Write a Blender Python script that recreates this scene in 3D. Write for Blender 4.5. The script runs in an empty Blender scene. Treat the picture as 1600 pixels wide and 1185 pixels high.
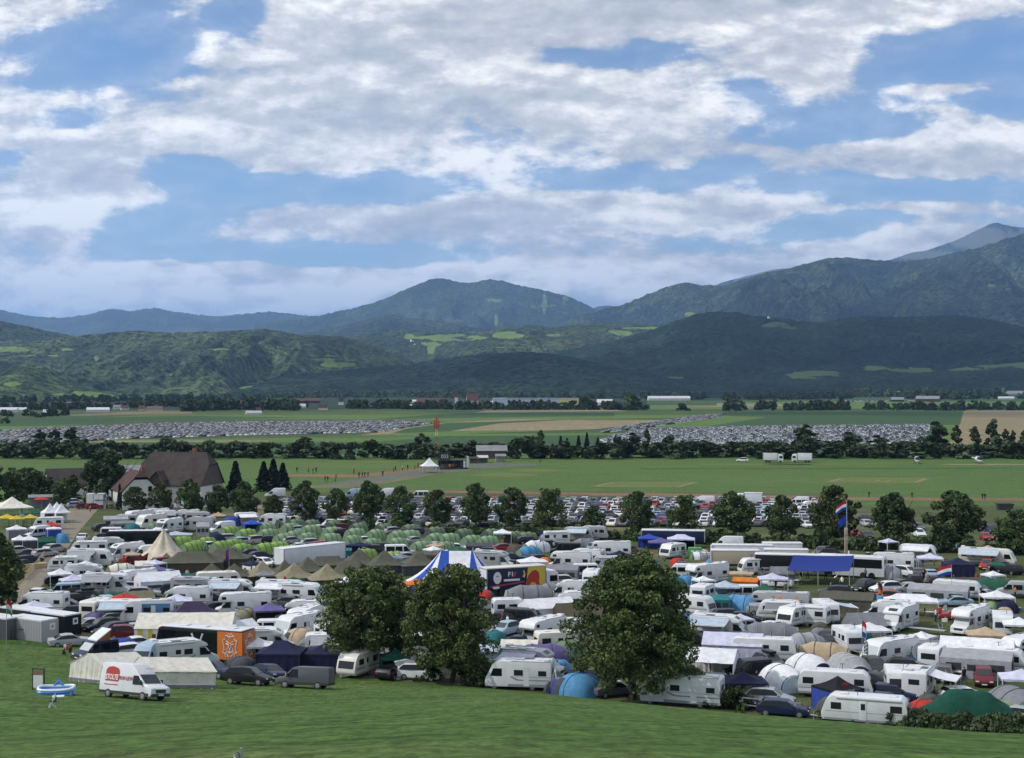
import bpy, bmesh, math, random
import numpy as np
from mathutils import Vector, Matrix, noise as mnoise
R = math.radians
S = bpy.context.scene
COL = S.collection
# ------------------------------------------------------------------ camera
F = 2311.0          # focal length in photo pixels (photo 1600 x 1185)
CH = 30.0           # camera height over the valley floor
HOR = 600.0         # pixel row of the horizon
cd = bpy.data.cameras.new('camera'); cam = bpy.data.objects.new('camera', cd); COL.objects.link(cam)
cam.location = (0, 0, CH); cam.rotation_euler = (R(90), 0, 0)
cd.sensor_width = 36; cd.lens = 36*F/1600; cd.shift_y = 7.5/1600
cd.clip_start = 0.5; cd.clip_end = 80000
S.camera = cam
S.view_settings.view_transform = 'Standard'; S.view_settings.look = 'None'
S.view_settings.exposure = 0.58; S.view_settings.gamma = 1
S.cycles.use_denoising = True
S.cycles.max_bounces = 6; S.cycles.diffuse_bounces = 2; S.cycles.transparent_max_bounces = 16
# ------------------------------------------------------------------ sun and sky
SUN_EL, SUN_AZ = 43.0, 258.0      # azimuth measured clockwise from +Y
sd = bpy.data.lights.new('sun', 'SUN'); so = bpy.data.objects.new('sun', sd); COL.objects.link(so)
sd.energy = 4.2; sd.angle = R(0.6); sd.color = (1, 0.95, 0.87)
SUNV = Vector((math.sin(R(SUN_AZ))*math.cos(R(SUN_EL)), math.cos(R(SUN_AZ))*math.cos(R(SUN_EL)), math.sin(R(SUN_EL))))
so.rotation_euler = (-SUNV).to_track_quat('-Z', 'Y').to_euler()

class NT:
    """small helper to write node trees"""
    def __init__(s, nt): s.nt = nt; s.L = nt.links
    def n(s, t, **k):
        o = s.nt.nodes.new(t)
        for a, b in k.items(): setattr(o, a, b)
        return o
    def put(s, sock, v):
        if isinstance(v, bpy.types.NodeSocket): s.L.new(v, sock)
        elif v is not None: sock.default_value = v
    def math(s, op, a, b=None, c=None, clamp=False):
        o = s.n('ShaderNodeMath', operation=op, use_clamp=clamp)
        s.put(o.inputs[0], a); s.put(o.inputs[1], b); s.put(o.inputs[2], c)
        return o.outputs[0]
    def vmath(s, op, a, b=None):
        o = s.n('ShaderNodeVectorMath', operation=op); s.put(o.inputs[0], a); s.put(o.inputs[1], b)
        return o.outputs[0]
    def noise(s, vec, scale, detail=4, rough=.55, dist=0, dim='3D', w=None):
        o = s.n('ShaderNodeTexNoise', noise_dimensions=dim); s.put(o.inputs['Vector'], vec)
        o.inputs['Scale'].default_value = scale; o.inputs['Detail'].default_value = detail
        o.inputs['Roughness'].default_value = rough; o.inputs['Distortion'].default_value = dist
        return o.outputs[0]
    def ramp(s, v, lo, hi, a=0., b=1.):
        o = s.n('ShaderNodeMapRange', interpolation_type='SMOOTHSTEP', clamp=True)
        s.put(o.inputs[0], v)
        for i, x in enumerate((lo, hi, a, b)): s.put(o.inputs[i+1], x)
        return o.outputs[0]
    def mix(s, f, a, b, mode='MIX'):
        o = s.n('ShaderNodeMix', data_type='RGBA', blend_type=mode)
        s.put(o.inputs[0], f); s.put(o.inputs[6], a if not isinstance(a, tuple) else (*a[:3], 1)); s.put(o.inputs[7], b if not isinstance(b, tuple) else (*b[:3], 1))
        return o.outputs[2]
    def mapping(s, vec, loc=(0,0,0), rot=(0,0,0), scale=(1,1,1), kind='POINT'):
        o = s.n('ShaderNodeMapping', vector_type=kind); s.put(o.inputs[0], vec)
        o.inputs['Location'].default_value = loc; o.inputs['Rotation'].default_value = rot; o.inputs['Scale'].default_value = scale
        return o.outputs[0]

def make_world():
    w = bpy.data.worlds.new('World'); S.world = w; w.use_nodes = True
    w.node_tree.nodes.clear(); t = NT(w.node_tree)
    # --- cloud density group: tangent-plane direction (u = x/y, v = z/y) -> density
    g = bpy.data.node_groups.new('cloud_density', 'ShaderNodeTree')
    g.interface.new_socket('P', in_out='INPUT', socket_type='NodeSocketVector')
    g.interface.new_socket('D', in_out='OUTPUT', socket_type='NodeSocketFloat')
    g.interface.new_socket('W', in_out='OUTPUT', socket_type='NodeSocketVector')
    G = NT(g); gi = G.n('NodeGroupInput'); go = G.n('NodeGroupOutput'); P = gi.outputs[0]
    # P is in photo pixels / 1000 : x = px-800, y = 600-py
    warp = G.n('ShaderNodeTexNoise'); G.put(warp.inputs['Vector'], G.mapping(P, scale=(5, 9, 1))); warp.inputs['Scale'].default_value = 1.0; warp.inputs['Detail'].default_value = 3
    wv = G.vmath('MULTIPLY', G.vmath('SUBTRACT', warp.outputs[1], (.5, .5, .5)), (.10, .05, 0))
    PW = G.vmath('ADD', P, wv)
    base = G.noise(G.mapping(PW, rot=(0, 0, R(-4)), scale=(3.2, 9.5, 1), loc=(3.1, 1.7, 0)), 1.0, 10, .60)
    fine = G.noise(G.mapping(P, scale=(14, 24, 1), loc=(0, 5, 0)), 1.0, 8, .62)
    d = G.math('ADD', G.math('MULTIPLY', base, 1.25), G.math('MULTIPLY', fine, .55))
    d = G.math('SUBTRACT', d, .38)
    # openings of blue (negative) and solid masses (positive): px, py, rx, ry, amount
    spots = [(185,78,150,48,-.8),(365,25,48,48,-.7),(60,20,120,40,.3),(960,85,135,22,-.6),(1500,100,170,60,-.9),(1560,60,100,40,-.5),
             (1300,195,190,45,-.7),(1180,150,80,30,-.4),(560,295,230,34,-.75),(330,290,110,55,-.75),(240,360,130,50,-.7),
             (430,400,230,24,-.75),(960,275,190,22,-.55),(1420,300,260,24,-.75),(1310,352,130,32,-.8),(110,190,60,24,-.5),(250,470,130,14,-.2),(1220,385,120,24,-.3),
             (20,250,40,22,-.4),(1130,255,70,20,-.3),(1560,160,80,26,-.5),(1340,245,120,16,-.25),(640,405,160,18,-.4),
             (700,60,420,90,.45),(500,190,420,70,.45),(1000,160,260,60,.3),(60,320,120,70,.5),(60,440,160,60,.4),(640,345,300,36,.45),(1130,320,260,34,.4),
             (1320,240,330,30,.4),(1480,225,160,22,.45),(1030,335,70,26,.5),(330,435,170,34,.5),(1500,140,95,16,.75),(1160,15,420,40,.5),(1450,375,150,30,.5),
             (800,430,420,36,.4),(1130,410,200,30,.3),(1000,470,160,30,.3),(150,260,100,40,.35),(200,300,120,34,.4),(1250,90,190,40,.45),(1410,330,150,14,.4),(300,450,380,36,.5),(820,445,520,36,.4),(1350,380,200,30,.3)]
    G.put(go.inputs[0], d); G.put(go.inputs[1], PW)
    # --- use it
    tc = t.n('ShaderNodeTexCoord'); sp = t.n('ShaderNodeSeparateXYZ'); t.put(sp.inputs[0], tc.outputs['Generated'])
    ay = t.math('MAXIMUM', t.math('ABSOLUTE', sp.outputs[1]), .04)
    u = t.math('MULTIPLY', t.math('DIVIDE', sp.outputs[0], ay), F/1000)
    v = t.math('MULTIPLY', t.math('DIVIDE', t.math('ABSOLUTE', sp.outputs[2]), ay), F/1000)
    cb = t.n('ShaderNodeCombineXYZ'); t.put(cb.inputs[0], u); t.put(cb.inputs[1], v); Pw = cb.outputs[0]
    def dens(vec):
        o = t.n('ShaderNodeGroup'); o.node_tree = g; t.put(o.inputs[0], vec); return o.outputs[0]
    d0 = dens(Pw); PW = d0.node.outputs[1]
    acc = t.math('ADD', d0, 0.)
    ps = t.n('ShaderNodeSeparateXYZ'); t.put(ps.inputs[0], PW)
    for (x, y, rx, ry, a) in spots:      # summed one after the other
        gr = t.n('ShaderNodeTexGradient', gradient_type='SPHERICAL'); rx *= 1.25/1000; ry *= 1.25/1000
        cx = t.n('ShaderNodeCombineXYZ'); t.put(cx.inputs[0], ps.outputs[0]); t.put(cx.inputs[1], ps.outputs[1]); t.put(cx.inputs[2], acc)
        t.put(gr.inputs[0], t.mapping(cx.outputs[0], loc=(-(x-800)/1000/rx, -(600-y)/1000/ry, 0), scale=(1/rx, 1/ry, 0)))
        acc = t.math('MULTIPLY_ADD', gr.outputs['Fac'], a*.74, acc)
    dn = d0; d1 = dens(t.vmath('ADD', Pw, (-.010, .016, 0))); d2 = dens(t.vmath('ADD', Pw, (-.018, .045, 0)))
    cover = t.math('MAXIMUM', t.ramp(acc, .33, .62), t.math('MULTIPLY', t.ramp(acc, -.25, .45), .17))
    thick = t.ramp(acc, .5, 1.35)
    lit = t.math('ADD', t.math('MULTIPLY', t.math('SUBTRACT', d0, d1), 1.35), t.math('MULTIPLY', t.math('SUBTRACT', d0, d2), .95))
    sun_lit = t.math('MULTIPLY', thick, 0.)
    for (x, y, rx, ry, am) in [(60,320,150,80,.30),(1020,330,80,34,.45),(1480,222,200,26,.35),(300,430,170,34,.35),(60,440,160,60,.30),(480,360,90,30,.30),(980,462,60,26,.45),(1380,375,120,36,.35),(800,420,420,40,.15),(1190,290,260,30,.20),(760,250,420,60,.12),(250,460,420,44,.30),(850,450,480,44,.28),(1400,360,220,40,.15),(320,425,40,16,.35),(420,452,46,14,.3),(150,400,60,22,.3),(985,455,40,20,.4),(700,410,160,16,.2),(880,418,120,14,.25),(1090,360,180,16,.2),(560,345,60,20,.3),(120,330,60,30,.3)]:
        gr = t.n('ShaderNodeTexGradient', gradient_type='SPHERICAL'); rx *= 1.25/1000; ry *= 1.25/1000
        cx = t.n('ShaderNodeCombineXYZ'); t.put(cx.inputs[0], ps.outputs[0]); t.put(cx.inputs[1], ps.outputs[1]); t.put(cx.inputs[2], sun_lit)
        t.put(gr.inputs[0], t.mapping(cx.outputs[0], loc=(-(x-800)/1000/rx, -(600-y)/1000/ry, 0), scale=(1/rx, 1/ry, 0)))
        sun_lit = t.math('MULTIPLY_ADD', gr.outputs['Fac'], am, sun_lit)
    lit = t.math('ADD', lit, sun_lit)
    shade = t.math('ADD', t.math('SUBTRACT', .66, t.math('MULTIPLY', thick, .30)), lit, clamp=True)
    ccol = t.n('ShaderNodeValToRGB'); t.put(ccol.inputs[0], shade)
    e = ccol.color_ramp.elements
    e[0].position = 0; e[0].color = (.33, .36, .415, 1); e[1].position = 1; e[1].color = (.90, .895, .88, 1)
    for p_, c_ in ((.35, (.41, .44, .49)), (.62, (.53, .55, .58))):
        q = ccol.color_ramp.elements.new(p_); q.color = (*c_, 1)
    sky = t.n('ShaderNodeTexSky', sky_type='NISHITA'); sky.sun_disc = False
    sky.sun_elevation = R(SUN_EL); sky.sun_rotation = R(SUN_AZ); sky.altitude = 700; sky.air_density = 1.0; sky.dust_density = .6; sky.ozone_density = 2.0
    STR = .1
    blue = t.mix(1.0, sky.outputs[0], (.70, .82, .97), 'MULTIPLY')
    # very low sky: white haze band
    cl = t.vmath('SCALE', ccol.outputs[0]); cl.node.inputs['Scale'].default_value = 1/STR
    col = t.mix(cover, blue, cl)
    bg = t.n('ShaderNodeBackground'); t.put(bg.inputs[0], col); bg.inputs[1].default_value = STR
    out = t.n('ShaderNodeOutputWorld'); t.L.new(bg.outputs[0], out.inputs[0])
    w.cycles.sampling_method = 'MANUAL'; w.cycles.sample_map_resolution = 512
make_world()

# ------------------------------------------------------------------ materials
MATS = {}
def mat(name, col, rough=.6, metal=0., spec=.5, var=0., vscale=1., bump=0., bscale=10., trans=0., coat=0.):
    if name in MATS: return MATS[name]
    m = bpy.data.materials.new(name); m.use_nodes = True
    t = NT(m.node_tree); b = m.node_tree.nodes['Principled BSDF']
    b.inputs['Roughness'].default_value = rough; b.inputs['Metallic'].default_value = metal
    b.inputs['Specular IOR Level'].default_value = spec; b.inputs['Coat Weight'].default_value = coat
    c = (*col, 1)
    if var:
        tc = t.n('ShaderNodeTexCoord')
        oi = t.n('ShaderNodeObjectInfo')
        nz = t.noise(tc.outputs['Object'], vscale, 5, .6)
        f = t.ramp(nz, .25, .75, 1-var, 1+var*.6)
        f2 = t.math('MULTIPLY_ADD', oi.outputs['Random'], var*.5, 1-var*.25)
        vm = t.vmath('SCALE', c[:3]); t.put(vm.node.inputs['Scale'], t.math('MULTIPLY', f, f2))
        t.put(b.inputs['Base Color'], vm)
    else: b.inputs['Base Color'].default_value = c
    if bump:
        tc = t.n('ShaderNodeTexCoord'); bp = t.n('ShaderNodeBump'); bp.inputs['Strength'].default_value = bump
        t.put(bp.inputs['Height'], t.noise(tc.outputs['Object'], bscale, 4)); t.put(b.inputs['Normal'], bp.outputs[0])
    MATS[name] = m; return m

# ------------------------------------------------------------------ mesh helper
class MB:
    def __init__(s): s.v = []; s.f = []; s.m = []; s.mats = []; s.cur = 0
    def use(s, m):
        if m not in s.mats: s.mats.append(m)
        s.cur = s.mats.index(m); return s
    def add(s, vs, fs):
        o = len(s.v); s.v += [tuple(p) for p in vs]
        for f in fs: s.f.append(tuple(o+i for i in f)); s.m.append(s.cur)
        return s
    def quad(s, a, b, c, d): return s.add([a, b, c, d], [(0, 1, 2, 3)])
    def box(s, x0, x1, y0, y1, z0, z1):
        return s.add([(x0,y0,z0),(x1,y0,z0),(x1,y1,z0),(x0,y1,z0),(x0,y0,z1),(x1,y0,z1),(x1,y1,z1),(x0,y1,z1)],
                     [(0,3,2,1),(4,5,6,7),(0,1,5,4),(1,2,6,5),(2,3,7,6),(3,0,4,7)])
    def prism(s, pts, y0, y1, inset=None):
        """side profile pts (x,z), counter-clockwise seen from -y, extruded from y0 to y1; inset(z) narrows it"""
        n = len(pts); fi = inset or (lambda x, z: 0)
        a = [(x, y0+fi(x, z), z) for x, z in pts]; b = [(x, y1-fi(x, z), z) for x, z in pts]
        fs = [tuple(range(n)), tuple(range(2*n-1, n-1, -1))]
        fs += [(i, i+n, (i+1) % n+n, (i+1) % n) for i in range(n)]
        return s.add(a+b, fs)
    def tube(s, pts, r, n=6, cap=True):
        pts = [Vector(p) for p in pts]; vs = []; rs = r if isinstance(r, (list, tuple)) else [r]*len(pts)
        for i, p in enumerate(pts):
            d = (pts[min(i+1, len(pts)-1)]-pts[max(i-1, 0)]).normalized()
            a = d.orthogonal().normalized(); b = d.cross(a)
            vs += [p+(a*math.cos(2*math.pi*k/n)+b*math.sin(2*math.pi*k/n))*rs[i] for k in range(n)]
        fs = [(i*n+k, i*n+(k+1) % n, (i+1)*n+(k+1) % n, (i+1)*n+k) for i in range(len(pts)-1) for k in range(n)]
        if cap: fs += [tuple(range(n-1, -1, -1)), tuple((len(pts)-1)*n+k for k in range(n))]
        return s.add(vs, fs)
    def wheel(s, x, y, r, w, n=14):
        """tyre lying on the y axis; y is the outer side's centre"""
        return s.add([(x+r*math.cos(2*math.pi*k/n), y+dy, r+r*math.sin(2*math.pi*k/n)) for dy in (-w/2, w/2) for k in range(n)],
                     [tuple(range(n)), tuple(range(2*n-1, n-1, -1))]+[(k, k+n, (k+1) % n+n, (k+1) % n) for k in range(n)])
    def grid(s, rows, close=False):
        n = len(rows[0]); vs = [p for r in rows for p in r]
        fs = []
        for i in range(len(rows)-1):
            for k in range(n-1+(1 if close else 0)):
                fs.append((i*n+k, i*n+(k+1) % n, (i+1)*n+(k+1) % n, (i+1)*n+k))
        return s.add(vs, fs)
    def data(s, name, bevel=0, seg=2, smooth=False, thick=0):
        me = bpy.data.meshes.new(name); me.from_pydata(s.v, [], s.f)
        for m in s.mats: me.materials.append(m)
        me.polygons.foreach_set('material_index', s.m)
        bm = bmesh.new(); bm.from_mesh(me)
        if thick:
            bmesh.ops.recalc_face_normals(bm, faces=bm.faces)
            bmesh.ops.solidify(bm, geom=bm.faces[:], thickness=thick)
        if bevel:
            bmesh.ops.remove_doubles(bm, verts=bm.verts, dist=.0005)
            es = [e for e in bm.edges if len(e.link_faces) == 2 and e.calc_face_angle(0) > .35]
            bmesh.ops.bevel(bm, geom=es, offset=bevel, segments=seg, affect='EDGES', profile=.6, clamp_overlap=True)
        if not thick: bmesh.ops.recalc_face_normals(bm, faces=bm.faces)
        bm.to_mesh(me); bm.free()
        if smooth or bevel:
            me.polygons.foreach_set('use_smooth', [True]*len(me.polygons))
            if bevel: me.set_sharp_from_angle(angle=R(50))
        me.update(); return me

def ob(name, me, parent=None, loc=(0, 0, 0), rz=0):
    o = bpy.data.objects.new(name, me); COL.objects.link(o)
    o.location = loc; o.rotation_euler = (0, 0, rz)
    if parent is not None: o.parent = parent
    return o
def tag(o, label=None, cat=None, group=None, kind=None):
    for k, v in (('label', label), ('category', cat), ('group', group), ('kind', kind)):
        if v: o[k] = v
    return o
def thing(name, label, cat, loc=(0, 0, 0), rz=0, group=None):
    return tag(ob(name, None, None, loc, rz), label, cat, group)
def struct(o): o['kind'] = 'structure'; return o

# ------------------------------------------------------------------ terrain functions
TOE = [(-900, 500), (-120, 215), (-62.3, 180), (-33.6, 165), (-15.7, 151), (-2.5, 146), (17.7, 136), (35, 127), (43, 124), (80, 108), (200, 80)]
TX = np.array([p[0] for p in TOE]); TY = np.array([p[1] for p in TOE])
def toe(X): return np.interp(X, TX, TY)
def hill_z(X, Y):
    """height of the grass slope the camera stands on; 0 on the valley floor"""
    X = np.asarray(X, float); Y = np.asarray(Y, float)
    t = np.clip(1-Y/toe(X), 0, 1.6)
    p = np.interp(X, [-34, -25, -13, 0, 10], [1.36, 1.30, 1.12, 1.0, 1.0])
    z = 28.3*t**p
    return np.where(t > 0, z, 0.0)
def hz(X, Y): return float(hill_z(X, Y))
YS = np.concatenate([np.linspace(20, 400, 3801), np.linspace(400, 4000, 3601)])
def at(px, py, H=0.):
    """the ground point under what shows at pixel (px, py) at height H above the ground"""
    u = (px-800)/F
    z = hill_z(u*YS, YS)+H
    row = HOR+F*(CH-z)/YS
    k = np.nonzero(row >= py)[0]
    i = int(k[-1]) if len(k) else int(np.argmax(row))
    Y = YS[i]
    if i < len(YS)-1:
        a, b = row[i], row[i+1]
        if a >= py > b: Y = YS[i]+(a-py)/(a-b)*(YS[i+1]-YS[i])
    return Vector((u*Y, Y, hz(u*Y, Y)))
def foot(px, dY=.4):
    """the point where the line of sight through column px crosses the foot of the slope, dY beyond it"""
    u = (px-800)/F; Y = next(y for y in YS if y >= float(toe(u*y)))+dY; return Vector((u*Y, Y, 0))
def on_flat(px, py, H=0.):
    """like at(), for things that stand on the valley floor and never on the slope"""
    p = flat(px, py, H); p.z = 0; q = foot(px, 1.2)
    return p if p.y > q.y else q
def RY(px, yaw):
    """heading in the world of a thing that shows the heading yaw to a viewer looking straight at it"""
    return R(yaw)+math.atan((800-px)/F)
def flat(px, py, z=0.):
    Y = F*(CH-z)/(py-HOR); return Vector(((px-800)/F*Y, Y, z))
# ================================================================== the land
def grass_material(name, dark, light, dry, dryness=.35, scale=1., streak=0.):
    m = bpy.data.materials.new(name); m.use_nodes = True; t = NT(m.node_tree); b = m.node_tree.nodes['Principled BSDF']
    b.inputs['Roughness'].default_value = .9; b.inputs['Specular IOR Level'].default_value = .15
    g = t.n('ShaderNodeNewGeometry').outputs['Position']
    big = t.noise(t.mapping(g, scale=(.035*scale, .05*scale, .05)), 1, 6, .62, .4)
    mid = t.noise(t.mapping(g, scale=(.35*scale, .6*scale, .5)), 1, 5, .65)
    fin = t.noise(g, 4.5*scale, 5, .75)
    c = t.mix(t.ramp(mid, .3, .7), dark, light)
    c = t.mix(t.math('MULTIPLY', t.ramp(big, .46, .72), dryness), c, dry)
    if streak:
        st = t.noise(t.mapping(g, rot=(0, 0, R(8)), scale=(.045, .75, .3)), 1, 5, .6, .3)
        c = t.mix(t.math('MULTIPLY', t.ramp(st, .50, .75), streak), c, dry)
        st2 = t.noise(t.mapping(g, rot=(0, 0, R(6)), scale=(.03, .45, .3), loc=(7, 3, 0)), 1, 4, .6, .3)
        c = t.mix(t.math('MULTIPLY', t.ramp(st2, .50, .70), .65), c, tuple(x*.55 for x in dark))
        st3 = t.noise(t.mapping(g, rot=(0, 0, R(7)), scale=(.12, 2.4, .3), loc=(3, 9, 0)), 1, 4, .65, .2)
        c = t.mix(t.math('MULTIPLY', t.ramp(st3, .54, .70), .5), c, tuple(x*1.35 for x in light))
        c = t.mix(t.math('MULTIPLY', t.ramp(st3, .46, .32), .4), c, tuple(x*.6 for x in dark))
    v = t.vmath('SCALE', c)
    if streak:
        tuft = t.noise(t.mapping(g, rot=(0, 0, R(7)), scale=(2.4, .8, 1.)), 1, 4, .7, .3); tuft2 = t.noise(t.mapping(g, scale=(.7, .5, 1.), loc=(5, 1, 0)), 1, 4, .65)
        t.put(v.node.inputs['Scale'], t.math('MULTIPLY', t.ramp(tuft, .30, .70, .58, 1.42), t.ramp(tuft2, .3, .7, .78, 1.22)))
    else: t.put(v.node.inputs['Scale'], t.ramp(fin, .25, .75, .50, 1.5))
    t.put(b.inputs['Base Color'], v)
    bp = t.n('ShaderNodeBump'); bp.inputs['Strength'].default_value = .5; bp.inputs['Distance'].default_value = .2
    t.put(bp.inputs['Height'], t.math('ADD', fin, mid)); t.put(b.inputs['Normal'], bp.outputs[0])
    return m
M_HILL = grass_material('hill_grass', (.044, .088, .015), (.072, .136, .026), (.18, .18, .08), .24, 1., .42)
M_CAMP = grass_material('camp_ground', (.050, .068, .022), (.080, .100, .036), (.180, .155, .090), .9, .9)
M_AIR = grass_material('airfield_grass', (.062, .112, .026), (.082, .140, .034), (.125, .16, .05), .4, .25)
M_PLAIN = grass_material('valley_grass', (.040, .072, .024), (.058, .094, .030), (.11, .125, .05), .4, .05)
M_CROP = grass_material('green_crop', (.030, .072, .024), (.038, .086, .028), (.05, .10, .03), .3, .06)
M_MEAD = grass_material('meadow', (.075, .13, .03), (.095, .155, .036), (.13, .16, .05), .4, .06)
M_STUB = grass_material('stubble', (.19, .155, .09), (.24, .20, .115), (.29, .24, .15), .5, .06)
M_DIRT = grass_material('gravel_road', (.19, .165, .125), (.235, .205, .16), (.28, .25, .20), .6, .8)
M_PATH = grass_material('dust_path', (.16, .10, .055), (.20, .13, .075), (.24, .17, .10), .5, .3)
M_ASPH = grass_material('apron', (.095, .11, .085), (.12, .135, .105), (.14, .14, .12), .5, .2)
M_RUT = grass_material('worn_grass', (.12, .11, .055), (.17, .15, .075), (.20, .17, .09), .5, .8)

def sheet(name, pts, m, z=0., px=True):
    ps = [flat(*p, z) if px else Vector((p[0], p[1], z)) for p in pts]
    mb = MB().use(m); mb.add(ps, [tuple(range(len(ps)))])
    return struct(ob(name, mb.data(name)))
def polar_sheet(name, m, ys, z, x=40000):
    mb = MB().use(m)
    rows = [[(s*x, y, z) for s in np.linspace(-1, 1, 9)] for y in ys]
    return struct(ob(name, mb.grid(rows).data(name)))
polar_sheet('ground', M_PLAIN, [-3000, 0, 300, 600, 1000, 2000, 4000, 8000, 16000, 40000], -.02)

def build_hill():
    xs = np.concatenate([np.linspace(-420, -100, 33)[:-1], np.linspace(-100, 90, 191), np.linspace(90, 300, 22)[1:]])
    ts = np.concatenate([np.linspace(0, .3, 12)[:-1], np.linspace(.3, 1.0, 120)])
    mb = MB().use(M_HILL); rows = []
    for t in ts:
        row = []
        for x in xs:
            y = -60+(toe(x)+60)*t if t < .3 else None
            yt = float(toe(x)); y = -60*(1-t)+yt*t
            z = hz(x, y)
            z += (.10*mnoise.noise((x*.22, y*.22, 1))+.05*mnoise.noise((x*.8, y*.8, 4)))*min(1, (1-t)*12)
            row.append((x, y, z if t < .999 else -.05))
        rows.append(row)
    return struct(ob('grass_slope', mb.grid(rows).data('grass_slope', smooth=True)))
build_hill()
# camp floor, airfield and fields, each sheet a little above the one below
def band(name, m, y0, y1, z):      # rows of the photo
    return sheet(name, [(-300, y1), (1900, y1), (1900, y0), (-300, y0)], m, z)
sheet('camp_ground', [(-900, 1100), (2500, 1250), (2500, 835), (1250, 835), (700, 836), (420, 830), (150, 818), (-900, 818)], M_CAMP, .02)
sheet('airfield', [(-200, 800), (430, 770), (1900, 860), (1900, 700), (-400, 708)], M_AIR, .01)
sheet('car_park_ground', [(100, 818), (420, 832), (1250, 838), (2100, 852), (2100, 790), (1330, 792), (1280, 772), (640, 765), (430, 772), (300, 776), (120, 790)], M_CAMP, .025)
# dirt road of the camp
sheet('dirt_road', [(24, 960), (66, 915), (98, 868), (124, 830), (154, 795), (156, 790), (110, 790), (106, 800), (93, 828), (68, 862), (42, 902), (-6, 955)], M_DIRT, .05)
sheet('dirt_road', [(60, 793), (420, 795), (420, 789), (60, 788)], M_DIRT, .045)
sheet('worn_verge', [(-6, 955), (42, 902), (68, 862), (93, 828), (87, 828), (56, 866), (30, 900), (-24, 955)], M_RUT, .04)
sheet('dust_path', [(440, 741), (560, 742), (640, 733), (675, 729), (678, 731), (640, 738), (560, 747), (440, 745)], M_PATH, .06)
sheet('dust_path', [(640, 766), (800, 768), (1000, 771), (1130, 772), (1330, 777), (1900, 781), (1900, 786), (1330, 782), (1130, 778), (1000, 776), (640, 769)], M_PATH, .06)
sheet('apron', [(480, 762), (560, 748), (640, 737), (680, 731), (760, 724), (840, 725), (840, 728), (790, 730), (740, 734), (680, 741), (600, 756), (540, 764)], M_ASPH, .05)
sheet('track', [(480, 764), (600, 757), (680, 742), (740, 735), (735, 734), (678, 740), (596, 753), (480, 760)], M_RUT, .07)
# marked landing areas in the grass
M_LINE = grass_material('dry_line', (.17, .17, .07), (.21, .20, .09), (.25, .22, .12), .4, .3)
M_PAD = grass_material('pale_grass', (.10, .14, .035), (.12, .155, .042), (.15, .16, .06), .4, .3)
def pad(pts, inner):
    sheet('landing_field', pts, M_PAD, .05)
    for a, b in zip(pts, pts[1:]+pts[:1]):
        d = flat(*b)-flat(*a); n = Vector((-d.y, d.x, 0)).normalized()*.9
        mb = MB().use(M_LINE); A, B = flat(*a), flat(*b); z = Vector((0, 0, .07)); mb.quad(A-n+z, B-n+z, B+n+z, A+n+z)
        struct(ob('landing_field_line', mb.data('landing_field_line')))
pad([(928, 761), (960, 754), (1088, 754), (1058, 762)], 0)
pad([(1292, 754), (1316, 748), (1448, 748), (1430, 755)], 0)
sheet('landing_field_mark', [(1368, 750), (1376, 750), (1374, 752), (1370, 752)], M_LINE, .08)
sheet('landing_field_mark', [(1384, 754), (1392, 750), (1390, 750), (1380, 754)], M_LINE, .08)
def ellipse(name, cx, cy, rx, ry, m, z):
    return sheet(name, [(cx+rx*math.cos(a), cy+ry*math.sin(a)) for a in np.linspace(0, 2*math.pi, 36)[:-1]], m, z)
ellipse('pale_grass_patch', 790, 742.5, 52, 3.2, M_PAD, .05); ellipse('pale_grass_patch', 838, 735.5, 42, 2.2, M_PAD, .05)
ellipse('worn_patch', 1180, 726, 90, 1.2, M_PAD, .05); ellipse('worn_patch', 1300, 725.5, 110, .9, M_PAD, .05); ellipse('worn_patch', 1540, 726, 70, 1.2, M_LINE, .05)
ellipse('worn_patch', 590, 722, 34, 1.5, M_PAD, .05)
sheet('field_edge', [(1000, 733), (1900, 732), (1900, 731), (1000, 732)], M_CROP, .05)
# the far fields
sheet('field', [(-300, 712), (1900, 706), (1900, 672), (-300, 690)], M_CROP, .03)
sheet('meadow_strip', [(-300, 690), (330, 692), (760, 690), (1100, 680), (720, 682), (300, 686)], M_MEAD, .06)
sheet('stubble_strip', [(100, 692), (420, 690), (420, 688.4), (100, 689)], M_STUB, .09)
sheet('crop_field', [(460, 700), (950, 700), (950, 678), (700, 682)], M_CROP, .09)
sheet('meadow_strip', [(480, 683), (1000, 680), (960, 676.5), (660, 679)], M_MEAD, .12)
sheet('stubble_field', [(566, 680.5), (680, 680), (930, 671), (1010, 662), (1022, 656), (880, 656), (790, 657.5), (700, 666)], M_MEAD, .10)
sheet('stubble_field', [(705, 673.5), (850, 672.5), (930, 671), (1040, 657), (890, 656.5), (780, 662)], M_STUB, .14)
sheet('stubble_strip', [(560, 681), (620, 678), (760, 660), (870, 655), (800, 655), (690, 661), (600, 673)], M_STUB, .15)
sheet('crop_field', [(610, 677.5), (700, 674), (780, 661.5), (890, 656), (700, 661), (640, 669)], M_CROP, .16)
sheet('meadow', [(880, 656), (1130, 652), (1130, 643), (700, 645), (560, 650), (700, 660)], M_MEAD, .07)
sheet('crop_field', [(-300, 668), (60, 666), (230, 657), (480, 653), (300, 650), (-300, 660)], M_CROP, .07)
sheet('meadow_strip', [(-300, 674), (20, 672), (160, 661), (60, 666), (-300, 668)], M_MEAD, .08)
sheet('meadow', [(100, 655), (700, 656), (760, 648), (640, 643), (300, 645)], M_MEAD, .05)
sheet('stubble_strip', [(110, 650), (300, 647), (300, 643), (200, 644), (110, 648)], M_STUB, .10)
sheet('crop_field', [(580, 655), (960, 650), (960, 645), (720, 645.5)], M_CROP, .12)
sheet('stubble_strip', [(740, 645), (980, 643), (960, 640.5), (760, 641.5)], M_STUB, .12)
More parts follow.
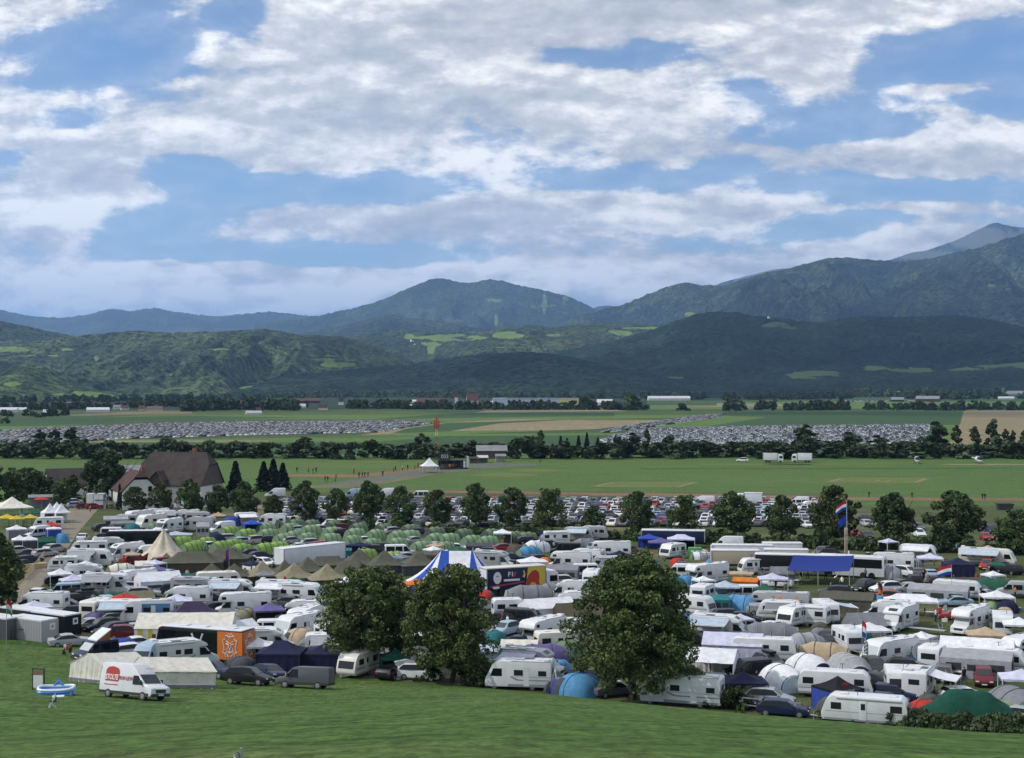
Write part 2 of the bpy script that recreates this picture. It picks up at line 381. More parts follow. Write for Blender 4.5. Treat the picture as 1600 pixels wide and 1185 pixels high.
sheet('crop_field', [(1090, 668), (1500, 664), (1506, 641), (1180, 643), (1120, 650)], M_CROP, .12)
sheet('stubble_field', [(1478, 700), (1900, 700), (1900, 641), (1506, 642), (1496, 664)], M_STUB, .10)
sheet('meadow', [(1440, 700), (1480, 700), (1497, 663), (1470, 663)], M_MEAD, .11)
sheet('meadow', [(940, 690), (1070, 672), (1100, 667), (1200, 652), (1130, 650), (1000, 668)], M_MEAD, .13)
sheet('meadow', [(1010, 640), (1800, 637), (1800, 628), (1300, 627), (1010, 632)], M_MEAD, .06)
sheet('stubble_strip', [(1000, 634), (1130, 636), (1280, 634), (1280, 632), (1020, 630)], M_STUB, .10)
sheet('crop_field', [(1010, 634), (1120, 634), (1120, 629), (1010, 629)], M_CROP, .13)
sheet('stubble_strip', [(1240, 620.5), (1310, 620), (1310, 618.6), (1240, 619)], M_STUB, .10)
sheet('meadow', [(1300, 627.5), (1900, 626), (1900, 622), (1300, 622)], M_CROP, .10)
sheet('stubble_strip', [(520, 618.6), (630, 618.2), (630, 616.4), (520, 616.8)], M_STUB, .10)

M_WOOD = grass_material('wooded_ground', (.014, .028, .014), (.024, .042, .018), (.03, .05, .02), .3, .03)
sheet('wooded_ground', [(-300, 643), (300, 641), (560, 640), (1010, 638), (1010, 606), (-300, 606)], M_WOOD, .02)
sheet('wooded_ground', [(1000, 627), (1900, 621), (1900, 604.5), (1000, 604.5)], M_WOOD, .05)
# ------------------------------------------------------------------ mountains
def fbm(X, Y, seed, octaves=5, lac=2.05, gain=.5):
    rs = np.random.RandomState(seed); out = np.zeros_like(X); amp = 1.; fr = 1.
    perm = rs.rand(256, 256)
    for o in range(octaves):
        x = X*fr+o*17.3; y = Y*fr+o*9.1
        xi = np.floor(x).astype(int); yi = np.floor(y).astype(int); xf = x-xi; yf = y-yi
        xf = xf*xf*(3-2*xf); yf = yf*yf*(3-2*yf)
        g = lambda i, j: perm[i & 255, j & 255]
        a = g(xi, yi)*(1-xf)+g(xi+1, yi)*xf; b = g(xi, yi+1)*(1-xf)+g(xi+1, yi+1)*xf
        out += amp*((a*(1-yf)+b*yf)*2-1); amp *= gain; fr *= lac
    return out
def forest_material(name, forest, light, meadow, rock=(.13, .135, .11), tree=20.):
    m = bpy.data.materials.new(name); m.use_nodes = True; t = NT(m.node_tree); b = m.node_tree.nodes['Principled BSDF']
    b.inputs['Roughness'].default_value = .95; b.inputs['Specular IOR Level'].default_value = .05
    g = t.n('ShaderNodeNewGeometry').outputs['Position']
    a = t.n('ShaderNodeAttribute'); a.attribute_name = 'cover'; sp = t.n('ShaderNodeSeparateColor'); t.put(sp.inputs[0], a.outputs['Color'])
    big = t.noise(g, .0022, 6, .62, .5); tr = t.noise(t.mapping(g, scale=(1, 1, .35)), 1/tree, 3, .7); stand = t.noise(g, .009, 4, .65)
    c = t.mix(t.ramp(t.math('ADD', big, t.math('MULTIPLY', stand, .5)), .62, .92), forest, light)
    v = t.vmath('SCALE', c); t.put(v.node.inputs['Scale'], t.ramp(tr, .36, .64, .25, 1.75))
    c = t.mix(sp.outputs[0], v, t.mix(t.ramp(stand, .4, .6), meadow, tuple(x*1.25 for x in meadow)))
    c = t.mix(sp.outputs[1], c, rock)
    t.put(b.inputs['Base Color'], c)
    bp = t.n('ShaderNodeBump'); bp.inputs['Strength'].default_value = 1.; bp.inputs['Distance'].default_value = tree*1.6
    inv = t.math('SUBTRACT', 1, t.math('MAXIMUM', sp.outputs[0], sp.outputs[1]))
    t.put(bp.inputs['Height'], t.math('MULTIPLY', t.math('ADD', tr, t.math('MULTIPLY', stand, 1.2)), inv)); t.put(b.inputs['Normal'], bp.outputs[0])
    return m
M_FOR = forest_material('forest_slope', (.022, .040, .022), (.056, .078, .034), (.075, .115, .034))
M_DARK = forest_material('spruce_slope', (.008, .020, .015), (.016, .034, .019), (.042, .068, .028))
M_FAR = forest_material('far_slope', (.014, .027, .022), (.046, .064, .036), (.08, .11, .045), (.075, .085, .07), 26.)

def ridge(name, pts, D, depth, m, back=None, seed=1, gully=.10, nx=900, ny=110, foot=0., meadows=(), rocks=(), curve=1.25, rough=3., px_range=None, meadow_noise=.0, gs=1.):
    """one mountain ridge: skyline pts (photo pixels) stand at distance D; the slope runs down towards the viewer over `depth` metres"""
    pts = sorted(pts); X0, X1 = pts[0][0], pts[-1][0]
    px = np.linspace(X0, X1, nx)
    xs = np.array([p[0] for p in pts], float); ys = np.array([p[1] for p in pts], float)
    # smooth skyline (Catmull-like through dense linear + small blur)
    py = np.interp(px, xs, ys); k = np.hanning(max(3, int(nx/(X1-X0)*16)) | 1); k /= k.sum()
    pad_ = len(k)//2; py = np.convolve(np.pad(py, pad_, mode='edge'), k, 'valid')
    back = back or depth*.8
    vs = np.concatenate([np.linspace(0, 1, ny), 1+np.linspace(0, 1, ny//3)[1:]])
    U, V = np.meshgrid((px-800)/F, vs)
    PY = np.tile(py, (len(vs), 1))
    dist = np.where(V <= 1, D-depth*(1-V), D+back*(V-1))
    X = U*D+(U*dist-U*D)*.55; Y = dist
    Hc = (HOR-PY)/F*D+CH
    # heights are true for the crest; the flank falls with gullies that vanish at the crest
    prof = np.where(V <= 1, V**curve, np.clip(1-(V-1)*1.1, 0, 1))
    n1 = fbm(X/(D*.085)*gs, Y/(D*.30)*gs, seed, 5)
    n2 = np.abs(fbm(X/(D*.045)*gs, Y/(D*.22)*gs, seed+7, 4))
    w = np.sin(np.pi*np.clip(V, 0, 1))**.8
    Z = Hc*prof+Hc*gully*(n1*.9-n2*.9+.15)*w*1.45
    # the flank must stay under the sight line to the crest
    crest = Hc-CH
    lim = CH+crest*(Y/D)*.995 - (1-np.clip(V, 0, 1))*4
    Z = np.where(V < 1, np.minimum(Z, np.maximum(lim, foot-5)), Z)
    Z += fbm(X/30., Y/30., seed+3, 2)*rough
    Z = np.where(V <= .02, foot-30, Z)
    verts = np.stack([X, Y, Z], -1).reshape(-1, 3)
    nr, nc = U.shape; idx = np.arange(nr*nc).reshape(nr, nc)
    faces = np.stack([idx[:-1, :-1], idx[:-1, 1:], idx[1:, 1:], idx[1:, :-1]], -1).reshape(-1, 4)
    me = bpy.data.meshes.new(name)
    me.vertices.add(len(verts)); me.vertices.foreach_set('co', verts.ravel())
    me.loops.add(faces.size); me.loops.foreach_set('vertex_index', faces.ravel().astype(np.int32))
    me.polygons.add(len(faces)); me.polygons.foreach_set('loop_start', np.arange(0, faces.size, 4, dtype=np.int32))
    me.polygons.foreach_set('use_smooth', np.ones(len(faces), bool))
    me.update(); me.materials.append(m)
    # land cover: meadows are clearings with their own outline on the slope
    sx = 800+F*X/Y; sy = HOR-F*(Z-CH)/Y
    cov = np.zeros((nr, nc, 4)); cov[..., 3] = 1
    wob = fbm(X/(D*.012), Y/(D*.03), seed+11, 4)
    for (mx, my, rx, ry) in meadows:
        q = ((sx-mx)/rx)**2+((sy-my)/ry)**2+wob*.9
        cov[..., 0] = np.maximum(cov[..., 0], np.clip((1.0-q)*4, 0, 1))
    for (mx, my, rx, ry) in rocks:
        q = ((sx-mx)/rx)**2+((sy-my)/ry)**2+wob*.5
        cov[..., 1] = np.maximum(cov[..., 1], np.clip((1.05-q)*3, 0, 1))
    if meadow_noise:
        mm = fbm(X/(D*.03), Y/(D*.06), seed+21, 4)
        cov[..., 0] = np.maximum(cov[..., 0], np.clip((mm-(1-meadow_noise))*5, 0, .8))
    at_ = me.color_attributes.new('cover', 'FLOAT_COLOR', 'POINT'); at_.data.foreach_set('color', cov.reshape(-1))
    return struct(ob(name, me))

ridge('mountain', [(-120,478),(-50,480),(0,484),(40,493),(60,495),(100,497),(140,491),(165,484),(180,483),(205,487),(225,483),(245,481),(265,486),(310,492),(340,495),(370,491),(390,490),(420,487),(450,490),(490,494),(560,500),(640,506)],
      17000, 6000, M_FAR, seed=3, gully=.12, nx=500, ny=70, rough=8)
ridge('mountain', [(400,506),(480,497),(510,491),(560,480),(600,468),(640,449),(672,437),(688,435),(704,437),(722,443),(745,440),(768,436),(785,439),(800,444),(850,454),(880,461),(910,473),(930,483),(960,500),(1010,515)],
      13500, 4600, M_FAR, seed=8, gully=.20, nx=600, ny=110, rough=6, meadows=[(883,468,7,14),(850,480,4,18),(838,478,30,2.2),(770,470,16,3),(775,500,3,10)], meadow_noise=0)
ridge('mountain', [(900,505),(930,480),(950,477),(970,481),(1000,500)], 15500, 3000, M_FAR, seed=5, nx=120, ny=40)
ridge('mountain', [(1060,470),(1100,452),(1130,441),(1165,432),(1210,421),(1255,418),(1290,421),(1350,432),(1420,450)], 17500, 5000, M_FAR, seed=12, nx=300, ny=60, rocks=[(1230,430,130,20)])
ridge('mountain', [(1310,430),(1390,407),(1420,396),(1450,391),(1470,384),(1500,373),(1530,358),(1548,350),(1558,348),(1580,354),(1600,356),(1680,340),(1760,350)],
      16500, 5000, M_FAR, seed=14, nx=300, ny=90, rocks=[(1540,372,70,22),(1440,398,60,9),(1610,370,60,14)])
ridge('mountain', [(440,530),(480,520),(530,511),(560,503),(590,495),(605,491),(640,497),(700,504),(740,512),(800,524)], 9800, 2200, M_FAR, seed=16, nx=300, ny=60, gully=.15)
ridge('mountain', [(800,535),(830,520),(870,508),(900,495),(940,485),(980,474),(1010,460),(1040,450),(1060,444),(1075,442),(1100,446),(1130,447),(1150,440),(1190,428),(1230,420),(1270,410),(1300,403),(1330,403),(1360,406),(1394,408),(1420,409),(1450,404),(1482,398),(1532,386),(1570,374),(1600,365),(1680,345),(1780,340)],
      10500, 4200, M_FAR, seed=21, gully=.24, nx=900, ny=150, rough=6, meadows=[(1575,452,8,4),(1565,470,5,3),(1420,484,12,1.6),(1552,446,14,5),(1080,492,10,5),(1535,492,8,2)], meadow_noise=0)
ridge('mountain', [(1240,525),(1296,498),(1330,480),(1370,464),(1410,442),(1440,434),(1480,437),(1520,452),(1560,462),(1620,470),(1720,455)], 8600, 2000, M_FAR, seed=25, gully=.2, nx=400, ny=80, rough=5)
ridge('hill', [(520,540),(564,523),(600,519),(624,516),(650,519),(700,519),(742,519),(760,517),(786,511),(834,508),(864,512),(901,506),(969,505),(1036,507),(1090,500),(1140,505)],
      6900, 1900, M_FOR, seed=31, gully=.14, nx=700, ny=130, meadows=[(690,527,56,6),(662,538,22,4),(672,548,9,8),(793,524,22,5),(872,524,18,2.6),(965,520,22,5),(800,543,36,1.4),(1000,513,36,2),(640,526,10,5)], meadow_noise=0)
ridge('hill', [(-160,488),(-60,495),(0,501),(34,508),(67,516),(111,525),(160,532),(230,545)], 6100, 1500, M_FOR, seed=33, nx=300, ny=80, meadows=[(15,545,24,7),(90,545,14,4)], gully=.15)
ridge('hill', [(-160,548),(-60,542),(20,535),(75,531),(111,526),(140,523),(169,520),(216,516),(243,519),(304,519),(371,517),(412,514),(439,518),(472,524),(530,525),(564,533),(597,545),(641,562),(690,590),(720,606)],
      5200, 1700, M_FOR, seed=35, gully=.20, nx=900, ny=170, rough=2.5, meadows=[(18,546,26,4.5),(100,546,18,3.5),(82,556,14,2.5),(338,546,36,1.8),(204,591,12,2),(530,570,28,5),(505,562,18,2.5),(395,606,26,2.4),(150,560,4,5),(40,556,24,1.4)], meadow_noise=0, gs=1.6)
ridge('hill', [(-160,570),(-40,590),(0,582),(20,572),(47,567),(71,574),(98,589),(135,606),(175,619),(215,624)], 3500, 700, M_FOR, seed=37, gully=.08, nx=400, ny=90, rough=2, meadows=[(130,618,45,6),(20,600,18,4)])
ridge('hill', [(820,566),(867,549),(935,538),(986,525),(1019,515),(1060,500),(1084,492),(1107,488),(1154,487),(1161,491),(1178,494),(1188,493),(1202,495),(1262,504),(1290,502),(1316,498),(1354,494),(1397,496),(1450,494),(1492,492),(1532,497),(1566,503),(1600,511),(1700,525),(1800,520)],
      5600, 1900, M_DARK, seed=41, gully=.16, nx=900, ny=150, rough=2.5, meadows=[(1212,507,26,5),(1236,512,24,4),(1010,590,60,3)])
ridge('hill', [(380,604),(430,590),(470,584),(530,578),(600,574),(638,571),(682,562),(720,557),(760,553),(827,550),(867,553),(901,560),(960,574),(1040,590),(1120,606)],
      4100, 1000, M_DARK, seed=43, gully=.10, nx=700, ny=100, rough=2)
ridge('hill', [(1000,606),(1060,598),(1130,588),(1200,584),(1300,577),(1365,569),(1420,574),(1480,577),(1540,570),(1600,567),(1700,560),(1800,565)], 4300, 900, M_DARK, seed=47, gully=.06, nx=500, ny=70, rough=2,
      meadows=[(1280,585,50,5),(1372,574,26,5),(1430,577,40,5),(1500,577,42,4),(1570,570,60,6),(1260,590,30,3),(1030,594,40,4)])
# ------------------------------------------------------------------ unseen clouds added overhead to shade the camp and the middle hills
def cloud_mat():
    m = bpy.data.materials.new('cloud'); m.use_nodes = True; t = NT(m.node_tree); m.node_tree.nodes.clear()
    tr = t.n('ShaderNodeBsdfTransparent'); tl = t.n('ShaderNodeBsdfTranslucent'); tl.inputs[0].default_value = (.95, .95, .95, 1)
    mx = t.n('ShaderNodeMixShader'); mx.inputs[0].default_value = .33; o = t.n('ShaderNodeOutputMaterial')
    t.L.new(tr.outputs[0], mx.inputs[1]); t.L.new(tl.outputs[0], mx.inputs[2]); t.L.new(mx.outputs[0], o.inputs[0])
    return m
M_SHADE_CLOUD = cloud_mat()
def cloud(px_or_x, Y, rx, ry, seed, z=2700, world=True):
    """a cloud whose shadow falls around ground point (x, Y)"""
    me = bpy.data.meshes.new('cloud'); bm = bmesh.new(); bmesh.ops.create_icosphere(bm, subdivisions=5, radius=1)
    for v in bm.verts:
        p = v.co.copy(); n = mnoise.fractal(p*1.7+Vector((seed*3.1, 0, 0)), 1.0, 2.0, 5)
        p *= 1+.34*n
        if p.z < 0: p.z *= .25
        v.co = Vector((p.x*rx, p.y*ry, p.z*min(rx, ry)*.35))
    bm.to_mesh(me); bm.free(); me.polygons.foreach_set('use_smooth', [True]*len(me.polygons)); me.materials.append(M_SHADE_CLOUD)
    off = SUNV*(z/SUNV.z)
    o = ob('cloud', me, None, (px_or_x+off.x, Y+off.y, z)); o['kind'] = 'structure'; return o
SHADE_CLOUDS = [(0, 420, 1500, 1150, 1), (700, 2250, 1900, 800, 3), (1050, 4300, 1350, 900, 4), (2500, 5400, 1500, 1100, 9), (-1330, 3420, 230, 260, 5), (-420, 4300, 260, 330, 6), (3000, 8600, 1500, 1100, 7), (-150, 5100, 360, 260, 11)]
for c in SHADE_CLOUDS: cloud(*c)
# ------------------------------------------------------------------ air
def haze():
    m = bpy.data.materials.new('haze'); m.use_nodes = True; t = NT(m.node_tree); m.node_tree.nodes.clear()
    v = t.n('ShaderNodeVolumePrincipled'); v.inputs['Color'].default_value = (.32, .56, 1, 1); v.inputs['Density'].default_value = 4.7e-5; v.inputs['Anisotropy'].default_value = .2
    o = t.n('ShaderNodeOutputMaterial'); t.L.new(v.outputs[0], o.inputs['Volume'])
    mb = MB().use(m).box(-24000, 24000, -3200, 41000, -60, 2050)
    h = ob('haze', mb.data('haze')); h['kind'] = 'stuff'
haze()
# ================================================================== materials of made things
def paint(name, c, rough=.38): return mat('paint_'+name, c, rough, var=.09 if name in ('white', 'ivory', 'cream') else 0, vscale=1.1, spec=.5 if max(c) > .3 else .28, coat=.12 if max(c) > .3 else .04)
COLS = dict(white=(.68,.69,.70), cream=(.66,.62,.52), ivory=(.70,.68,.60), silver=(.36,.37,.38), grey=(.10,.107,.115), darkgrey=(.032,.035,.039), black=(.012,.013,.015), navy=(.012,.02,.06),
            blue=(.03,.09,.28), red=(.30,.02,.02), darkred=(.13,.012,.016), green=(.03,.10,.05), beige=(.42,.36,.27), orange=(.62,.16,.03), brown=(.10,.06,.04), lightblue=(.30,.40,.50), yellow=(.6,.42,.06))
P = lambda c: paint(c, COLS[c])
GLASS = mat('dark_glass', (.008, .010, .012), .08, spec=.35)
SCREEN = mat('windscreen_glass', (.03, .037, .042), .06, spec=.6)
SHADE_ = mat('reflective_blind', (.45, .50, .50), .35)
WINC = mat('caravan_window', (.022, .022, .024), .12, spec=.35)
TYRE = mat('tyre_rubber', (.018, .018, .018), .85)
RIM = mat('wheel_rim', (.34, .35, .36), .35, .6)
PLAS = mat('dark_plastic', (.03, .031, .033), .6)
LAMP = mat('headlight_lens', (.62, .64, .66), .1)
RED = mat('tail_light', (.30, .02, .02), .2)
SEAL = mat('grey_trim', (.30, .31, .32), .5)
ALU = mat('aluminium', (.50, .51, .52), .35, .7)
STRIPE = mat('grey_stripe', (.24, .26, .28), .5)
PLATE = mat('number_plate', (.7, .7, .66), .5)
def fabric(name, c, var=.18): return mat('fabric_'+name, c, .85, spec=.2, var=var, vscale=1.6, bump=.25, bscale=3.)
FAB = dict(white=(.69,.70,.735), lilac=(.54,.55,.68), cream=(.66,.635,.55), navy=(.016,.02,.055), blue=(.035,.07,.34), royal=(.03,.08,.40), grey=(.19,.20,.22), midgrey=(.30,.31,.33), darkgrey=(.07,.075,.085),
           green=(.02,.10,.06), lime=(.23,.36,.09), palegreen=(.225,.335,.19), sage=(.145,.215,.13), olive=(.088,.088,.066), khaki=(.22,.20,.13), tan=(.42,.33,.22), brown=(.09,.075,.05), teal=(.03,.16,.17),
           purple=(.05,.035,.075), violet=(.13,.11,.26), red=(.42,.04,.03), orange=(.60,.17,.03), yellow=(.55,.40,.05), sky=(.09,.26,.46), black=(.015,.015,.018), lightblue=(.42,.50,.58), mesh=(.035,.037,.04))
FB = lambda c: fabric(c, FAB[c])

class Spec:
    """a kind of thing: its parts, each (name, mesh, sub-parts)"""
    def __init__(s, name, cat, H): s.name = name; s.cat = cat; s.H = H; s.parts = []
    def part(s, name, mb, bevel=0, under=None, **k):
        e = (name, mb if isinstance(mb, bpy.types.ID) else mb.data(s.name+'_'+name, bevel, **k), [])
        (under[2] if under else s.parts).append(e); return e
SPECS = {}
def spec(fn):
    def get(*a, **k):
        key = (fn.__name__, a, tuple(sorted(k.items())))
        if key not in SPECS: SPECS[key] = fn(*a, **k)
        return SPECS[key]
    return get
def spawn(sp, loc, rz, label, group=None, name=None, scale=None, tilt=False, cat=None):
    if len(sp.parts) == 1 and not sp.parts[0][2]:
        o = ob(name or sp.name, sp.parts[0][1], None, loc, rz); tag(o, label, cat or sp.cat, group)
    else:
        o = thing(name or sp.name, label, cat or sp.cat, loc, rz, group)
        for (n, me, sub) in sp.parts:
            c = ob(n, me, o)
            for (n2, me2, _) in sub: ob(n2, me2, c)
    if scale: o.scale = scale if isinstance(scale, tuple) else (scale,)*3
    if tilt:
        x, y = loc[0], loc[1]; e = .5
        nrm = Vector((-(hz(x+e, y)-hz(x-e, y))/(2*e), -(hz(x, y+e)-hz(x, y-e))/(2*e), 1)).normalized()
        q = Vector((0, 0, 1)).rotation_difference(nrm)
        o.rotation_mode = 'XYZ'; o.rotation_euler = (q @ Matrix.Rotation(rz, 3, 'Z').to_quaternion()).to_euler()
    return o

def slab(mb, p0, p1, y0, y1, t=.015):
    """a thin pane lying on the profile segment p0-p1 (x,z), outside of it"""
    a = Vector((p0[0], 0, p0[1])); b = Vector((p1[0], 0, p1[1])); d = (b-a).normalized(); n = Vector((d.z, 0, -d.x))*t
    vs = [(q.x, y, q.z) for q in (a, b, b+n, a+n) for y in (y0, y1)]
    return mb.add(vs, [(0, 2, 3, 1), (4, 5, 7, 6), (0, 1, 5, 4), (2, 6, 7, 3), (0, 4, 6, 2), (1, 3, 7, 5)])
def side_poly(mb, pts, w, s, inset=None, t=.014):
    """a thin panel of outline pts (x,z) on the side s (+1/-1) of a body of width w"""
    fi = inset or (lambda x, z: 0); n = len(pts)
    a = [(x, s*(w/2-fi(x, z)-.02), z) for x, z in pts]; b = [(x, s*(w/2-fi(x, z)+t), z) for x, z in pts]
    return mb.add(a+b, [tuple(range(n)), tuple(range(2*n-1, n-1, -1))]+[(i, i+n, (i+1) % n+n, (i+1) % n) for i in range(n)])
def rect(x0, x1, z0, z1): return [(x0, z0), (x1, z0), (x1, z1), (x0, z1)]
def wheels(sp, xs, w, r=.33, tw=.2, rim=RIM):
    for x in xs:
        for s in (-1, 1):
            e = sp.part('wheel', MB().use(TYRE).wheel(x, s*(w/2-tw/2+.01), r, tw))
            sp.part('rim', MB().use(rim).add([(x+r*.62*math.cos(2*math.pi*k/12), s*(w/2+.02), r+r*.62*math.sin(2*math.pi*k/12)) for k in range(12)]+[(x, s*(w/2+.03), r)],
                    [(k, (k+1) % 12, 12) for k in range(12)]), under=e)

@spec
def caravan(col='white', L=5.4, style=0, H=2.58, stripe='grey', awn=0, awncol='white', door=1):
    sp = Spec('caravan', 'caravan', H); W = 2.25; a, b = -L/2, L/2; zb = .42
    if style == 0:   # modern: long raked front
        prof = [(a, zb), (b-.25, zb), (b, .62), (b-.02, 1.0), (b-.30, 1.75), (b-.62, 2.28), (b-1.05, H-.04), (a+.5, H), (a+.12, H-.12), (a, 2.1)]; fw = ((b-.05, 1.08), (b-.29, 1.72))
    elif style == 1: # older: rounded both ends, big front window
        prof = [(a+.1, zb), (b-.15, zb), (b, .7), (b, 1.05), (b-.28, 1.85), (b-.5, 2.25), (b-.95, H-.02), (a+.55, H), (a+.15, 2.25), (a, 1.6), (a, .8)]; fw = ((b-.02, 1.1), (b-.27, 1.83))
    else:            # boxy
        prof = [(a, zb), (b-.06, zb), (b, .6), (b-.03, 1.15), (b-.18, 1.9), (b-.34, 2.38), (b-.6, H), (a+.3, H), (a+.05, H-.15), (a, 2.0)]; fw = ((b-.04, 1.2), (b-.17, 1.85))
    body = sp.part('body', MB().use(P(col)).prism(prof, -W/2, W/2), .07)
    mb = MB().use(WINC); slab(mb, fw[0], fw[1], -W*.40, W*.40, .02); sp.part('front_window', mb)
    for s in (-1, 1):
        for (x0, x1, z0, z1) in ((a+.45, a+1.45, 1.38, 1.98), (b-1.75, b-.85, 1.38, 1.98)):
            f = sp.part('window', side_poly(MB().use(WINC), rect(x0, x1, z0, z1), W, s))
        if s != door: sp.part('window', side_poly(MB().use(WINC), rect(-.15, .45, 1.45, 1.95), W, s))
    d = sp.part('door', side_poly(MB().use(P(col)), rect(-.25, .38, .55, 2.32), W, door, t=.03), .015)
    sp.part('pane', side_poly(MB().use(WINC), rect(-.12, .25, 1.45, 2.0), W+.06, door, t=.012), under=d)
    if stripe:
        for s in (-1, 1): sp.part('stripe', side_poly(MB().use(STRIPE if stripe == 'grey' else P(stripe)), [(a+.02, .95), (b-.3, .95), (b-.36, 1.12), (a+.02, 1.05)], W, s, t=.006))
    for s in (-1, 1): sp.part('skirt', side_poly(MB().use(STRIPE), rect(a+.1, b-.3, .43, .62), W, s, t=.008))  # grey skirt whose tone draws in a shadow line along the bottom
    sp.part('awning_case', MB().use(P('white')).box(a+.5, b-1.3, -door*(W/2+.1), -door*(W/2-.02), H-.22, H-.08) if door < 0 else MB().use(P('white')).box(a+.5, b-1.3, W/2-.02, W/2+.1, H-.22, H-.08), .03)
    for s in (-1, 1): sp.part('side_trim', side_poly(MB().use(SEAL), rect(a+.06, b-.4, 1.18, 1.23), W, s, t=.01))
    sp.part('aerial', MB().use(PLAS).tube([(.6, .5, H), (.6, .5, H+.55)], .03, 5).box(.35, .85, .47, .53, H+.5, H+.54))
    mb = MB().use(WINC); slab(mb, (a, 1.95), (a, 1.35), -W*.33, W*.33, .02); sp.part('rear_window', mb)
    for x in (a+1.3, b-1.9): sp.part('roof_hatch', MB().use(P('white')).box(x-.35, x+.35, -.33, .33, H-.01, H+.09), .03)
    for s in (-1, 1):
        e = sp.part('wheel', MB().use(TYRE).wheel(-.3, s*(W/2-.09), .32, .19)); sp.part('rim', MB().use(RIM).add([(-.3+.2*math.cos(k*math.pi/5), s*(W/2+.012), .32+.2*math.sin(k*math.pi/5)) for k in range(10)], [tuple(range(10))]), under=e)
    sp.part('drawbar', MB().use(SEAL).tube([(b-.3, -.5, .45), (b+1.1, 0, .45)], .05).tube([(b-.3, .5, .45), (b+1.1, 0, .45)], .05).tube([(b+.8, 0, .75), (b+.8, 0, .02)], .045), 0)
    if awn: awning(sp, W, H, a+.6, b-1.2, awn, awncol)
    return sp
def awning(sp, W, H, x0, x1, side, col, out=2.6, drop=.5):
    z0 = H-.22; y0 = side*W/2; y1 = side*(W/2+out); n = 6
    rows = [[(x0+(x1-x0)*i/n, y0+(y1-y0)*j/5, z0-drop*j/5-.10*math.sin(math.pi*j/5)*(1-.3*math.sin(math.pi*i/n))) for i in range(n+1)] for j in range(6)]
    mb = MB().use(FB(col)).grid(rows); e = sp.part('awning', mb, thick=.03)
    sp.part('front_bar', MB().use(P('white')).box(x0-.05, x1+.05, y1-.06, y1+.06, z0-drop-.09, z0-drop+.05), under=e)
    for x in (x0+.15, x1-.15): sp.part('pole', MB().use(ALU).tube([(x, y1, z0-drop), (x, y1, 0)], .035), under=e)

def cab(sp, col, b, W, blind=False, dark=False):
    """the driver's cab of a van chassis, front at x = b"""
    pr = [(b-2.3, .34), (b-.12, .34), (b, .55), (b-.02, .98), (b-.18, 1.12), (b-.78, 1.30), (b-1.42, 2.12), (b-1.6, 2.2), (b-2.3, 2.22)]
    fi = lambda x, z: max(0, z-1.2)*.14
    sp.part('cab', MB().use(P(col)).prism(pr, -W/2, W/2, fi), .06)
    mb = MB().use(SHADE_ if blind else SCREEN); slab(mb, (b-.82, 1.35), (b-1.40, 2.08), -W/2+.16, W/2-.16, .025); sp.part('windscreen', mb)
    for s in (-1, 1):
        sp.part('side_window', side_poly(MB().use(GLASS), [(b-2.05, 1.28), (b-.95, 1.28), (b-1.48, 1.98), (b-2.05, 2.0)], W, s, fi))
        sp.part('headlight', MB().use(LAMP).box(b-.24, b-.005, s*(W/2-.30)-.16, s*(W/2-.30)+.17, .82, 1.02), .03)
        sp.part('mirror', MB().use(PLAS).box(b-1.15, b-1.0, s*(W/2+.16)-.1, s*(W/2+.16)+.1, 1.35, 1.68), .03)
    sp.part('grille', MB().use(PLAS).box(b-.1, b+.02, -W*.27, W*.27, .66, .95), .02)
    g = sp.part('bumper', MB().use(PLAS if dark else P(col)).box(b-.35, b+.05, -W/2+.02, W/2-.02, .32, .62), .06)
    sp.part('number_plate', MB().use(PLATE).box(b+.05, b+.065, -.26, .26, .44, .55), under=g)

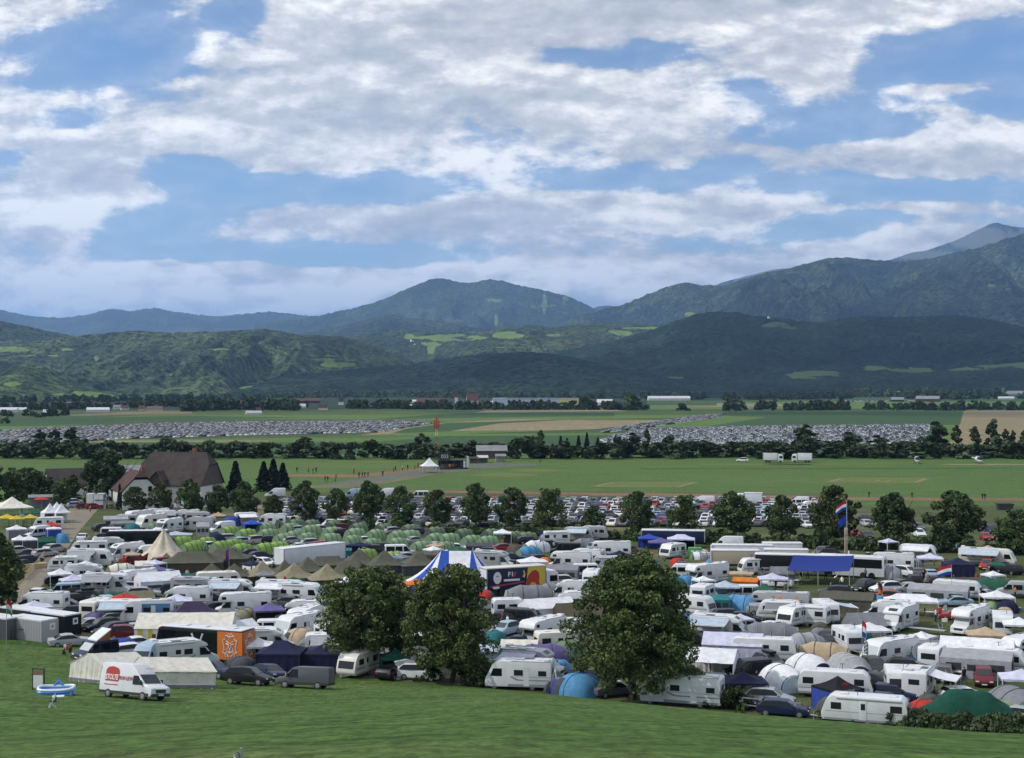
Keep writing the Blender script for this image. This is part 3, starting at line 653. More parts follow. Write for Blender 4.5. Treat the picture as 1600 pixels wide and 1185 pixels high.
@spec
def motorhome(style='semi', col='white', L=6.9, awn=0, awncol='white', cabcol=None, blind=True, stripe='grey', H=2.88, winrow=True):
    sp = Spec('motorhome', 'motorhome', H); W = 2.3; a, b = -L/2, L/2
    if style == 'alcove':
        sp.H = 3.08; prof = [(a, .4), (b-2.2, .4), (b-2.2, 2.02), (b-.62, 2.06), (b-.48, 2.3), (b-.72, 2.85), (b-1.25, 3.06), (a+.15, 3.08), (a, 2.95)]
    elif style == 'semi':
        prof = [(a, .4), (b-2.15, .4), (b-2.15, 2.12), (b-1.25, 2.16), (b-1.32, 2.42), (b-2.0, 2.80), (b-2.6, H), (a+.15, H), (a, H-.2)]
    else:
        prof = [(a, .4), (b-.1, .36), (b, .6), (b-.06, 1.15), (b-.28, 1.55), (b-.72, 2.45), (b-1.25, H-.06), (b-1.6, H), (a+.15, H), (a, H-.2)]
    H = sp.H
    sp.part('body', MB().use(P(col)).prism(prof, -W/2, W/2), .07)
    if style == 'integrated':
        mb = MB().use(SHADE_ if blind else SCREEN); slab(mb, (b-.27, 1.5), (b-.70, 2.38), -W/2+.14, W/2-.14, .03); sp.part('windscreen', mb)
        for s in (-1, 1):
            sp.part('side_window', side_poly(MB().use(GLASS), [(b-1.7, 1.4), (b-.55, 1.4), (b-.85, 2.15), (b-1.7, 2.15)], W, s))
            sp.part('headlight', MB().use(LAMP).box(b-.2, b+.01, s*.78-.17, s*.78+.17, .8, 1.02), .03)
        sp.part('grille', MB().use(PLAS).box(b-.15, b+.025, -.5, .5, .55, .9), .02)
        sp.part('number_plate', MB().use(PLATE).box(b-.06, b+.04, -.26, .26, .42, .52))
    else: cab(sp, cabcol or col, b, 2.02, blind)
    if style == 'semi':
        mb = MB().use(GLASS); slab(mb, (b-1.48, 2.51), (b-1.95, 2.775), -.55, .55, .02); sp.part('skylight', mb)
    x1 = b-2.9
    for s in (-1, 1):
        for (u0, u1, z0, z1) in ((a+.5, a+1.3, 1.5, 2.0), (x1-.9, x1, 1.5, 2.05)):
            sp.part('window', side_poly(MB().use(WINC), rect(u0, u1, z0, z1), W, s))
        sp.part('window' if s < 0 else 'door', side_poly(MB().use(WINC if s < 0 else P(col)), rect(a+2.2, a+2.75, 1.6 if s < 0 else .5, 2.05 if s < 0 else 2.3), W, s))
        if style == 'alcove': sp.part('window', side_poly(MB().use(WINC), rect(b-1.5, b-.95, 2.35, 2.7), W, s))
        if stripe: sp.part('stripe', side_poly(MB().use(STRIPE if stripe == 'grey' else P(stripe)), [(a+.05, 1.0), (b-3.2, 1.0), (b-2.5, 1.32), (b-2.7, 1.38), (b-3.4, 1.12), (a+.05, 1.12)], W, s, t=.006))
    for s in (-1, 1): sp.part('skirt', side_poly(MB().use(STRIPE), rect(a+.1, b-2.3, .41, .66), W, s, t=.008))  # grey skirt strip, coloured to stand in for the shadow line below
    sp.part('awning_case', MB().use(P('white')).box(a+.5, b-2.5, -W/2-.1, -W/2+.02, H-.24, H-.10), .03)
    for s in (-1, 1): sp.part('roof_edge', MB().use(SEAL).box(a+.1, b-2.6, s*(W/2-.03)-.03, s*(W/2-.03)+.03, H-.02, H+.03))
    for s in (-1, 1): sp.part('side_trim', side_poly(MB().use(SEAL), rect(a+.06, b-2.5, 1.38, 1.42), W, s, t=.01))
    mb = MB().use(WINC); slab(mb, (a, 2.15), (a, 1.65), -.5, .5, .02); sp.part('rear_window', mb)
    sp.part('rear_bumper', MB().use(SEAL).box(a-.08, a+.1, -W/2+.05, W/2-.05, .4, .62), .03)
    for s in (-1, 1): sp.part('tail_light', MB().use(RED).box(a-.02, a+.02, s*(W/2-.16)-.07, s*(W/2-.16)+.07, .75, 1.1))
    for x in (a+1.2, -.1): sp.part('roof_hatch', MB().use(P('white')).box(x-.38, x+.38, -.36, .36, H-.01, H+.1), .03)
    sp.part('solar_panel', MB().use(GLASS).box(a+1.9, a+2.9, -.9, -.25, H+.02, H+.05))
    sp.part('roof_box', MB().use(P('white')).box(a+.2, a+.75, .2, 1., H-.01, H+.22), .05)
    wheels(sp, (b-.95, a+1.9), 2.1, .34, .22)
    if awn: awning(sp, W, H, a+.5, b-2.4, awn, awncol)
    return sp

@spec
def van(col='white', kind='panel', L=5.4, H=2.5, glazed=False, blind=False, awn=0, awncol='white', rack=False, poptop=False, roofcol=None):
    """panel vans and camper vans; H 1.95 low, 2.5 high, 2.75 extra high"""
    sp = Spec('van' if not glazed else 'camper_van', 'van', H); W = 2.0; a, b = -L/2, L/2; hi = H > 2.2
    k = 1 if hi else .86
    ws0, ws1 = (b-.85, 1.25*k), (b-1.62, 1.98*k if hi else H-.12)
    prof = [(a, .36), (b-.12, .34), (b, .55), (b-.02, .92*k), (b-.20, 1.06*k), ws0, ws1] + ([(b-2.0, 2.32), (b-2.45, H-.03), (b-2.7, H)] if hi else [(b-1.9, H-.01)]) + [(a+.2, H), (a+.06, H-.12), (a, 1.2)]
    fi = lambda x, z: max(0, z-1.1)*.11
    sp.part('body', MB().use(P(col)).prism(prof, -W/2, W/2, fi), .07)
    mb = MB().use(SHADE_ if blind else SCREEN); lerp = lambda t: (ws0[0]+(ws1[0]-ws0[0])*t, ws0[1]+(ws1[1]-ws0[1])*t)
    slab(mb, lerp(.05), lerp(.95), -W/2+.18, W/2-.18, .02); sp.part('windscreen', mb)
    z0 = 1.2*k; z1 = 1.86*k if hi else H-.24
    for s in (-1, 1):
        sp.part('side_window', side_poly(MB().use(GLASS), [(b-2.15, z0), (b-1.02, z0), (b-1.6, z1), (b-2.15, z1)], W, s, fi))
        sp.part('headlight', MB().use(LAMP).box(b-.24, b-.005, s*(W/2-.30)-.18, s*(W/2-.30)+.18, .76*k, .98*k), .03)
        sp.part('mirror', MB().use(PLAS).box(b-1.25, b-1.1, s*(W/2+.1)-.1, s*(W/2+.1)+.1, z0+.05, z0+.35), .03)
        if glazed:
            for (u0, u1) in ((b-3.55, b-2.35), (a+.25, b-3.7)): sp.part('side_window', side_poly(MB().use(GLASS), rect(u0, u1, z0, z1), W, s, fi))
        sp.part('sill_trim', side_poly(MB().use(PLAS), rect(a+.05, b-.3, .38, .58), W, s, fi, .012))
        sp.part('tail_light', MB().use(RED).box(a-.015, a+.02, s*(W/2-.13)-.06, s*(W/2-.13)+.06, .9, 1.3))
    mb = MB().use(GLASS); slab(mb, (a+.01, z1), (a+.005, z0), -.62, .62, .015)
    if glazed: sp.part('rear_window', mb)
    sp.part('grille', MB().use(PLAS).box(b-.1, b+.02, -W*.26, W*.26, .62*k, .9*k), .02)
    g = sp.part('bumper', MB().use(PLAS).box(b-.35, b+.05, -W/2+.03, W/2-.03, .32, .58), .06)
    sp.part('number_plate', MB().use(PLATE).box(b+.05, b+.065, -.26, .26, .42, .53), under=g)
    sp.part('rear_bumper', MB().use(PLAS).box(a-.06, a+.1, -W/2+.04, W/2-.04, .36, .58), .03)
    wheels(sp, (b-.95, a+1.05), W, .34, .22)
    if rack: sp.part('roof_box', MB().use(P('black')).box(-1.2, .8, -.55, .55, H, H+.32), .1)
    if poptop:
        mb = MB().use(P('white')).add([(b-1.9, -.85, H), (b-1.9, .85, H), (a+.9, .85, H+1.0), (a+.9, -.85, H+1.0), (b-1.9, -.85, H+.16), (b-1.9, .85, H+.16), (a+.9, .85, H+1.16), (a+.9, -.85, H+1.16)], [(0,1,2,3),(7,6,5,4),(0,4,5,1),(1,5,6,2),(2,6,7,3),(3,7,4,0)])
        r = sp.part('lifting_roof', mb, .05)
        mb = MB().use(fabric('canvas', (.30, .13, .05))); mb.prism([(b-2.0, H), (a+1., H), (a+1., H+.98)], -.78, .78); sp.part('canvas', mb, under=r)
    if awn: awning(sp, W-.2, H, a+.5, b-2.2, awn, awncol, 2.4)
    return sp

def car_shapes(kind):
    if kind == 'hatch': L, H = 4.25, 1.48; top = [(1.12, .93), (.30, 1.42), (-.3, 1.48), (-1.2, 1.44), (-1.85, 1.22), (-2.10, .92)]
    elif kind == 'estate': L, H = 4.7, 1.47; top = [(1.22, .93), (.42, 1.41), (-.3, 1.47), (-1.7, 1.43), (-2.12, 1.15), (-2.3, .92)]
    elif kind == 'suv': L, H = 4.6, 1.68; top = [(1.15, 1.05), (.40, 1.60), (-.3, 1.68), (-1.6, 1.63), (-2.05, 1.3), (-2.25, 1.05)]
    else: L, H = 4.7, 1.44; top = [(1.1, .93), (.30, 1.38), (-.3, 1.44), (-1.0, 1.38), (-1.75, 1.02), (-2.3, .97)]
    return L, H, top
@spec
def car(kind='hatch', col='grey', far=False, rack=None):
    L, H, top = car_shapes(kind); sp = Spec('car', 'car', H); W = 1.8; a, b = -L/2, L/2; zb = top[0][1]
    prof = [(a+.05, .3), (b-.1, .28), (b, .5), (b-.04, .68), (b-.22, .80)] + top + [(a, .75), (a-.02, .55)]
    fi = lambda x, z: max(0, z-zb)*.34
    g = zb+.03
    glass_side = [(top[0][0]-.12, g), (top[1][0]-.02, top[1][1]-.05), (top[2][0], top[2][1]-.07), (top[3][0], top[3][1]-.07), (top[4][0]+.12, max(g+.03, top[4][1]-.02)), (top[4][0]+.05, g)]
    lp = lambda p, q, t: (p[0]+(q[0]-p[0])*t, p[1]+(q[1]-p[1])*t)
    def screen(mb, p, q):
        y = W/2-fi(0, q[1])-.10; return slab(mb, lp(p, q, .06), lp(p, q, .95), -y, y, .012)
    if far:
        mb = MB().use(P(col)).prism(prof, -W/2, W/2, fi); mb.use(GLASS)
        for s in (-1, 1): side_poly(mb, glass_side, W, s, fi)
        screen(mb, top[0], top[1]); screen(mb, top[3], top[4])
        mb.use(TYRE)
        for x in (b-.85, a+.85):
            for s in (-1, 1): mb.wheel(x, s*(W/2-.08), .31, .2, 10)
        sp.part('car', mb); return sp
    sp.part('body', MB().use(P(col)).prism(prof, -W/2, W/2, fi), .07)
    for s in (-1, 1):
        sp.part('side_window', side_poly(MB().use(GLASS), glass_side, W, s, fi))
        sp.part('headlight', MB().use(LAMP).box(b-.3, b-.01, s*.66-.17, s*.66+.17, .60, .72), .03)
        sp.part('tail_light', MB().use(RED).box(a-.02, a+.15, s*.70-.14, s*.70+.14, .72, .86), .02)
        sp.part('mirror', MB().use(P(col)).box(top[0][0]-.35, top[0][0]-.2, s*(W/2+.08)-.09, s*(W/2+.08)+.09, zb+.02, zb+.16), .03)
    sp.part('windscreen', screen(MB().use(SCREEN), top[0], top[1])); sp.part('rear_window', screen(MB().use(GLASS), top[3], top[4]))
    sp.part('grille', MB().use(PLAS).box(b-.1, b+.012, -.5, .5, .42, .62), .02)
    sp.part('number_plate', MB().use(PLATE).box(b, b+.022, -.26, .26, .34, .45))
    wheels(sp, (b-.85, a+.85), W, .33, .2)
    if rack == 'box': sp.part('roof_box', MB().use(P('black')).box(-1.1, .7, -.4, .4, H, H+.32), .1)
    return sp

# ------------------------------------------------------------------ tents
@spec
def tunnel_tent(col='palegreen', L=5.2, W=3.0, H=1.95, door='sage', hoops=4, flap=True, hoopcol='darkgrey', low=.28):
    sp = Spec('tunnel_tent', 'tent', H); n = 14; m = 4*(hoops-1)
    def arch(t):
        # t 0..1 along the tent: ends lower and narrower
        e = min(t, 1-t)*2; k = 1-low+low*min(1, e*2.2); sag = .10*abs(math.sin(t*(hoops-1)*math.pi))
        x = -L/2+L*t
        return [(x, (W/2)*k*math.cos(math.pi*j/n)*(1-.03*0), max(0, (H*k-sag)*math.sin(math.pi*j/n)**.85)) for j in range(n+1)]
    rows = [arch(i/m) for i in range(m+1)]
    body = sp.part('flysheet', MB().use(FB(col)).grid(rows), smooth=True)
    for i in range(hoops):
        r = arch(i/(hoops-1)); sp.part('hoop', MB().use(FB(hoopcol)).tube([(p[0], p[1]*1.01, p[2]+.012) for p in r], .045, 5))
    for s in (0, 1):
        r = arch(s); x = r[0][0]; d = (-1 if s == 0 else 1)
        mb = MB().use(FB(door)); k = len(mb.v)
        inner = [(x+d*.35*(1-p[2]/H)*1.0+d*.02, p[1]*.97, p[2]*.98) for p in r]
        mb.grid([[(x, p[1], p[2]) for p in r], inner]); mb.add(inner, [tuple(range(len(inner)))])
        sp.part('door', mb)
    return sp
@spec
def dome_tent(col='sky', W=2.8, L=3.2, H=1.5, col2=None, door='darkgrey', porch=0.):
    sp = Spec('dome_tent', 'tent', H); n = 24; rings = []
    for i in range(8):
        t = i/7*math.pi/2; r = math.cos(t)**.8 if i < 7 else 0.001
        rings.append([(L/2*r*math.cos(2*math.pi*k/n)*(1+.06*math.cos(8*math.pi*k/n)), W/2*r*math.sin(2*math.pi*k/n)*(1+.06*math.cos(8*math.pi*k/n)), H*math.sin(t)**.9) for k in range(n)])
    mb = MB().use(FB(col)); mb.grid(rings[:-2], close=True); mb.use(FB(col2 or col)).grid(rings[-3:], close=True)
    sp.part('flysheet', mb, smooth=True)
    for q in (0, 1):
        pts = []
        for i in range(8): pts.append(Vector(rings[i][3+6*q])*1.012)
        for i in range(6, -1, -1): pts.append(Vector(rings[i][15+6*q])*1.012)
        sp.part('pole', MB().use(FB('darkgrey')).tube(pts, .025, 5))
    mb = MB().use(FB(door)); r5 = [Vector(rings[i][k])*1.015 for i in range(0, 5) for k in (10, 11, 12, 13, 14)]
    mb.grid([[r5[i*5+j] for j in range(5)] for i in range(5)]); sp.part('door', mb)
    return sp
@spec
def gazebo(col='white', W=3., D=3., eave=2.0, H=2.75, walls='', wallcol=None, ridge=0., valance=.22, legs=True):
    """pop-up gazebo; ridge > 0 gives a ridge along x; walls: letters n e s w"""
    sp = Spec('gazebo', 'gazebo', H); n = 6; f = FB(col)
    mb = MB().use(f); w, d = W/2, D/2
    def side(p, q, r1, r2):      # eave p-q rising to r1-r2, sagging a little
        rows = []
        for j in range(n+1):
            t = j/n; a = Vector(p).lerp(Vector(r1), t); b = Vector(q).lerp(Vector(r2), t); sag = .16*math.sin(math.pi*t)*(H-eave)
            rows.append([a.lerp(b, i/4)-Vector((0, 0, sag+.03*math.sin(math.pi*i/4)*(1-t))) for i in range(5)])
        mb.grid(rows)
    A, B, C_, D_ = (-w, -d, eave), (w, -d, eave), (w, d, eave), (-w, d, eave); r1, r2 = (-ridge/2, 0, H), (ridge/2, 0, H)
    side(A, B, r1, r2); side(B, C_, r2, r2); side(C_, D_, r2, r1); side(D_, A, r1, r1)
    top = sp.part('canopy', mb, thick=.02)
    for p, q in ((A, B), (B, C_), (C_, D_), (D_, A)):
        pv, qv = Vector(p), Vector(q); dn = Vector((0, 0, -valance))
        sp.part('valance', MB().use(f).grid([[pv.lerp(qv, i/6) for i in range(7)], [pv.lerp(qv, i/6)+dn*(1 if i % 2 else .85) for i in range(7)]]), under=top, thick=.012)
    if legs:
        for p in (A, B, C_, D_): sp.part('leg', MB().use(P('white') if col in ('white', 'lilac', 'cream') else PLAS).box(p[0]-.045*(1 if p[0] > 0 else -1)-.04, p[0]-.045*(1 if p[0] > 0 else -1)+.04, p[1]-.04, p[1]+.04, 0, eave))
    wf = FB(wallcol or col)
    for ch in walls:
        if ch == 's': a, b = A, B
        elif ch == 'e': a, b = B, C_
        elif ch == 'n': a, b = C_, D_
        else: a, b = D_, A
        av, bv = Vector(a)*.985, Vector(b)*.985
        nrm = Vector((bv.y-av.y, av.x-bv.x, 0)).normalized()
        rows = [[av.lerp(bv, i/16)+nrm*(.05*math.sin(i*1.9)*(1-z)) + Vector((0, 0, -eave*(1-z)+.0)) for i in range(17)] for z in (0, .35, .7, .98)]
        sp.part('wall', MB().use(wf).grid(rows), thick=.015)
    return sp
@spec
def gable_tent(col='white', L=6., W=4., eave=2.0, H=3.0, walls='nsew', wallcol=None, skirt=None):
    """ridge along x"""
    sp = Spec('gable_tent', 'tent', H); f = FB(col); wf = FB(wallcol or col); l, w = L/2, W/2
    rows = []
    for (y, z) in ((-w-.12, eave-.12), (-w*.5, (eave+H)/2-.05), (0, H), (w*.5, (eave+H)/2-.05), (w+.12, eave-.12)):
        rows.append([(x, y, z-.04*math.sin(math.pi*((x+l)/L*3 % 1))) for x in np.linspace(-l-.05, l+.05, 13)])
    sp.part('roof', MB().use(f).grid(rows), thick=.03)
    def wall(a, b, top):
        av, bv = Vector(a), Vector(b); n = 18; nrm = Vector((bv.y-av.y, av.x-bv.x, 0)).normalized(); rs = []
        for t in (0, .3, .65, 1.):
            rs.append([(av.lerp(bv, i/n)+nrm*(.05*math.sin(i*2.3+t)*(1-t)+(.10 if t == 0 else 0))).to_tuple()[:2]+(top(i/n)*t,) for i in range(n+1)])
        mb = MB().use(wf).grid(rs); e = sp.part('wall', mb, thick=.015)
        if skirt:
            av2, bv2 = av+nrm*.12, bv+nrm*.12
            sp.part('skirt', MB().use(FB(skirt)).grid([[tuple(av2.lerp(bv2, i/6))[:2]+(z,) for i in range(7)] for z in (0, .32)]), under=e, thick=.01)
    if 's' in walls: wall((-l, -w, 0), (l, -w, 0), lambda t: eave-.06)
    if 'n' in walls: wall((l, w, 0), (-l, w, 0), lambda t: eave-.06)
    g = lambda t: eave-.06+(H-eave)*(1-abs(2*t-1))
    if 'e' in walls: wall((l, -w, 0), (l, w, 0), g)
    if 'w' in walls: wall((-l, w, 0), (-l, -w, 0), g)
    if len(walls) < 4:
        for x in (-l, 0, l):
            for y in (-w, w): sp.part('leg', MB().use(P('white')).tube([(x, y, 0), (x, y, eave)], .05))
    return sp
@spec
def army_tent(col='olive', L=7., W=5., eave=1.5, H=3.0, ridge=2.6, wallcol=None, peaks=1):
    """canvas marquee with hipped, sagging roof"""
    sp = Spec('army_tent', 'tent', H); n = 8; mb = MB().use(FB(col)); w, d = L/2, W/2
    def side(p, q, r1, r2):
        rows = []
        for j in range(n+1):
            t = j/n; a = Vector(p).lerp(Vector(r1), t); b = Vector(q).lerp(Vector(r2), t); s = .22*math.sin(math.pi*t)*(H-eave)
            rows.append([a.lerp(b, i/8)-Vector((0, 0, s+(.06*math.sin(i*1.7)**2)*(1-t)+(.35*math.sin(math.pi*i/8)*t*(peaks > 1 and (r1 != r2))))) for i in range(9)])
        mb.grid(rows)
    A, B, C_, D_ = (-w, -d, eave), (w, -d, eave), (w, d, eave), (-w, d, eave); r1, r2 = (-ridge/2, 0, H), (ridge/2, 0, H)
    side(A, B, r1, r2); side(B, C_, r2, r2); side(C_, D_, r2, r1); side(D_, A, r1, r1)
    sp.part('roof', mb, smooth=True, thick=.03)
    wf = FB(wallcol or col)
    for (a, b) in ((A, B), (B, C_), (C_, D_), (D_, A)):
        av, bv = Vector(a)*.94, Vector(b)*.94; nrm = Vector((bv.y-av.y, av.x-bv.x, 0)).normalized()
        sp.part('wall', MB().use(wf).grid([[tuple((av.lerp(bv, i/20)+nrm*.07*math.sin(i*2.2)*(1.2-t)))[:2]+(eave*t,) for i in range(21)] for t in (0, .5, 1.)]), thick=.02)
    return sp
@spec
def porch_tent(col='grey', L=4., D=2.6, H=2.35, front=1.9, win='mesh', roofcol=None):
    """awning tent that leans on a caravan: back along y = +D/2, front along y = -D/2"""
    sp = Spec('awning_tent', 'awning tent', H); l, d = L/2, D/2; f = FB(col)
    pr = [(-d-.25, 0), (-d, front), (d, H), (d, 0)]
    rows = [[(x, y, z+(.05*math.cos(x*3) if 0 < i < 3 else 0)) for i, (y, z) in enumerate([(-d, front), (-d*.3, front+(H-front)*.36), (d*.4, front+(H-front)*.72), (d, H)])] for x in np.linspace(-l, l, 9)]
    sp.part('roof', MB().use(FB(roofcol or col)).grid(rows), thick=.02)
    sp.part('front_wall', MB().use(f).grid([[(x, -d-.25+.0+.02*math.sin(x*5), 0) for x in np.linspace(-l, l, 13)], [(x, -d, front-.02) for x in np.linspace(-l, l, 13)]]), thick=.015)
    for s in (-1, 1):
        mb = MB().use(f); mb.add([(s*l, y, z) for (y, z) in pr], [(0, 1, 2, 3)]); e = sp.part('side_wall', mb, thick=.015)
        sp.part('window', MB().use(FB(win)).add([(s*(l+.02), y, z) for (y, z) in ((-d*.7, .9), (d*.6, .9), (d*.6, front-.25), (-d*.7, front-.35))], [(0, 1, 2, 3)]), under=e, thick=.01)
    for x in (-l*.6, 0, l*.6): sp.part('window', MB().use(FB(win)).add([(x-l*.22, -d-.17, .85), (x+l*.22, -d-.17, .85), (x+l*.22, -d-.05, 1.55), (x-l*.22, -d-.05, 1.55)], [(0, 1, 2, 3)]), thick=.01)
    return sp
# ------------------------------------------------------------------ trees
BARK = mat('bark', (.055, .042, .03), .95, var=.3, vscale=3, bump=.6, bscale=8)
def leaf_mat(name, dark, light, scale=.5):
    m = bpy.data.materials.new(name); m.use_nodes = True; t = NT(m.node_tree); b = m.node_tree.nodes['Principled BSDF']
    b.inputs['Roughness'].default_value = .65; b.inputs['Specular IOR Level'].default_value = .25
    g = t.n('ShaderNodeNewGeometry'); tc = t.n('ShaderNodeTexCoord'); oi = t.n('ShaderNodeObjectInfo')
    clump = t.noise(tc.outputs['Object'], scale, 3, .6)
    rnd = g.outputs['Random Per Island']
    c = t.mix(t.math('MULTIPLY_ADD', rnd, .45, t.ramp(clump, .34, .66, 0., .75), clamp=True), dark, light)
    v = t.vmath('SCALE', c); t.put(v.node.inputs['Scale'], t.math('MULTIPLY_ADD', oi.outputs['Random'], .35, .82))
    t.put(b.inputs['Base Color'], v)
    return m
LEAF = leaf_mat('walnut_leaf', (.028, .056, .017), (.105, .145, .042))
LEAF2 = leaf_mat('lime_leaf', (.026, .056, .020), (.082, .120, .038))
LEAF3 = leaf_mat('hedge_leaf', (.020, .042, .018), (.060, .088, .034), .15)
LEAF4 = leaf_mat('yellow_green_leaf', (.026, .046, .012), (.075, .100, .028))
NEEDLE = leaf_mat('spruce_needle', (.010, .024, .015), (.022, .042, .024), .3)
def leaf_cloud(mb, pts, nrm, size, rng, flat=.5):
    n = len(pts); k0 = len(mb.v)
    a = rng.normal(size=(n, 3)); d = nrm*flat*1.4+a*.8; d /= np.linalg.norm(d, axis=1)[:, None]
    u = np.cross(d, rng.normal(size=(n, 3))); u /= np.linalg.norm(u, axis=1)[:, None]; w = np.cross(d, u)
    s = size*(.45+1.15*rng.rand(n)**1.4)[:, None]
    q = np.stack([pts-u*s-w*s*.35, pts+u*s*.1-w*s*.75, pts+u*s+w*s*.15, pts-u*s*.1+w*s*.8], 1).reshape(-1, 3)
    mb.v += [tuple(p) for p in q.tolist()]
    mb.f += [(k0+4*i, k0+4*i+1, k0+4*i+2, k0+4*i+3) for i in range(n)]; mb.m += [mb.cur]*n
def crown_points(rng, n, shape, z0, z1, Rx, lumps, shell=.75, lump=1.):
    """points on many overlapping lumps that fill the crown outline shape(t)->radius factor"""
    cen = []; ph = rng.rand()*6.28
    for i in range(lumps):
        t = rng.rand()**.9; th = rng.rand()*2*math.pi; r = shape(t)*Rx*math.sqrt(rng.rand())*(.82 if lump == 1. else .95)*(1+(.10*math.sin(3*th+ph+4*t)+.08*math.sin(5*th+2*ph-7*t) if lump < .68 else 0))
        cen.append((r*math.cos(th), r*math.sin(th), z0+(z1-z0)*t, shape(t)))
    cen = np.array(cen); i = rng.randint(0, lumps, n)
    d = rng.normal(size=(n, 3)); d /= np.linalg.norm(d, axis=1)[:, None]
    rad = Rx*lump*(.20+.20*rng.rand(lumps))*(.55+.45*cen[:, 3])
    rr = rad[i]*(shell+(1-shell)*rng.rand(n))*np.where(rng.rand(n) < .12, 1.18, 1)
    p = cen[i, :3]+d*rr[:, None]*np.array([1, 1, .8]); return p, d
def limb(mb, rng, p, d, L, r, depth, out):
    pts = [p]; dd = d.copy()
    for k in range(3):
        dd = (dd+Vector(rng.normal(size=3)*.14)).normalized(); pts.append(pts[-1]+dd*L/3)
    mb.tube(pts, [r, r*.85, r*.7, r*.5], 7); out.append(pts[-1])
    if depth:
        for k in range(3):
            th = rng.rand()*6.28; nd = (dd*.75+Vector((math.cos(th)*.8, math.sin(th)*.8, .25))).normalized()
            limb(mb, rng, pts[2 if k else 3], nd, L*.62, r*.5, depth-1, out)
def tree_spec(seed, H, Rx, n, size, leaf, shape=None, trunk=.25, base=.2, lumps=60, name='tree', lump=1.):
    rng = np.random.RandomState(seed); sp = Spec(name, 'tree', H)
    shape = shape or (lambda t: math.sin(math.pi*(t*.86+.12))**.7)
    mb = MB().use(BARK); out = []
    limb(mb, rng, Vector((0, 0, -.1)), Vector((rng.normal()*.05, rng.normal()*.05, 1)), H*.5, trunk, 2, out); sp.part('trunk', mb)
    mb = MB().use(leaf)
    p, d = crown_points(rng, n, shape, H*base+Rx*.12, H-Rx*.2, Rx, lumps, lump=lump); keep = p[:, 2] > H*base*.5
    leaf_cloud(mb, p[keep], d[keep], size, rng); sp.part('crown', mb); return sp
def conifer_spec(seed, H, Rx, n, size, leaf=None):
    rng = np.random.RandomState(seed); sp = Spec('spruce_tree', 'tree', H)
    sp.part('trunk', MB().use(BARK).tube([(0, 0, 0), (0, 0, H*.6), (0, 0, H*.97)], [H*.018, H*.011, .02], 6))
    t = rng.rand(n)**.75; whorl = np.floor(t*16)/16; th = rng.rand(n)*2*math.pi
    arm = (np.cos(th*5+whorl*40)*.22+.78)
    r = (1-t)*Rx*arm*(.25+.75*np.sqrt(rng.rand(n)))+.05
    p = np.stack([r*np.cos(th), r*np.sin(th), H*(1-.94*(1-t))-r*.28], 1); d = np.stack([np.cos(th), np.sin(th), np.full(n, -.2)], 1)
    p[:, 2] = np.maximum(p[:, 2], .3)
    mb = MB().use(leaf or NEEDLE); leaf_cloud(mb, p, d, size, rng, .2); sp.part('crown', mb); return sp
def bush_spec(seed, H, Rx, n, size, leaf, name='bush', cat='bush', one=False, lumps=18):
    rng = np.random.RandomState(seed); sp = Spec(name, cat, H); mb = MB().use(leaf)
    p, d = crown_points(rng, n, lambda t: math.cos(t*1.25)**.6, H*.08, H*.82, Rx, lumps, .55)
    p[:, 2] = np.abs(p[:, 2]); leaf_cloud(mb, p, d, size, rng); sp.part('foliage' if not one else name, mb)
    if not one: sp.part('stem', MB().use(BARK).tube([(0, 0, -.1), (.05, 0, H*.5)], [.06, .03], 6))
    return sp
# ------------------------------------------------------------------ flags and people
def stripes(name, cols): return [fabric('flag_'+c, FLAGC[c], .08) for c in cols]
FLAGC = dict(red=(.42, .025, .03), white=(.72, .72, .74), blue=(.02, .05, .30), orange=(.65, .20, .03), green=(.05, .25, .08), black=(.015, .015, .018), lion=(.65, .30, .05), lilac=(.45, .40, .62))
@spec
def flag(cols=('red', 'white', 'blue'), H=6., w=1.5, h=1.0, side=-1, droop=.5, pole='alu', checker=False, seed=0):
    sp = Spec('flag', 'flag', H)
    sp.part('pole', MB().use(ALU if pole == 'alu' else PLAS).tube([(0, 0, 0), (0, 0, H)], [.045, .025], 6))
    ms = stripes('', cols); n = len(cols); mb = MB(); N = 12
    def pt(u, v):   # u along the fly, v from the top
        ang = droop*math.pi/2*u**.6
        x = side*w*u*math.cos(ang*.8); z = H-.05-h*v*(1-.1*u)-w*u*math.sin(ang)*.75
        return (x, .14*math.sin(u*7+v*1.5+seed)*u, z)
    k = 8 if checker else n
    for i in range(k):
        for j in range(N if not checker else 8):
            NN = N if not checker else 8
            mb.use(ms[(i+j) % 2] if checker else ms[i]); mb.quad(pt(j/NN, i/k), pt((j+1)/NN, i/k), pt((j+1)/NN, (i+1)/k), pt(j/NN, (i+1)/k))
    sp.part('cloth', mb); return sp
SKIN = mat('skin', (.42, .26, .18), .6)
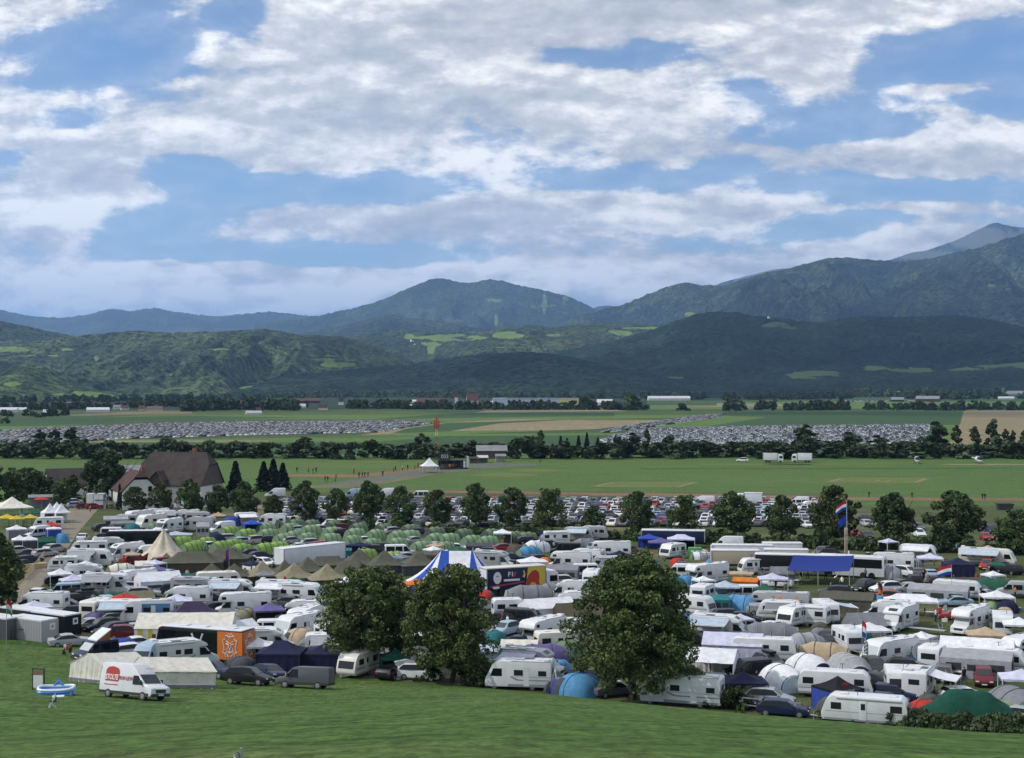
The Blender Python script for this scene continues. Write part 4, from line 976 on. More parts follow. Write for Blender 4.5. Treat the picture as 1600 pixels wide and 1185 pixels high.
@spec
def person(shirt='navy', legs='darkgrey', pose=0, hair=(.05, .03, .02)):
    """one lofted body: shoes, legs, hips, chest, arms, neck and head in a single mesh"""
    sp = Spec('person', 'person', 1.75)
    me = bpy.data.meshes.new('person'); st = .16 if pose else .08
    V = [(0,0,.95),(0,0,1.2),(0,0,1.42),(0,0,1.53),(.02,0,1.64),(.02,0,1.74), (0,.10,.90),(st,.11,.50),(st*.6,.11,.09),(st*.6+.16,.12,.05), (0,-.10,.90),(-st*.4,-.11,.50),(-st*1.6,-.11,.09),(-st*1.6+.15,-.12,.05),
         (0,.19,1.41),(-.06 if pose else 0,.26,1.14),(.10 if pose else .06,.26,.90),(.14 if pose else .08,.25,.80), (0,-.19,1.41),(.08 if pose else 0,-.26,1.14),(.22 if pose else .06,-.24,.92),(.28 if pose else .08,-.23,.83)]
    E = [(0,1),(1,2),(2,3),(3,4),(4,5),(0,6),(6,7),(7,8),(8,9),(0,10),(10,11),(11,12),(12,13),(2,14),(14,15),(15,16),(16,17),(2,18),(18,19),(19,20),(20,21)]
    Rr = [.155,.15,.145,.06,.105,.085,.095,.07,.05,.045,.095,.07,.05,.045,.07,.052,.04,.042,.07,.052,.04,.042]
    me.from_pydata(V, E, []); o = bpy.data.objects.new('person', me); COL.objects.link(o)
    sk = o.modifiers.new('s', 'SKIN'); o.modifiers.new('u', 'SUBSURF').levels = 1
    for i, r in enumerate(Rr): me.skin_vertices[0].data[i].radius = (r*(.75 if i in (0, 1, 2) else 1), r)
    me.skin_vertices[0].data[0].use_root = True
    dg = bpy.context.evaluated_depsgraph_get(); m2 = bpy.data.meshes.new_from_object(o.evaluated_get(dg)); bpy.data.objects.remove(o)
    for m in (SKIN, FB(shirt), FB(legs), mat('hair', hair, .8), PLAS): m2.materials.append(m)
    idx = []
    for p in m2.polygons:
        c = p.center
        if c.z > 1.5: k = 3 if (c.z > 1.69 or c.x < -.01) and c.z > 1.58 else 0
        elif c.z > .93 and abs(c.y) < .22: k = 1
        elif abs(c.y) > .2 and c.z > 1.14: k = 1
        elif abs(c.y) > .2 and c.z > .75: k = 0
        elif c.z > .10: k = 2
        else: k = 4
        idx.append(k)
    m2.polygons.foreach_set('material_index', idx); m2.polygons.foreach_set('use_smooth', [True]*len(idx)); m2.name = 'person'
    sp.part('person', m2); return sp
# ================================================================== one-off things
def text(body, parent, loc, size, m, rot=(R(90), 0, 0), name='lettering', ext=.004, sx=1., bold=0.):
    c = bpy.data.curves.new(name, 'FONT'); c.body = body; c.size = size; c.extrude = ext; c.align_x = 'CENTER'; c.align_y = 'CENTER'; c.offset = bold
    c.materials.append(m); t_ = bpy.data.objects.new(name, c); COL.objects.link(t_)
    me = bpy.data.meshes.new_from_object(t_.evaluated_get(bpy.context.evaluated_depsgraph_get())); bpy.data.objects.remove(t_); bpy.data.curves.remove(c)
    o = bpy.data.objects.new(name, me); COL.objects.link(o); o.parent = parent; o.location = loc; o.rotation_euler = rot; o.scale = (sx, 1, 1); return o
def kids(o, name): return [c for c in o.children if c.name.split('.')[0] == name]
INK_R = mat('red_print', (.40, .035, .02), .5); INK_W = mat('white_print', (.72, .72, .72), .5); INK_B = mat('black_print', (.02, .02, .022), .5); INK_Y = mat('yellow_print', (.62, .45, .05), .5); INK_N = mat('navy_print', (.02, .022, .07), .5); INK_O = mat('orange_print', (.62, .17, .03), .5); INK_G = mat('grey_print', (.3, .3, .32), .5)
def decal(parent, pts, m, y, s, name='emblem', t=.006):
    """flat printed shape, outline pts (x,z) on the side face at y, facing s"""
    mb = MB().use(m); n = len(pts)
    mb.add([(x, y, z) for x, z in pts]+[(x, y+s*t, z) for x, z in pts], [tuple(range(n)), tuple(range(2*n-1, n-1, -1))]+[(i, i+n, (i+1) % n+n, (i+1) % n) for i in range(n)])
    return ob(name, mb.data(name), parent)
def oval(cx, cz, rx, rz, n=24, a0=0, a1=360): return [(cx+rx*math.cos(R(a0+(a1-a0)*k/n)), cz+rz*math.sin(R(a0+(a1-a0)*k/n))) for k in range(n)]

# --- the white hire van on the slope
v = spawn(van('white', L=5.9, H=2.72), at(209, 1092), RY(209, -48), 'white high-roof hire van with red lettering parked on the grass slope beside cream tents', tilt=True)
W2 = -.9  # the side turned to the viewer
P_T = R(-6.3)
red = decal(v, [(-2.35, 1.2), (-.85, 1.2), (-.85, 2.02), (-1.05, 2.22), (-1.6, 2.33), (-2.1, 2.26), (-2.35, 2.05)], INK_R, -1.128, -1, 'logo_panel'); red.rotation_euler = (P_T, 0, 0)
text('STOLTE', v, (-1.60, -.972, 1.60), .56, INK_W, rot=(R(83.7), 0, 0), sx=.74, bold=.014)
text('PKW-LKW', v, (-.05, -.965, 1.58), .40, INK_R, rot=(R(83.7), 0, 0), sx=.86, bold=.008)
decal(v, rect(-2.4, -.85, 1.0, 1.07), INK_R, -1.004, -1, 'logo_line')
text('STOLTE', v, (1.62, 0, 2.40), .26, INK_R, rot=(R(28), 0, R(90)))
# --- cream frame tents
spawn(gable_tent('cream', 6.4, 3.7, 1.65, 2.55, 'nsew', skirt='grey'), at(171, 1064), RY(171, 48), 'cream frame tent with closed gable end standing behind the white hire van', tilt=True)
spawn(gable_tent('cream', 6.4, 4.4, 1.6, 2.6, 'nsew', skirt='grey'), at(268, 1073), RY(268, 22), 'cream frame tent with plain long wall between hire van and dark parked cars', tilt=True)
# --- paddling pool, board and camp stool
def pool():
    o = thing('paddling_pool', 'blue inflatable paddling pool with white rim on the grass slope', 'pool', at(88, 1081, .2), R(8))
    bl = mat('pool_blue', (.05, .22, .60), .3); wh = mat('pool_white', (.72, .76, .8), .3); rows = []
    def ring(z, r, m, nm, wav=.0):
        N = 40; pts = []
        for k in range(N):
            a = 2*math.pi*k/N; c, s = math.cos(a), math.sin(a); q = (abs(c)**4+abs(s)**4)**-.25
            pts.append((1.35*c*q, .95*s*q, z+wav*math.cos(2*a)))
        mb = MB().use(m); rr = []
        for k in range(N+1):
            p = Vector(pts[k % N]); t = Vector((p.x, p.y, 0)).normalized()
            rr.append([tuple(p+t*r*math.cos(b)+Vector((0, 0, r*math.sin(b)))) for b in np.linspace(0, 2*math.pi, 9)])
        ob(nm, mb.grid(rr).data(nm, smooth=True), o)
    ring(.12, .13, bl, 'tube'); ring(.32, .13, bl, 'tube', .02); ring(.52, .11, wh, 'rim', .05)
    mb = MB().use(mat('pool_water', (.30, .42, .52), .08)); mb.box(-1.3, 1.3, -.9, .9, .02, .30); ob('water', mb.data('water'), o)
    mb = MB().use(bl); mb.tube([(-.3, .95, .5), (0, 1.0, .85), (.4, .95, .5)], .13, 8); ob('headrest', mb.data('headrest'), o)
    p = at(60, 1066, .7); b = thing('notice_board', 'white notice board on a frame beside the blue paddling pool', 'sign', p, R(-12))
    ob('frame', MB().use(BARK).box(-.55, -.47, -.05, .05, 0, 1.75).box(.47, .55, -.05, .05, 0, 1.75).box(-.55, .55, -.05, .05, 1.72, 1.8).data('frame'), b)
    ob('panel', MB().use(P('white')).box(-.42, .42, -.08, -.04, .25, 1.25).data('panel'), b); ob('header', MB().use(mat('brown_print', (.22, .12, .09), .6)).box(-.45, .45, -.08, -.04, 1.35, 1.62).data('header'), b)
    c = thing('folding_chair', 'white folding chair with black seat in front of the paddling pool', 'chair', at(82, 1096, .45), R(200))
    ob('seat', MB().use(FB('black')).box(-.25, .25, -.25, .25, .42, .46).data('seat'), c); ob('backrest', MB().use(FB('black')).box(-.25, -.21, -.25, .25, .5, .95).data('backrest'), c)
    for s in (-1, 1): ob('leg', MB().use(P('white')).tube([(.25, s*.25, 0), (-.22, s*.25, .95)], .025).tube([(-.25, s*.27, 0), (.22, s*.27, .45)], .025).data('leg'), c)
    t = thing('camp_table', 'small white camp table between folding chair and paddling pool', 'table', at(91, 1089, .6), R(10))
    ob('tabletop', MB().use(P('white')).box(-.4, .4, -.3, .3, .62, .66).data('tabletop'), t)
    for x in (-.35, .35):
        for y in (-.25, .25): ob('leg', MB().use(ALU).tube([(x, y, 0), (x, y, .62)], .02).data('leg'), t)
pool()
# --- coaches
def coach(label, px, py, yaw, L=12., H=3.45, col='white', low=None, dark=True):
    o = thing('coach', label, 'coach', at(px, py, H), RY(px, yaw)); a, b = -L/2, L/2; W = 2.55
    pr = [(a, .35), (b-.05, .35), (b, .9), (b-.12, 2.0), (b-.45, H-.15), (b-.8, H), (a+.25, H), (a+.05, H-.2), (a, 1.0)]
    ob('body', MB().use(P(col)).prism(pr, -W/2, W/2).data('body', .08), o)
    ob('roof', MB().use(P('white')).box(a+.25, b-.8, -W/2+.12, W/2-.12, H-.02, H+.06).data('roof', .03), o)
    for s in (-1, 1):
        ob('side_window', side_poly(MB().use(GLASS), [(a+.35, 1.65), (b-.3, 1.65), (b-.55, H-.35), (a+.35, H-.35)], W, s).data('side_window'), o)
        if low: ob('side_panel', side_poly(MB().use(P(low)), rect(a+.1, b-.4, .45, 1.6), W, s, t=.008).data('side_panel'), o)
        ob('tail_light', MB().use(RED).box(a-.02, a+.03, s*1.1-.08, s*1.1+.08, .7, 1.3).data('tail_light'), o)
    mb = MB().use(SCREEN); slab(mb, (b-.02, 1.2), (b-.43, H-.25), -1.1, 1.1, .03); ob('windscreen', mb.data('windscreen'), o)
    ob('rear_window', MB().use(GLASS).box(a-.02, a+.03, -.95, .95, 2.1, H-.4).data('rear_window'), o)
    for x in (b-2.6, a+3.2, a+1.9):
        for s in (-1, 1): ob('wheel', MB().use(TYRE).wheel(x, s*(W/2-.14), .5, .3).data('wheel'), o)
    for x in (a+2, 0, b-3): ob('roof_hatch', MB().use(P('white')).box(x-.5, x+.5, -.5, .5, H+.05, H+.16).data('roof_hatch', .03), o)
    ob('mirror', MB().use(PLAS).box(b-.1, b+.25, 1.25, 1.45, 2.0, 2.6).data('mirror'), o); return o
c = coach('black coach with orange rear bearing white lion drawings beside the navy party tents', 320, 980, 147, 11., 3.5, 'black')
a = -5.5
for s in (-1, 1): ob('rear_panel', side_poly(MB().use(INK_O), rect(a+.02, a+3.1, .42, 3.38), 2.55, s, t=.02).data('rear_panel'), c)
ob('rear_panel', MB().use(INK_O).box(a-.06, a-.03, -1.24, 1.24, .4, 3.38).data('rear_panel'), c)
def lion(parent, cx, put, sc=1.):
    """lion head in white strokes: mane, crown, eyes, muzzle, beard; put(x, z) gives a 3-D point"""
    L = [[(-.75, .1), (-.85, .6), (-.6, .75), (-.5, 1.15), (0, 1.0), (.5, 1.15), (.6, .75), (.85, .6), (.75, .1)], [(-.35, 1.15), (-.15, 1.4), (0, 1.2), (.15, 1.4), (.35, 1.15)],
         [(-.75, .1), (-.7, -.4), (-.9, -.6), (-.6, -.75), (-.5, -1.15)], [(.75, .1), (.7, -.4), (.9, -.6), (.6, -.75), (.5, -1.15)], [(-.45, .6), (-.1, .35), (-.15, -.1), (0, -.25), (.15, -.1), (.1, .35), (.45, .6)],
         [(-.5, .3), (-.2, .2)], [(.5, .3), (.2, .2)], [(-.3, -.2), (-.45, -.7), (-.15, -1.1)], [(.3, -.2), (.45, -.7), (.15, -1.1)], [(0, -.25), (0, -.6)], [(-.3, -.55), (0, -.68), (.3, -.55)]]
    mb = MB().use(INK_W)
    for l in L: mb.tube([put(cx+x*sc, 1.85+z*sc) for x, z in l], .055*sc, 5)
    ob('lion_emblem', mb.data('lion_emblem'), parent)
# the side turned to the viewer is +y for this heading
lion(c, a+1.55, lambda x, z: (x, 1.31, z), 1.0); lion(c, 0, lambda x, z: (a-.07, x, z), .95)
mb = MB().use(INK_W); mb.tube([(1.6-2.2, 1.31, 3.0), (1.9-2.2, 1.31, 2.3), (2.3-2.2, 1.31, 2.1)], .12, 5).tube([(3.0-2.2, 1.31, 3.0), (2.7-2.2, 1.31, 2.3), (2.3-2.2, 1.31, 2.1)], .12, 5); ob('emblem', mb.data('emblem'), c)
coach('white touring coach with black windows behind the blue canopy and tall mast', 1328, 868, 168, 11., 3.35, 'white')
coach('black double-axle coach with white roof beside the dirt road behind the beige star tent', 214, 829, 172, 11.5, 3.3, 'black')
# --- box trailers and lorries
def trailer(label, px, py, yaw, L, H=3.7, W=2.5, col='white', side=None, z0=1.1, cabcol=None, name='trailer', roof='white'):
    o = thing(name, label, 'trailer' if not cabcol else 'lorry', at(px, py, H), RY(px, yaw)); a, b = -L/2, L/2; bb = b-(2.2 if cabcol else 0)
    ob('box', MB().use(P(side or col)).box(a, bb, -W/2, W/2, z0, H).data('box', .03), o)
    ob('roof', MB().use(P(roof)).box(a-.04, bb+.04, -W/2-.04, W/2+.04, H-.12, H+.04).data('roof', .02), o)
    for x in (a+.03, bb-.03):
        for y in (-W/2, W/2): ob('corner_post', MB().use(SEAL).box(x-.07, x+.07, y-.05, y+.05, z0, H-.12).data('corner_post'), o)
    ob('rear_door', MB().use(P('white')).box(a-.03, a, -W/2+.1, -.02, z0+.1, H-.2).box(a-.03, a, .02, W/2-.1, z0+.1, H-.2).data('rear_door'), o)
    ob('chassis', MB().use(PLAS).box(a+.2, b-.3, -.5, .5, .7, z0).data('chassis'), o)
    for x in ((a+1.2, a+2.4) if L > 6 else (a+1.4,)):
        for s in (-1, 1): ob('wheel', MB().use(TYRE).wheel(x, s*(W/2-.16), .48, .3).data('wheel'), o)
    if cabcol:
        ob('cab', MB().use(P(cabcol)).prism([(bb+.15, .5), (b, .5), (b+.03, 1.5), (b-.15, 2.9), (b-.6, 3.2), (bb+.15, 3.2)], -1.2, 1.2).data('cab', .08), o)
        mb = MB().use(SCREEN); slab(mb, (b+.02, 1.6), (b-.12, 2.65), -1.05, 1.05, .03); ob('windscreen', mb.data('windscreen'), o)
        for s in (-1, 1):
            ob('side_window', side_poly(MB().use(GLASS), [(bb+.7, 1.65), (b-.25, 1.65), (b-.35, 2.5), (bb+.7, 2.5)], 2.4, s).data('side_window'), o)
            ob('wheel', MB().use(TYRE).wheel(b-1.1, s*1.05, .48, .3).data('wheel'), o)
    return o
trailer('long plain white semi-trailer between the green tents and olive army tents', 485, 852, 40, 13.)
o = trailer('lorry with navy and yellow sponsor print in front of the blue striped marquee', 812, 884, 26, 11.5, 4.0, 2.5, 'white', 'navy', .9, 'white', 'lorry', 'cream')
# print on the viewer's side (-y): white oval, wordmark, bull before a sun on yellow
y = -1.25; a = -5.75
decal(o, rect(1.05, 3.5, .95, 3.85), INK_Y, y-.005, -1, 'yellow_panel'); decal(o, [(.35, .95), (1.06, .95), (1.06, 3.85), (1.7-1.0, 3.85)], INK_Y, y-.004, -1, 'yellow_panel')
decal(o, oval(-4.1, 2.6, .62, .85), INK_W, y-.006, -1, 'oval_badge'); decal(o, [(-4.4, 2.7), (-4.1, 2.95), (-3.8, 2.7), (-4.1, 2.8)], INK_B, y-.012, -1, 'badge_mark')
text('F1', o, (-2.0, y-.014, 3.0), .9, INK_W, sx=1.1, bold=.02); decal(o, [(-1.75, 2.65), (-1.3, 2.65), (-1.1, 3.3), (-1.55, 3.3)], INK_R, y-.010, -1, 'red_mark')
decal(o, rect(-3.1, -.6, 2.05, 2.35), INK_W, y-.008, -1, 'word_line'); decal(o, [(-5.2, 1.3), (.2, 1.75), (.2, 1.95), (-5.2, 1.5)], INK_R, y-.008, -1, 'red_line')
decal(o, [(.1, 1.0), (.5, 1.55), (.45, 2.1), (.8, 2.75), (1.35, 3.3), (1.95, 3.45), (2.4, 3.1), (2.55, 2.4), (2.45, 1.8), (2.6, 1.25), (2.15, 1.1), (1.9, 1.6), (1.3, 1.75), (.95, 1.3), (.5, 1.05)], INK_R, y-.014, -1, 'bull_emblem')
decal(o, [(-.2, 2.6), (.15, 2.4), (.3, 2.9), (.15, 3.4), (-.1, 3.5), (.05, 3.0)], INK_Y, y-.013, -1, 'horn_emblem')
decal(o, oval(-4.3, 1.25, .55, .22), INK_W, y-.008, -1, 'badge')
trailer('beige box trailer with white front beside the pallet fence', 1148, 859, 4, 7.6, 3.3, 2.5, 'cream', 'beige')
trailer('long low white-roofed trailer behind the beige box trailer', 1160, 851, 3, 10., 3.1, 2.5, 'white')
trailer('white box trailer on top row beside dark hedge, nearer of two', 1228, 858, 4, 7., 3.0, 2.5, 'white', 'cream')
trailer('white box trailer under the roadside trees, farther of two', 1222, 848, 8, 6.5, 3.1, 2.5, 'white')
trailer('dark-sided trailer with long white roof behind the blue canopy', 1243, 866, -2, 12.5, 3.3, 2.5, 'white', 'black')
trailer('dark navy trailer with long white roof behind the lilac gazebos', 1052, 828, -2, 11.5, 3.2, 2.5, 'white', 'navy')
# --- site containers
def container(label, px, py, yaw, side, roof='white', L=6., H=2.55, mark=True):
    o = thing('container', label, 'container', at(px, py, H), RY(px, yaw)); W = 2.4; m = P(side)
    ob('body', MB().use(m).box(-L/2, L/2, -W/2, W/2, .05, H).data('body', .02), o)
    mb = MB().use(m)
    for s in (-1, 1):
        for k in range(20):
            x = -L/2+.25+k*(L-.5)/20; mb.box(x, x+.13, s*W/2-.01, s*W/2+s*.035, .15, H-.15) if s > 0 else mb.box(x, x+.13, -W/2-.035, -W/2+.01, .15, H-.15)
    ob('side_panel', mb.data('side_panel'), o)
    ob('roof', MB().use(P(roof)).box(-L/2-.03, L/2+.03, -W/2-.03, W/2+.03, H-.1, H+.05).box(-L/2, L/2, -.08, .08, H+.05, H+.09).data('roof'), o)
    for x in (-L/2, L/2):
        for y in (-W/2, W/2): ob('corner_post', MB().use(m).box(x-.08, x+.08, y-.06, y+.06, 0, H-.1).data('corner_post'), o)
    ob('door', MB().use(m).box(-L/2-.04, -L/2, -W/2+.1, W/2-.1, .15, H-.2).data('door'), o)
    if mark:
        s = ob('sign', MB().use(INK_W).box(-L/2-.07, -L/2-.045, -.75, .0, 1.35, 2.1).data('sign'), o)
        ob('sign_mark', MB().use(INK_B if side == 'black' else INK_G).box(-L/2-.085, -L/2-.07, -.56, -.2, 1.55, 1.9).data('sign_mark'), s)
    return o
container('light grey site container with small sign at the edge of the grass slope', 50, 965, 130, 'silver')
container('black site container with white square sign beside the light grey one', 87, 957, 130, 'black')
container('dark site container with pale roof behind the grey and black containers', 38, 950, 130, 'darkgrey', mark=False)
container('grey site container cut by the picture edge behind grass slope', -4, 962, 130, 'grey', mark=False)
# --- star tent
def star_tent():
    o = thing('star_tent', 'beige star-shaped marquee with one tall peak and arched openings', 'tent', at(256, 877), R(20)); n = 6; H = 5.6; rows = []
    for j in range(9):
        t = j/8; row = []
        for k in range(48):
            a = 2*math.pi*k/48; c = (.5+.5*math.cos(n*a))**.8; r = (5.2*c+3.1*(1-c))*t; z = H*(1-t)**1.45+ (1-c)*1.75*t**1.6
            row.append((r*math.cos(a), r*math.sin(a), z))
        rows.append(row)
    m = fabric('star_canvas', (.56, .50, .39)); ob('canopy', MB().use(m).grid(rows, close=True).data('canopy', thick=.02, smooth=True), o)
    ob('pole', MB().use(BARK).tube([(0, 0, 0), (0, 0, H+.3)], .07).data('pole'), o)
star_tent()
# --- striped marquee
def big_top():
    H = 5.9; o = thing('striped_marquee', 'blue and white striped big-top marquee behind the two round trees', 'marquee', at(714, 861, H), R(0)); mw, mb_ = FB('white'), fabric('bigtop_blue', (.03, .08, .38)); mb = MB()
    N = 18
    def rim(k): a = 2*math.pi*k/N+.05; return Vector((7.4*math.cos(a), 6.0*math.sin(a), 1.7))
    def apex(k): a = 2*math.pi*k/N+.05; return Vector((2.3*(1 if math.cos(a) > .25 else -1 if math.cos(a) < -.25 else math.cos(a)*4), 0, H))
    for k in range(N):
        mb.use(mw if k % 2 else mb_); rows = []
        for j in range(7):
            t = j/6; s = Vector((0, 0, -.55*math.sin(math.pi*t))); rows.append([tuple(apex(k).lerp(rim(k), t)+s), tuple(apex(k+1).lerp(rim(k+1), t)+s)])
        mb.grid(rows)
    ob('roof', mb.data('roof', thick=.03), o)
    mb = MB()
    for k in range(N): mb.use(mw if k % 2 else mb_); p, q = rim(k), rim(k+1); mb.quad((p.x*.98, p.y*.98, 0), (q.x*.98, q.y*.98, 0), (q.x*.98, q.y*.98, 1.7), (p.x*.98, p.y*.98, 1.7))
    ob('wall', mb.data('wall', thick=.02), o)
    for x in (-2.3, 2.3): ob('mast', MB().use(ALU).tube([(x, 0, 0), (x, 0, H+.5)], .08).data('mast'), o)
big_top()
# --- big blue canopy stretched from the trailer
def canopy():
    o = thing('blue_canopy', 'large royal blue canopy on poles stretched from the white-roofed trailer', 'canopy', at(1272, 909), R(-4)); rows = []
    for j in range(7):
        t = j/6; rows.append([(-4.6+9.2*i/8+1.8*t, -4.4+7.0*t, 2.2+1.5*t-.25*math.sin(math.pi*t)-.1*math.sin(math.pi*i/8)) for i in range(9)])
    ob('canopy', MB().use(fabric('tarp_blue', (.018, .037, .20), .08)).grid(rows).data('canopy', thick=.03), o)
    for x, y, z in ((-4.5, -4.4, 2.2), (0, -4.4, 2.1), (4.6, -4.4, 2.2), (-2.8, 2.6, 3.6), (6.3, 2.6, 3.6)): ob('pole', MB().use(P('silver')).tube([(x, y, 0), (x, y, z)], .06).data('pole'), o)
canopy()
# --- mast with two flags
def mast():
    o = thing('flag_mast', 'tall wrapped timber mast carrying a striped and a blue flag', 'mast', at(1322, 896), 0); m = mat('camouflage_wrap', (.30, .25, .19), .9, var=.6, vscale=2.2)
    ob('column', MB().use(m).box(-.24, .24, -.22, .22, 0, 7.2).data('column', .03), o); ob('pole', MB().use(ALU).tube([(.1, 0, 7.2), (.1, 0, 11.6)], .07).data('pole'), o)
    f = flag(('red', 'white', 'blue'), 11.5, 2.1, 1.4, -1, .5); ob('cloth', f.parts[1][1], o, (.1, 0, 0)); g = flag(('blue',), 9.3, 2.1, 1.4, -1, .7, seed=2); ob('cloth', g.parts[1][1], o, (.1, 0, 0))
mast()
# --- farmhouse group by the trees
def gabled(name, label, cat, px, py, yaw, L, W, eave, H, wall, roof, hip=0., windows=(), chimney=False, dormer=False, base=True, fine=True, over=.6, white_end=False):
    loc = at(px, py) if base else at(px, py, H); o = thing(name, label, cat, loc, RY(px, yaw)); l, w = L/2, W/2
    ob('wall', MB().use(wall).prism([(-w, 0), (w, 0), (w, eave-.3), (0, H-.4), (-w, eave-.3)] if not hip else [(-w, 0), (w, 0), (w, eave-.5), (w*hip, eave+(H-eave)*(1-hip)-.5), (-w*hip, eave+(H-eave)*(1-hip)-.5), (-w, eave-.5)], -l, l).data('wall'), o, rz=R(90))
    mb = MB().use(roof); k = (H-eave)/w; e = eave-over*k
    hx = l-(H-eave)*hip*.55 if hip else l+over*.6; zz = eave+(H-eave)*(1-hip)
    for s in (-1, 1):
        if hip: mb.add([(-l-over*.5, s*(w+over), e), (l+over*.5, s*(w+over), e), (l+over*.5, s*w*hip, zz), (hx, 0, H), (-hx, 0, H), (-l-over*.5, s*w*hip, zz)], [(0, 1, 2, 3, 4, 5)])
        else: mb.add([(-l-over*.5, s*(w+over), e), (l+over*.5, s*(w+over), e), (l+over*.5, 0, H), (-l-over*.5, 0, H)], [(0, 1, 2, 3)])
    if hip:
        for s in (-1, 1): mb.add([(s*(l+over*.5), -w*hip, zz), (s*(l+over*.5), w*hip, zz), (s*hx, 0, H)], [(0, 1, 2)])
    r = ob('roof', mb.data('roof', thick=.22), o)
    if chimney: ob('chimney', MB().use(mat('brick', (.22, .09, .06), .9)).box(l*.3, l*.3+.8, -.4+w*.3, .4+w*.3, H-w*.5, H+.9).data('chimney'), r)
    for (x, y, z, sx, sz, f) in windows:      # f: 0 long side -y, 1 gable end +x
        q = MB().use(mat('window_frame', (.55, .55, .52), .6)); g = MB().use(GLASS)
        if f == 0: q.box(x-sx/2-.12, x+sx/2+.12, -w-.06, -w+.02, z-.12, z+sz+.12); g.box(x-sx/2, x+sx/2, -w-.09, -w-.05, z, z+sz)
        else: q.box(l-.02, l+.06, y-sx/2-.12, y+sx/2+.12, z-.12, z+sz+.12); g.box(l+.05, l+.09, y-sx/2, y+sx/2, z, z+sz)
        fo = ob('window', q.data('window'), o); ob('pane', g.data('pane'), fo)
    return o
WALLW = mat('white_render', (.62, .61, .57), .9, var=.12, vscale=.4); WALLC = mat('cream_render', (.52, .46, .34), .9, var=.1, vscale=.4); WOOD = mat('weathered_boards', (.10, .085, .07), .9, var=.3, vscale=1.5)
ROOFB = mat('brown_tiles', (.046, .034, .031), .9, var=.35, vscale=.5, bump=.4, bscale=2.); ROOFR = mat('red_tiles', (.105, .040, .032), .9, var=.3, vscale=.5, bump=.4, bscale=2.); ROOFG = mat('grey_sheet', (.20, .21, .22), .7, var=.15, vscale=.3)
def farm():
    o = gabled('barn', 'big farmhouse barn with steep dark brown half-hipped roof and dormer', 'barn', 281, 790, -24, 17, 13.5, 6.0, 13.2, WALLW, ROOFB, .42, [(7.9, y, 1.2, 1.3, 1.8, 1) for y in (-4, -1.2, 1.6, 4.2)], True)
    w = ob('gable_boards', MB().use(WOOD).prism([(-6.6, 5.2), (6.6, 5.2), (6.6, 6.0), (2.8, 10.1), (-2.8, 10.1), (-6.6, 6.0)], 8.5, 8.62).data('gable_boards'), o); w.rotation_euler = (0, 0, R(90)); w.location = (17.1, 0, 0)
    d = MB().use(ROOFB); 
    d.add([(-4.6, -8.6, 6.6), (-2.4, -8.6, 8.9), (-2.4, -3.2, 8.9), (-4.6, -5.4, 6.6), (-.2, -8.6, 6.6), (-.2, -5.4, 6.6)], [(0, 1, 2, 3), (1, 4, 5, 2)]); ob('dormer_roof', d.data('dormer_roof', thick=.15), o)
    ob('dormer', MB().use(WOOD).add([(-4.3, -8.2, 5.6), (-.5, -8.2, 5.6), (-.5, -8.2, 6.7), (-2.4, -8.2, 8.6), (-4.3, -8.2, 6.7), (-4.3, -5.5, 5.6), (-.5, -5.5, 5.6), (-.5, -5.5, 6.7), (-2.4, -4.5, 8.6), (-4.3, -5.5, 6.7)], [(0, 1, 2, 3, 4), (0, 5, 6, 1), (1, 6, 7, 2), (2, 7, 8, 3), (3, 8, 9, 4), (4, 9, 5, 0)]).data('dormer'), o)
    gabled('white_house', 'white gabled farmhouse with red-brown roof joined beside the big barn', 'house', 212, 794, -76, 10, 8.6, 5.0, 9.2, WALLW, mat('red_brown_tiles', (.070, .034, .029), .9, var=.3, vscale=.5), .38, [(0, y, z, .9, 1.3, 1) for y in (-2.2, 2.2) for z in (1.4, 4.2)], True)
    gabled('shed', 'long low shed with grey roof behind the white farmhouse', 'shed', 212, 752, 4, 16, 8, 3.2, 5.0, WALLW, ROOFG)
    gabled('brown_house', 'low house with dark brown roof half hidden behind tall trees', 'house', 118, 773, 8, 15, 9, 3.4, 7.2, WALLW, ROOFB)
farm()
# ================================================================== the camp, thing by thing: (kind, px, py of the roof's middle, heading, label)
used_labels = {}
def put(sp, px, py, yaw, label, group=None, tilt=False, name=None, base=False, scale=None, cat=None):
    loc = (on_flat if px > 540 and not tilt else at)(px, py, 0 if base else sp.H*(scale if isinstance(scale, float) else 1))
    return spawn(sp, loc, RY(px, yaw), label, group, name, scale, tilt, cat)
G_MH, G_CV, G_GZ, G_CAR, G_TT, G_VAN = 'motorhomes in the camp', 'caravans in the camp', 'gazebos in the camp', 'cars parked in the camp', 'tents in the camp', 'vans in the camp'
def mh(px, py, yaw, lab, **k): k.setdefault('style', 'semi'); return put(motorhome(**k), px, py, yaw, lab, G_MH)
def cv(px, py, yaw, lab, **k): return put(caravan(**k), px, py, yaw, lab, G_CV)
def vn(px, py, yaw, lab, tilt=False, **k): return put(van(**k), px, py, yaw, lab, G_VAN, tilt)
def cr(px, py, yaw, lab, kind='hatch', col='grey', tilt=False, **k): return put(car(kind, col, **k), px, py, yaw, lab, G_CAR, tilt)
def gz(px, py, yaw, lab, col='white', **k): return put(gazebo(col, **k), px, py, yaw, lab, G_GZ)
def gt(px, py, yaw, lab, *a, **k): return put(gable_tent(*a, **k), px, py, yaw, lab, G_TT)
def dt(px, py, yaw, lab, *a, **k): return put(dome_tent(*a, **k), px, py, yaw, lab, G_TT)
def tt(px, py, yaw, lab, *a, **k): return put(tunnel_tent(*a, **k), px, py, yaw, lab, G_TT)
def ar(px, py, yaw, lab, *a, **k): return put(army_tent(*a, **k), px, py, yaw, lab, 'canvas army tents')
def po(px, py, yaw, lab, *a, **k): return put(porch_tent(*a, **k), px, py, yaw, lab, G_TT)
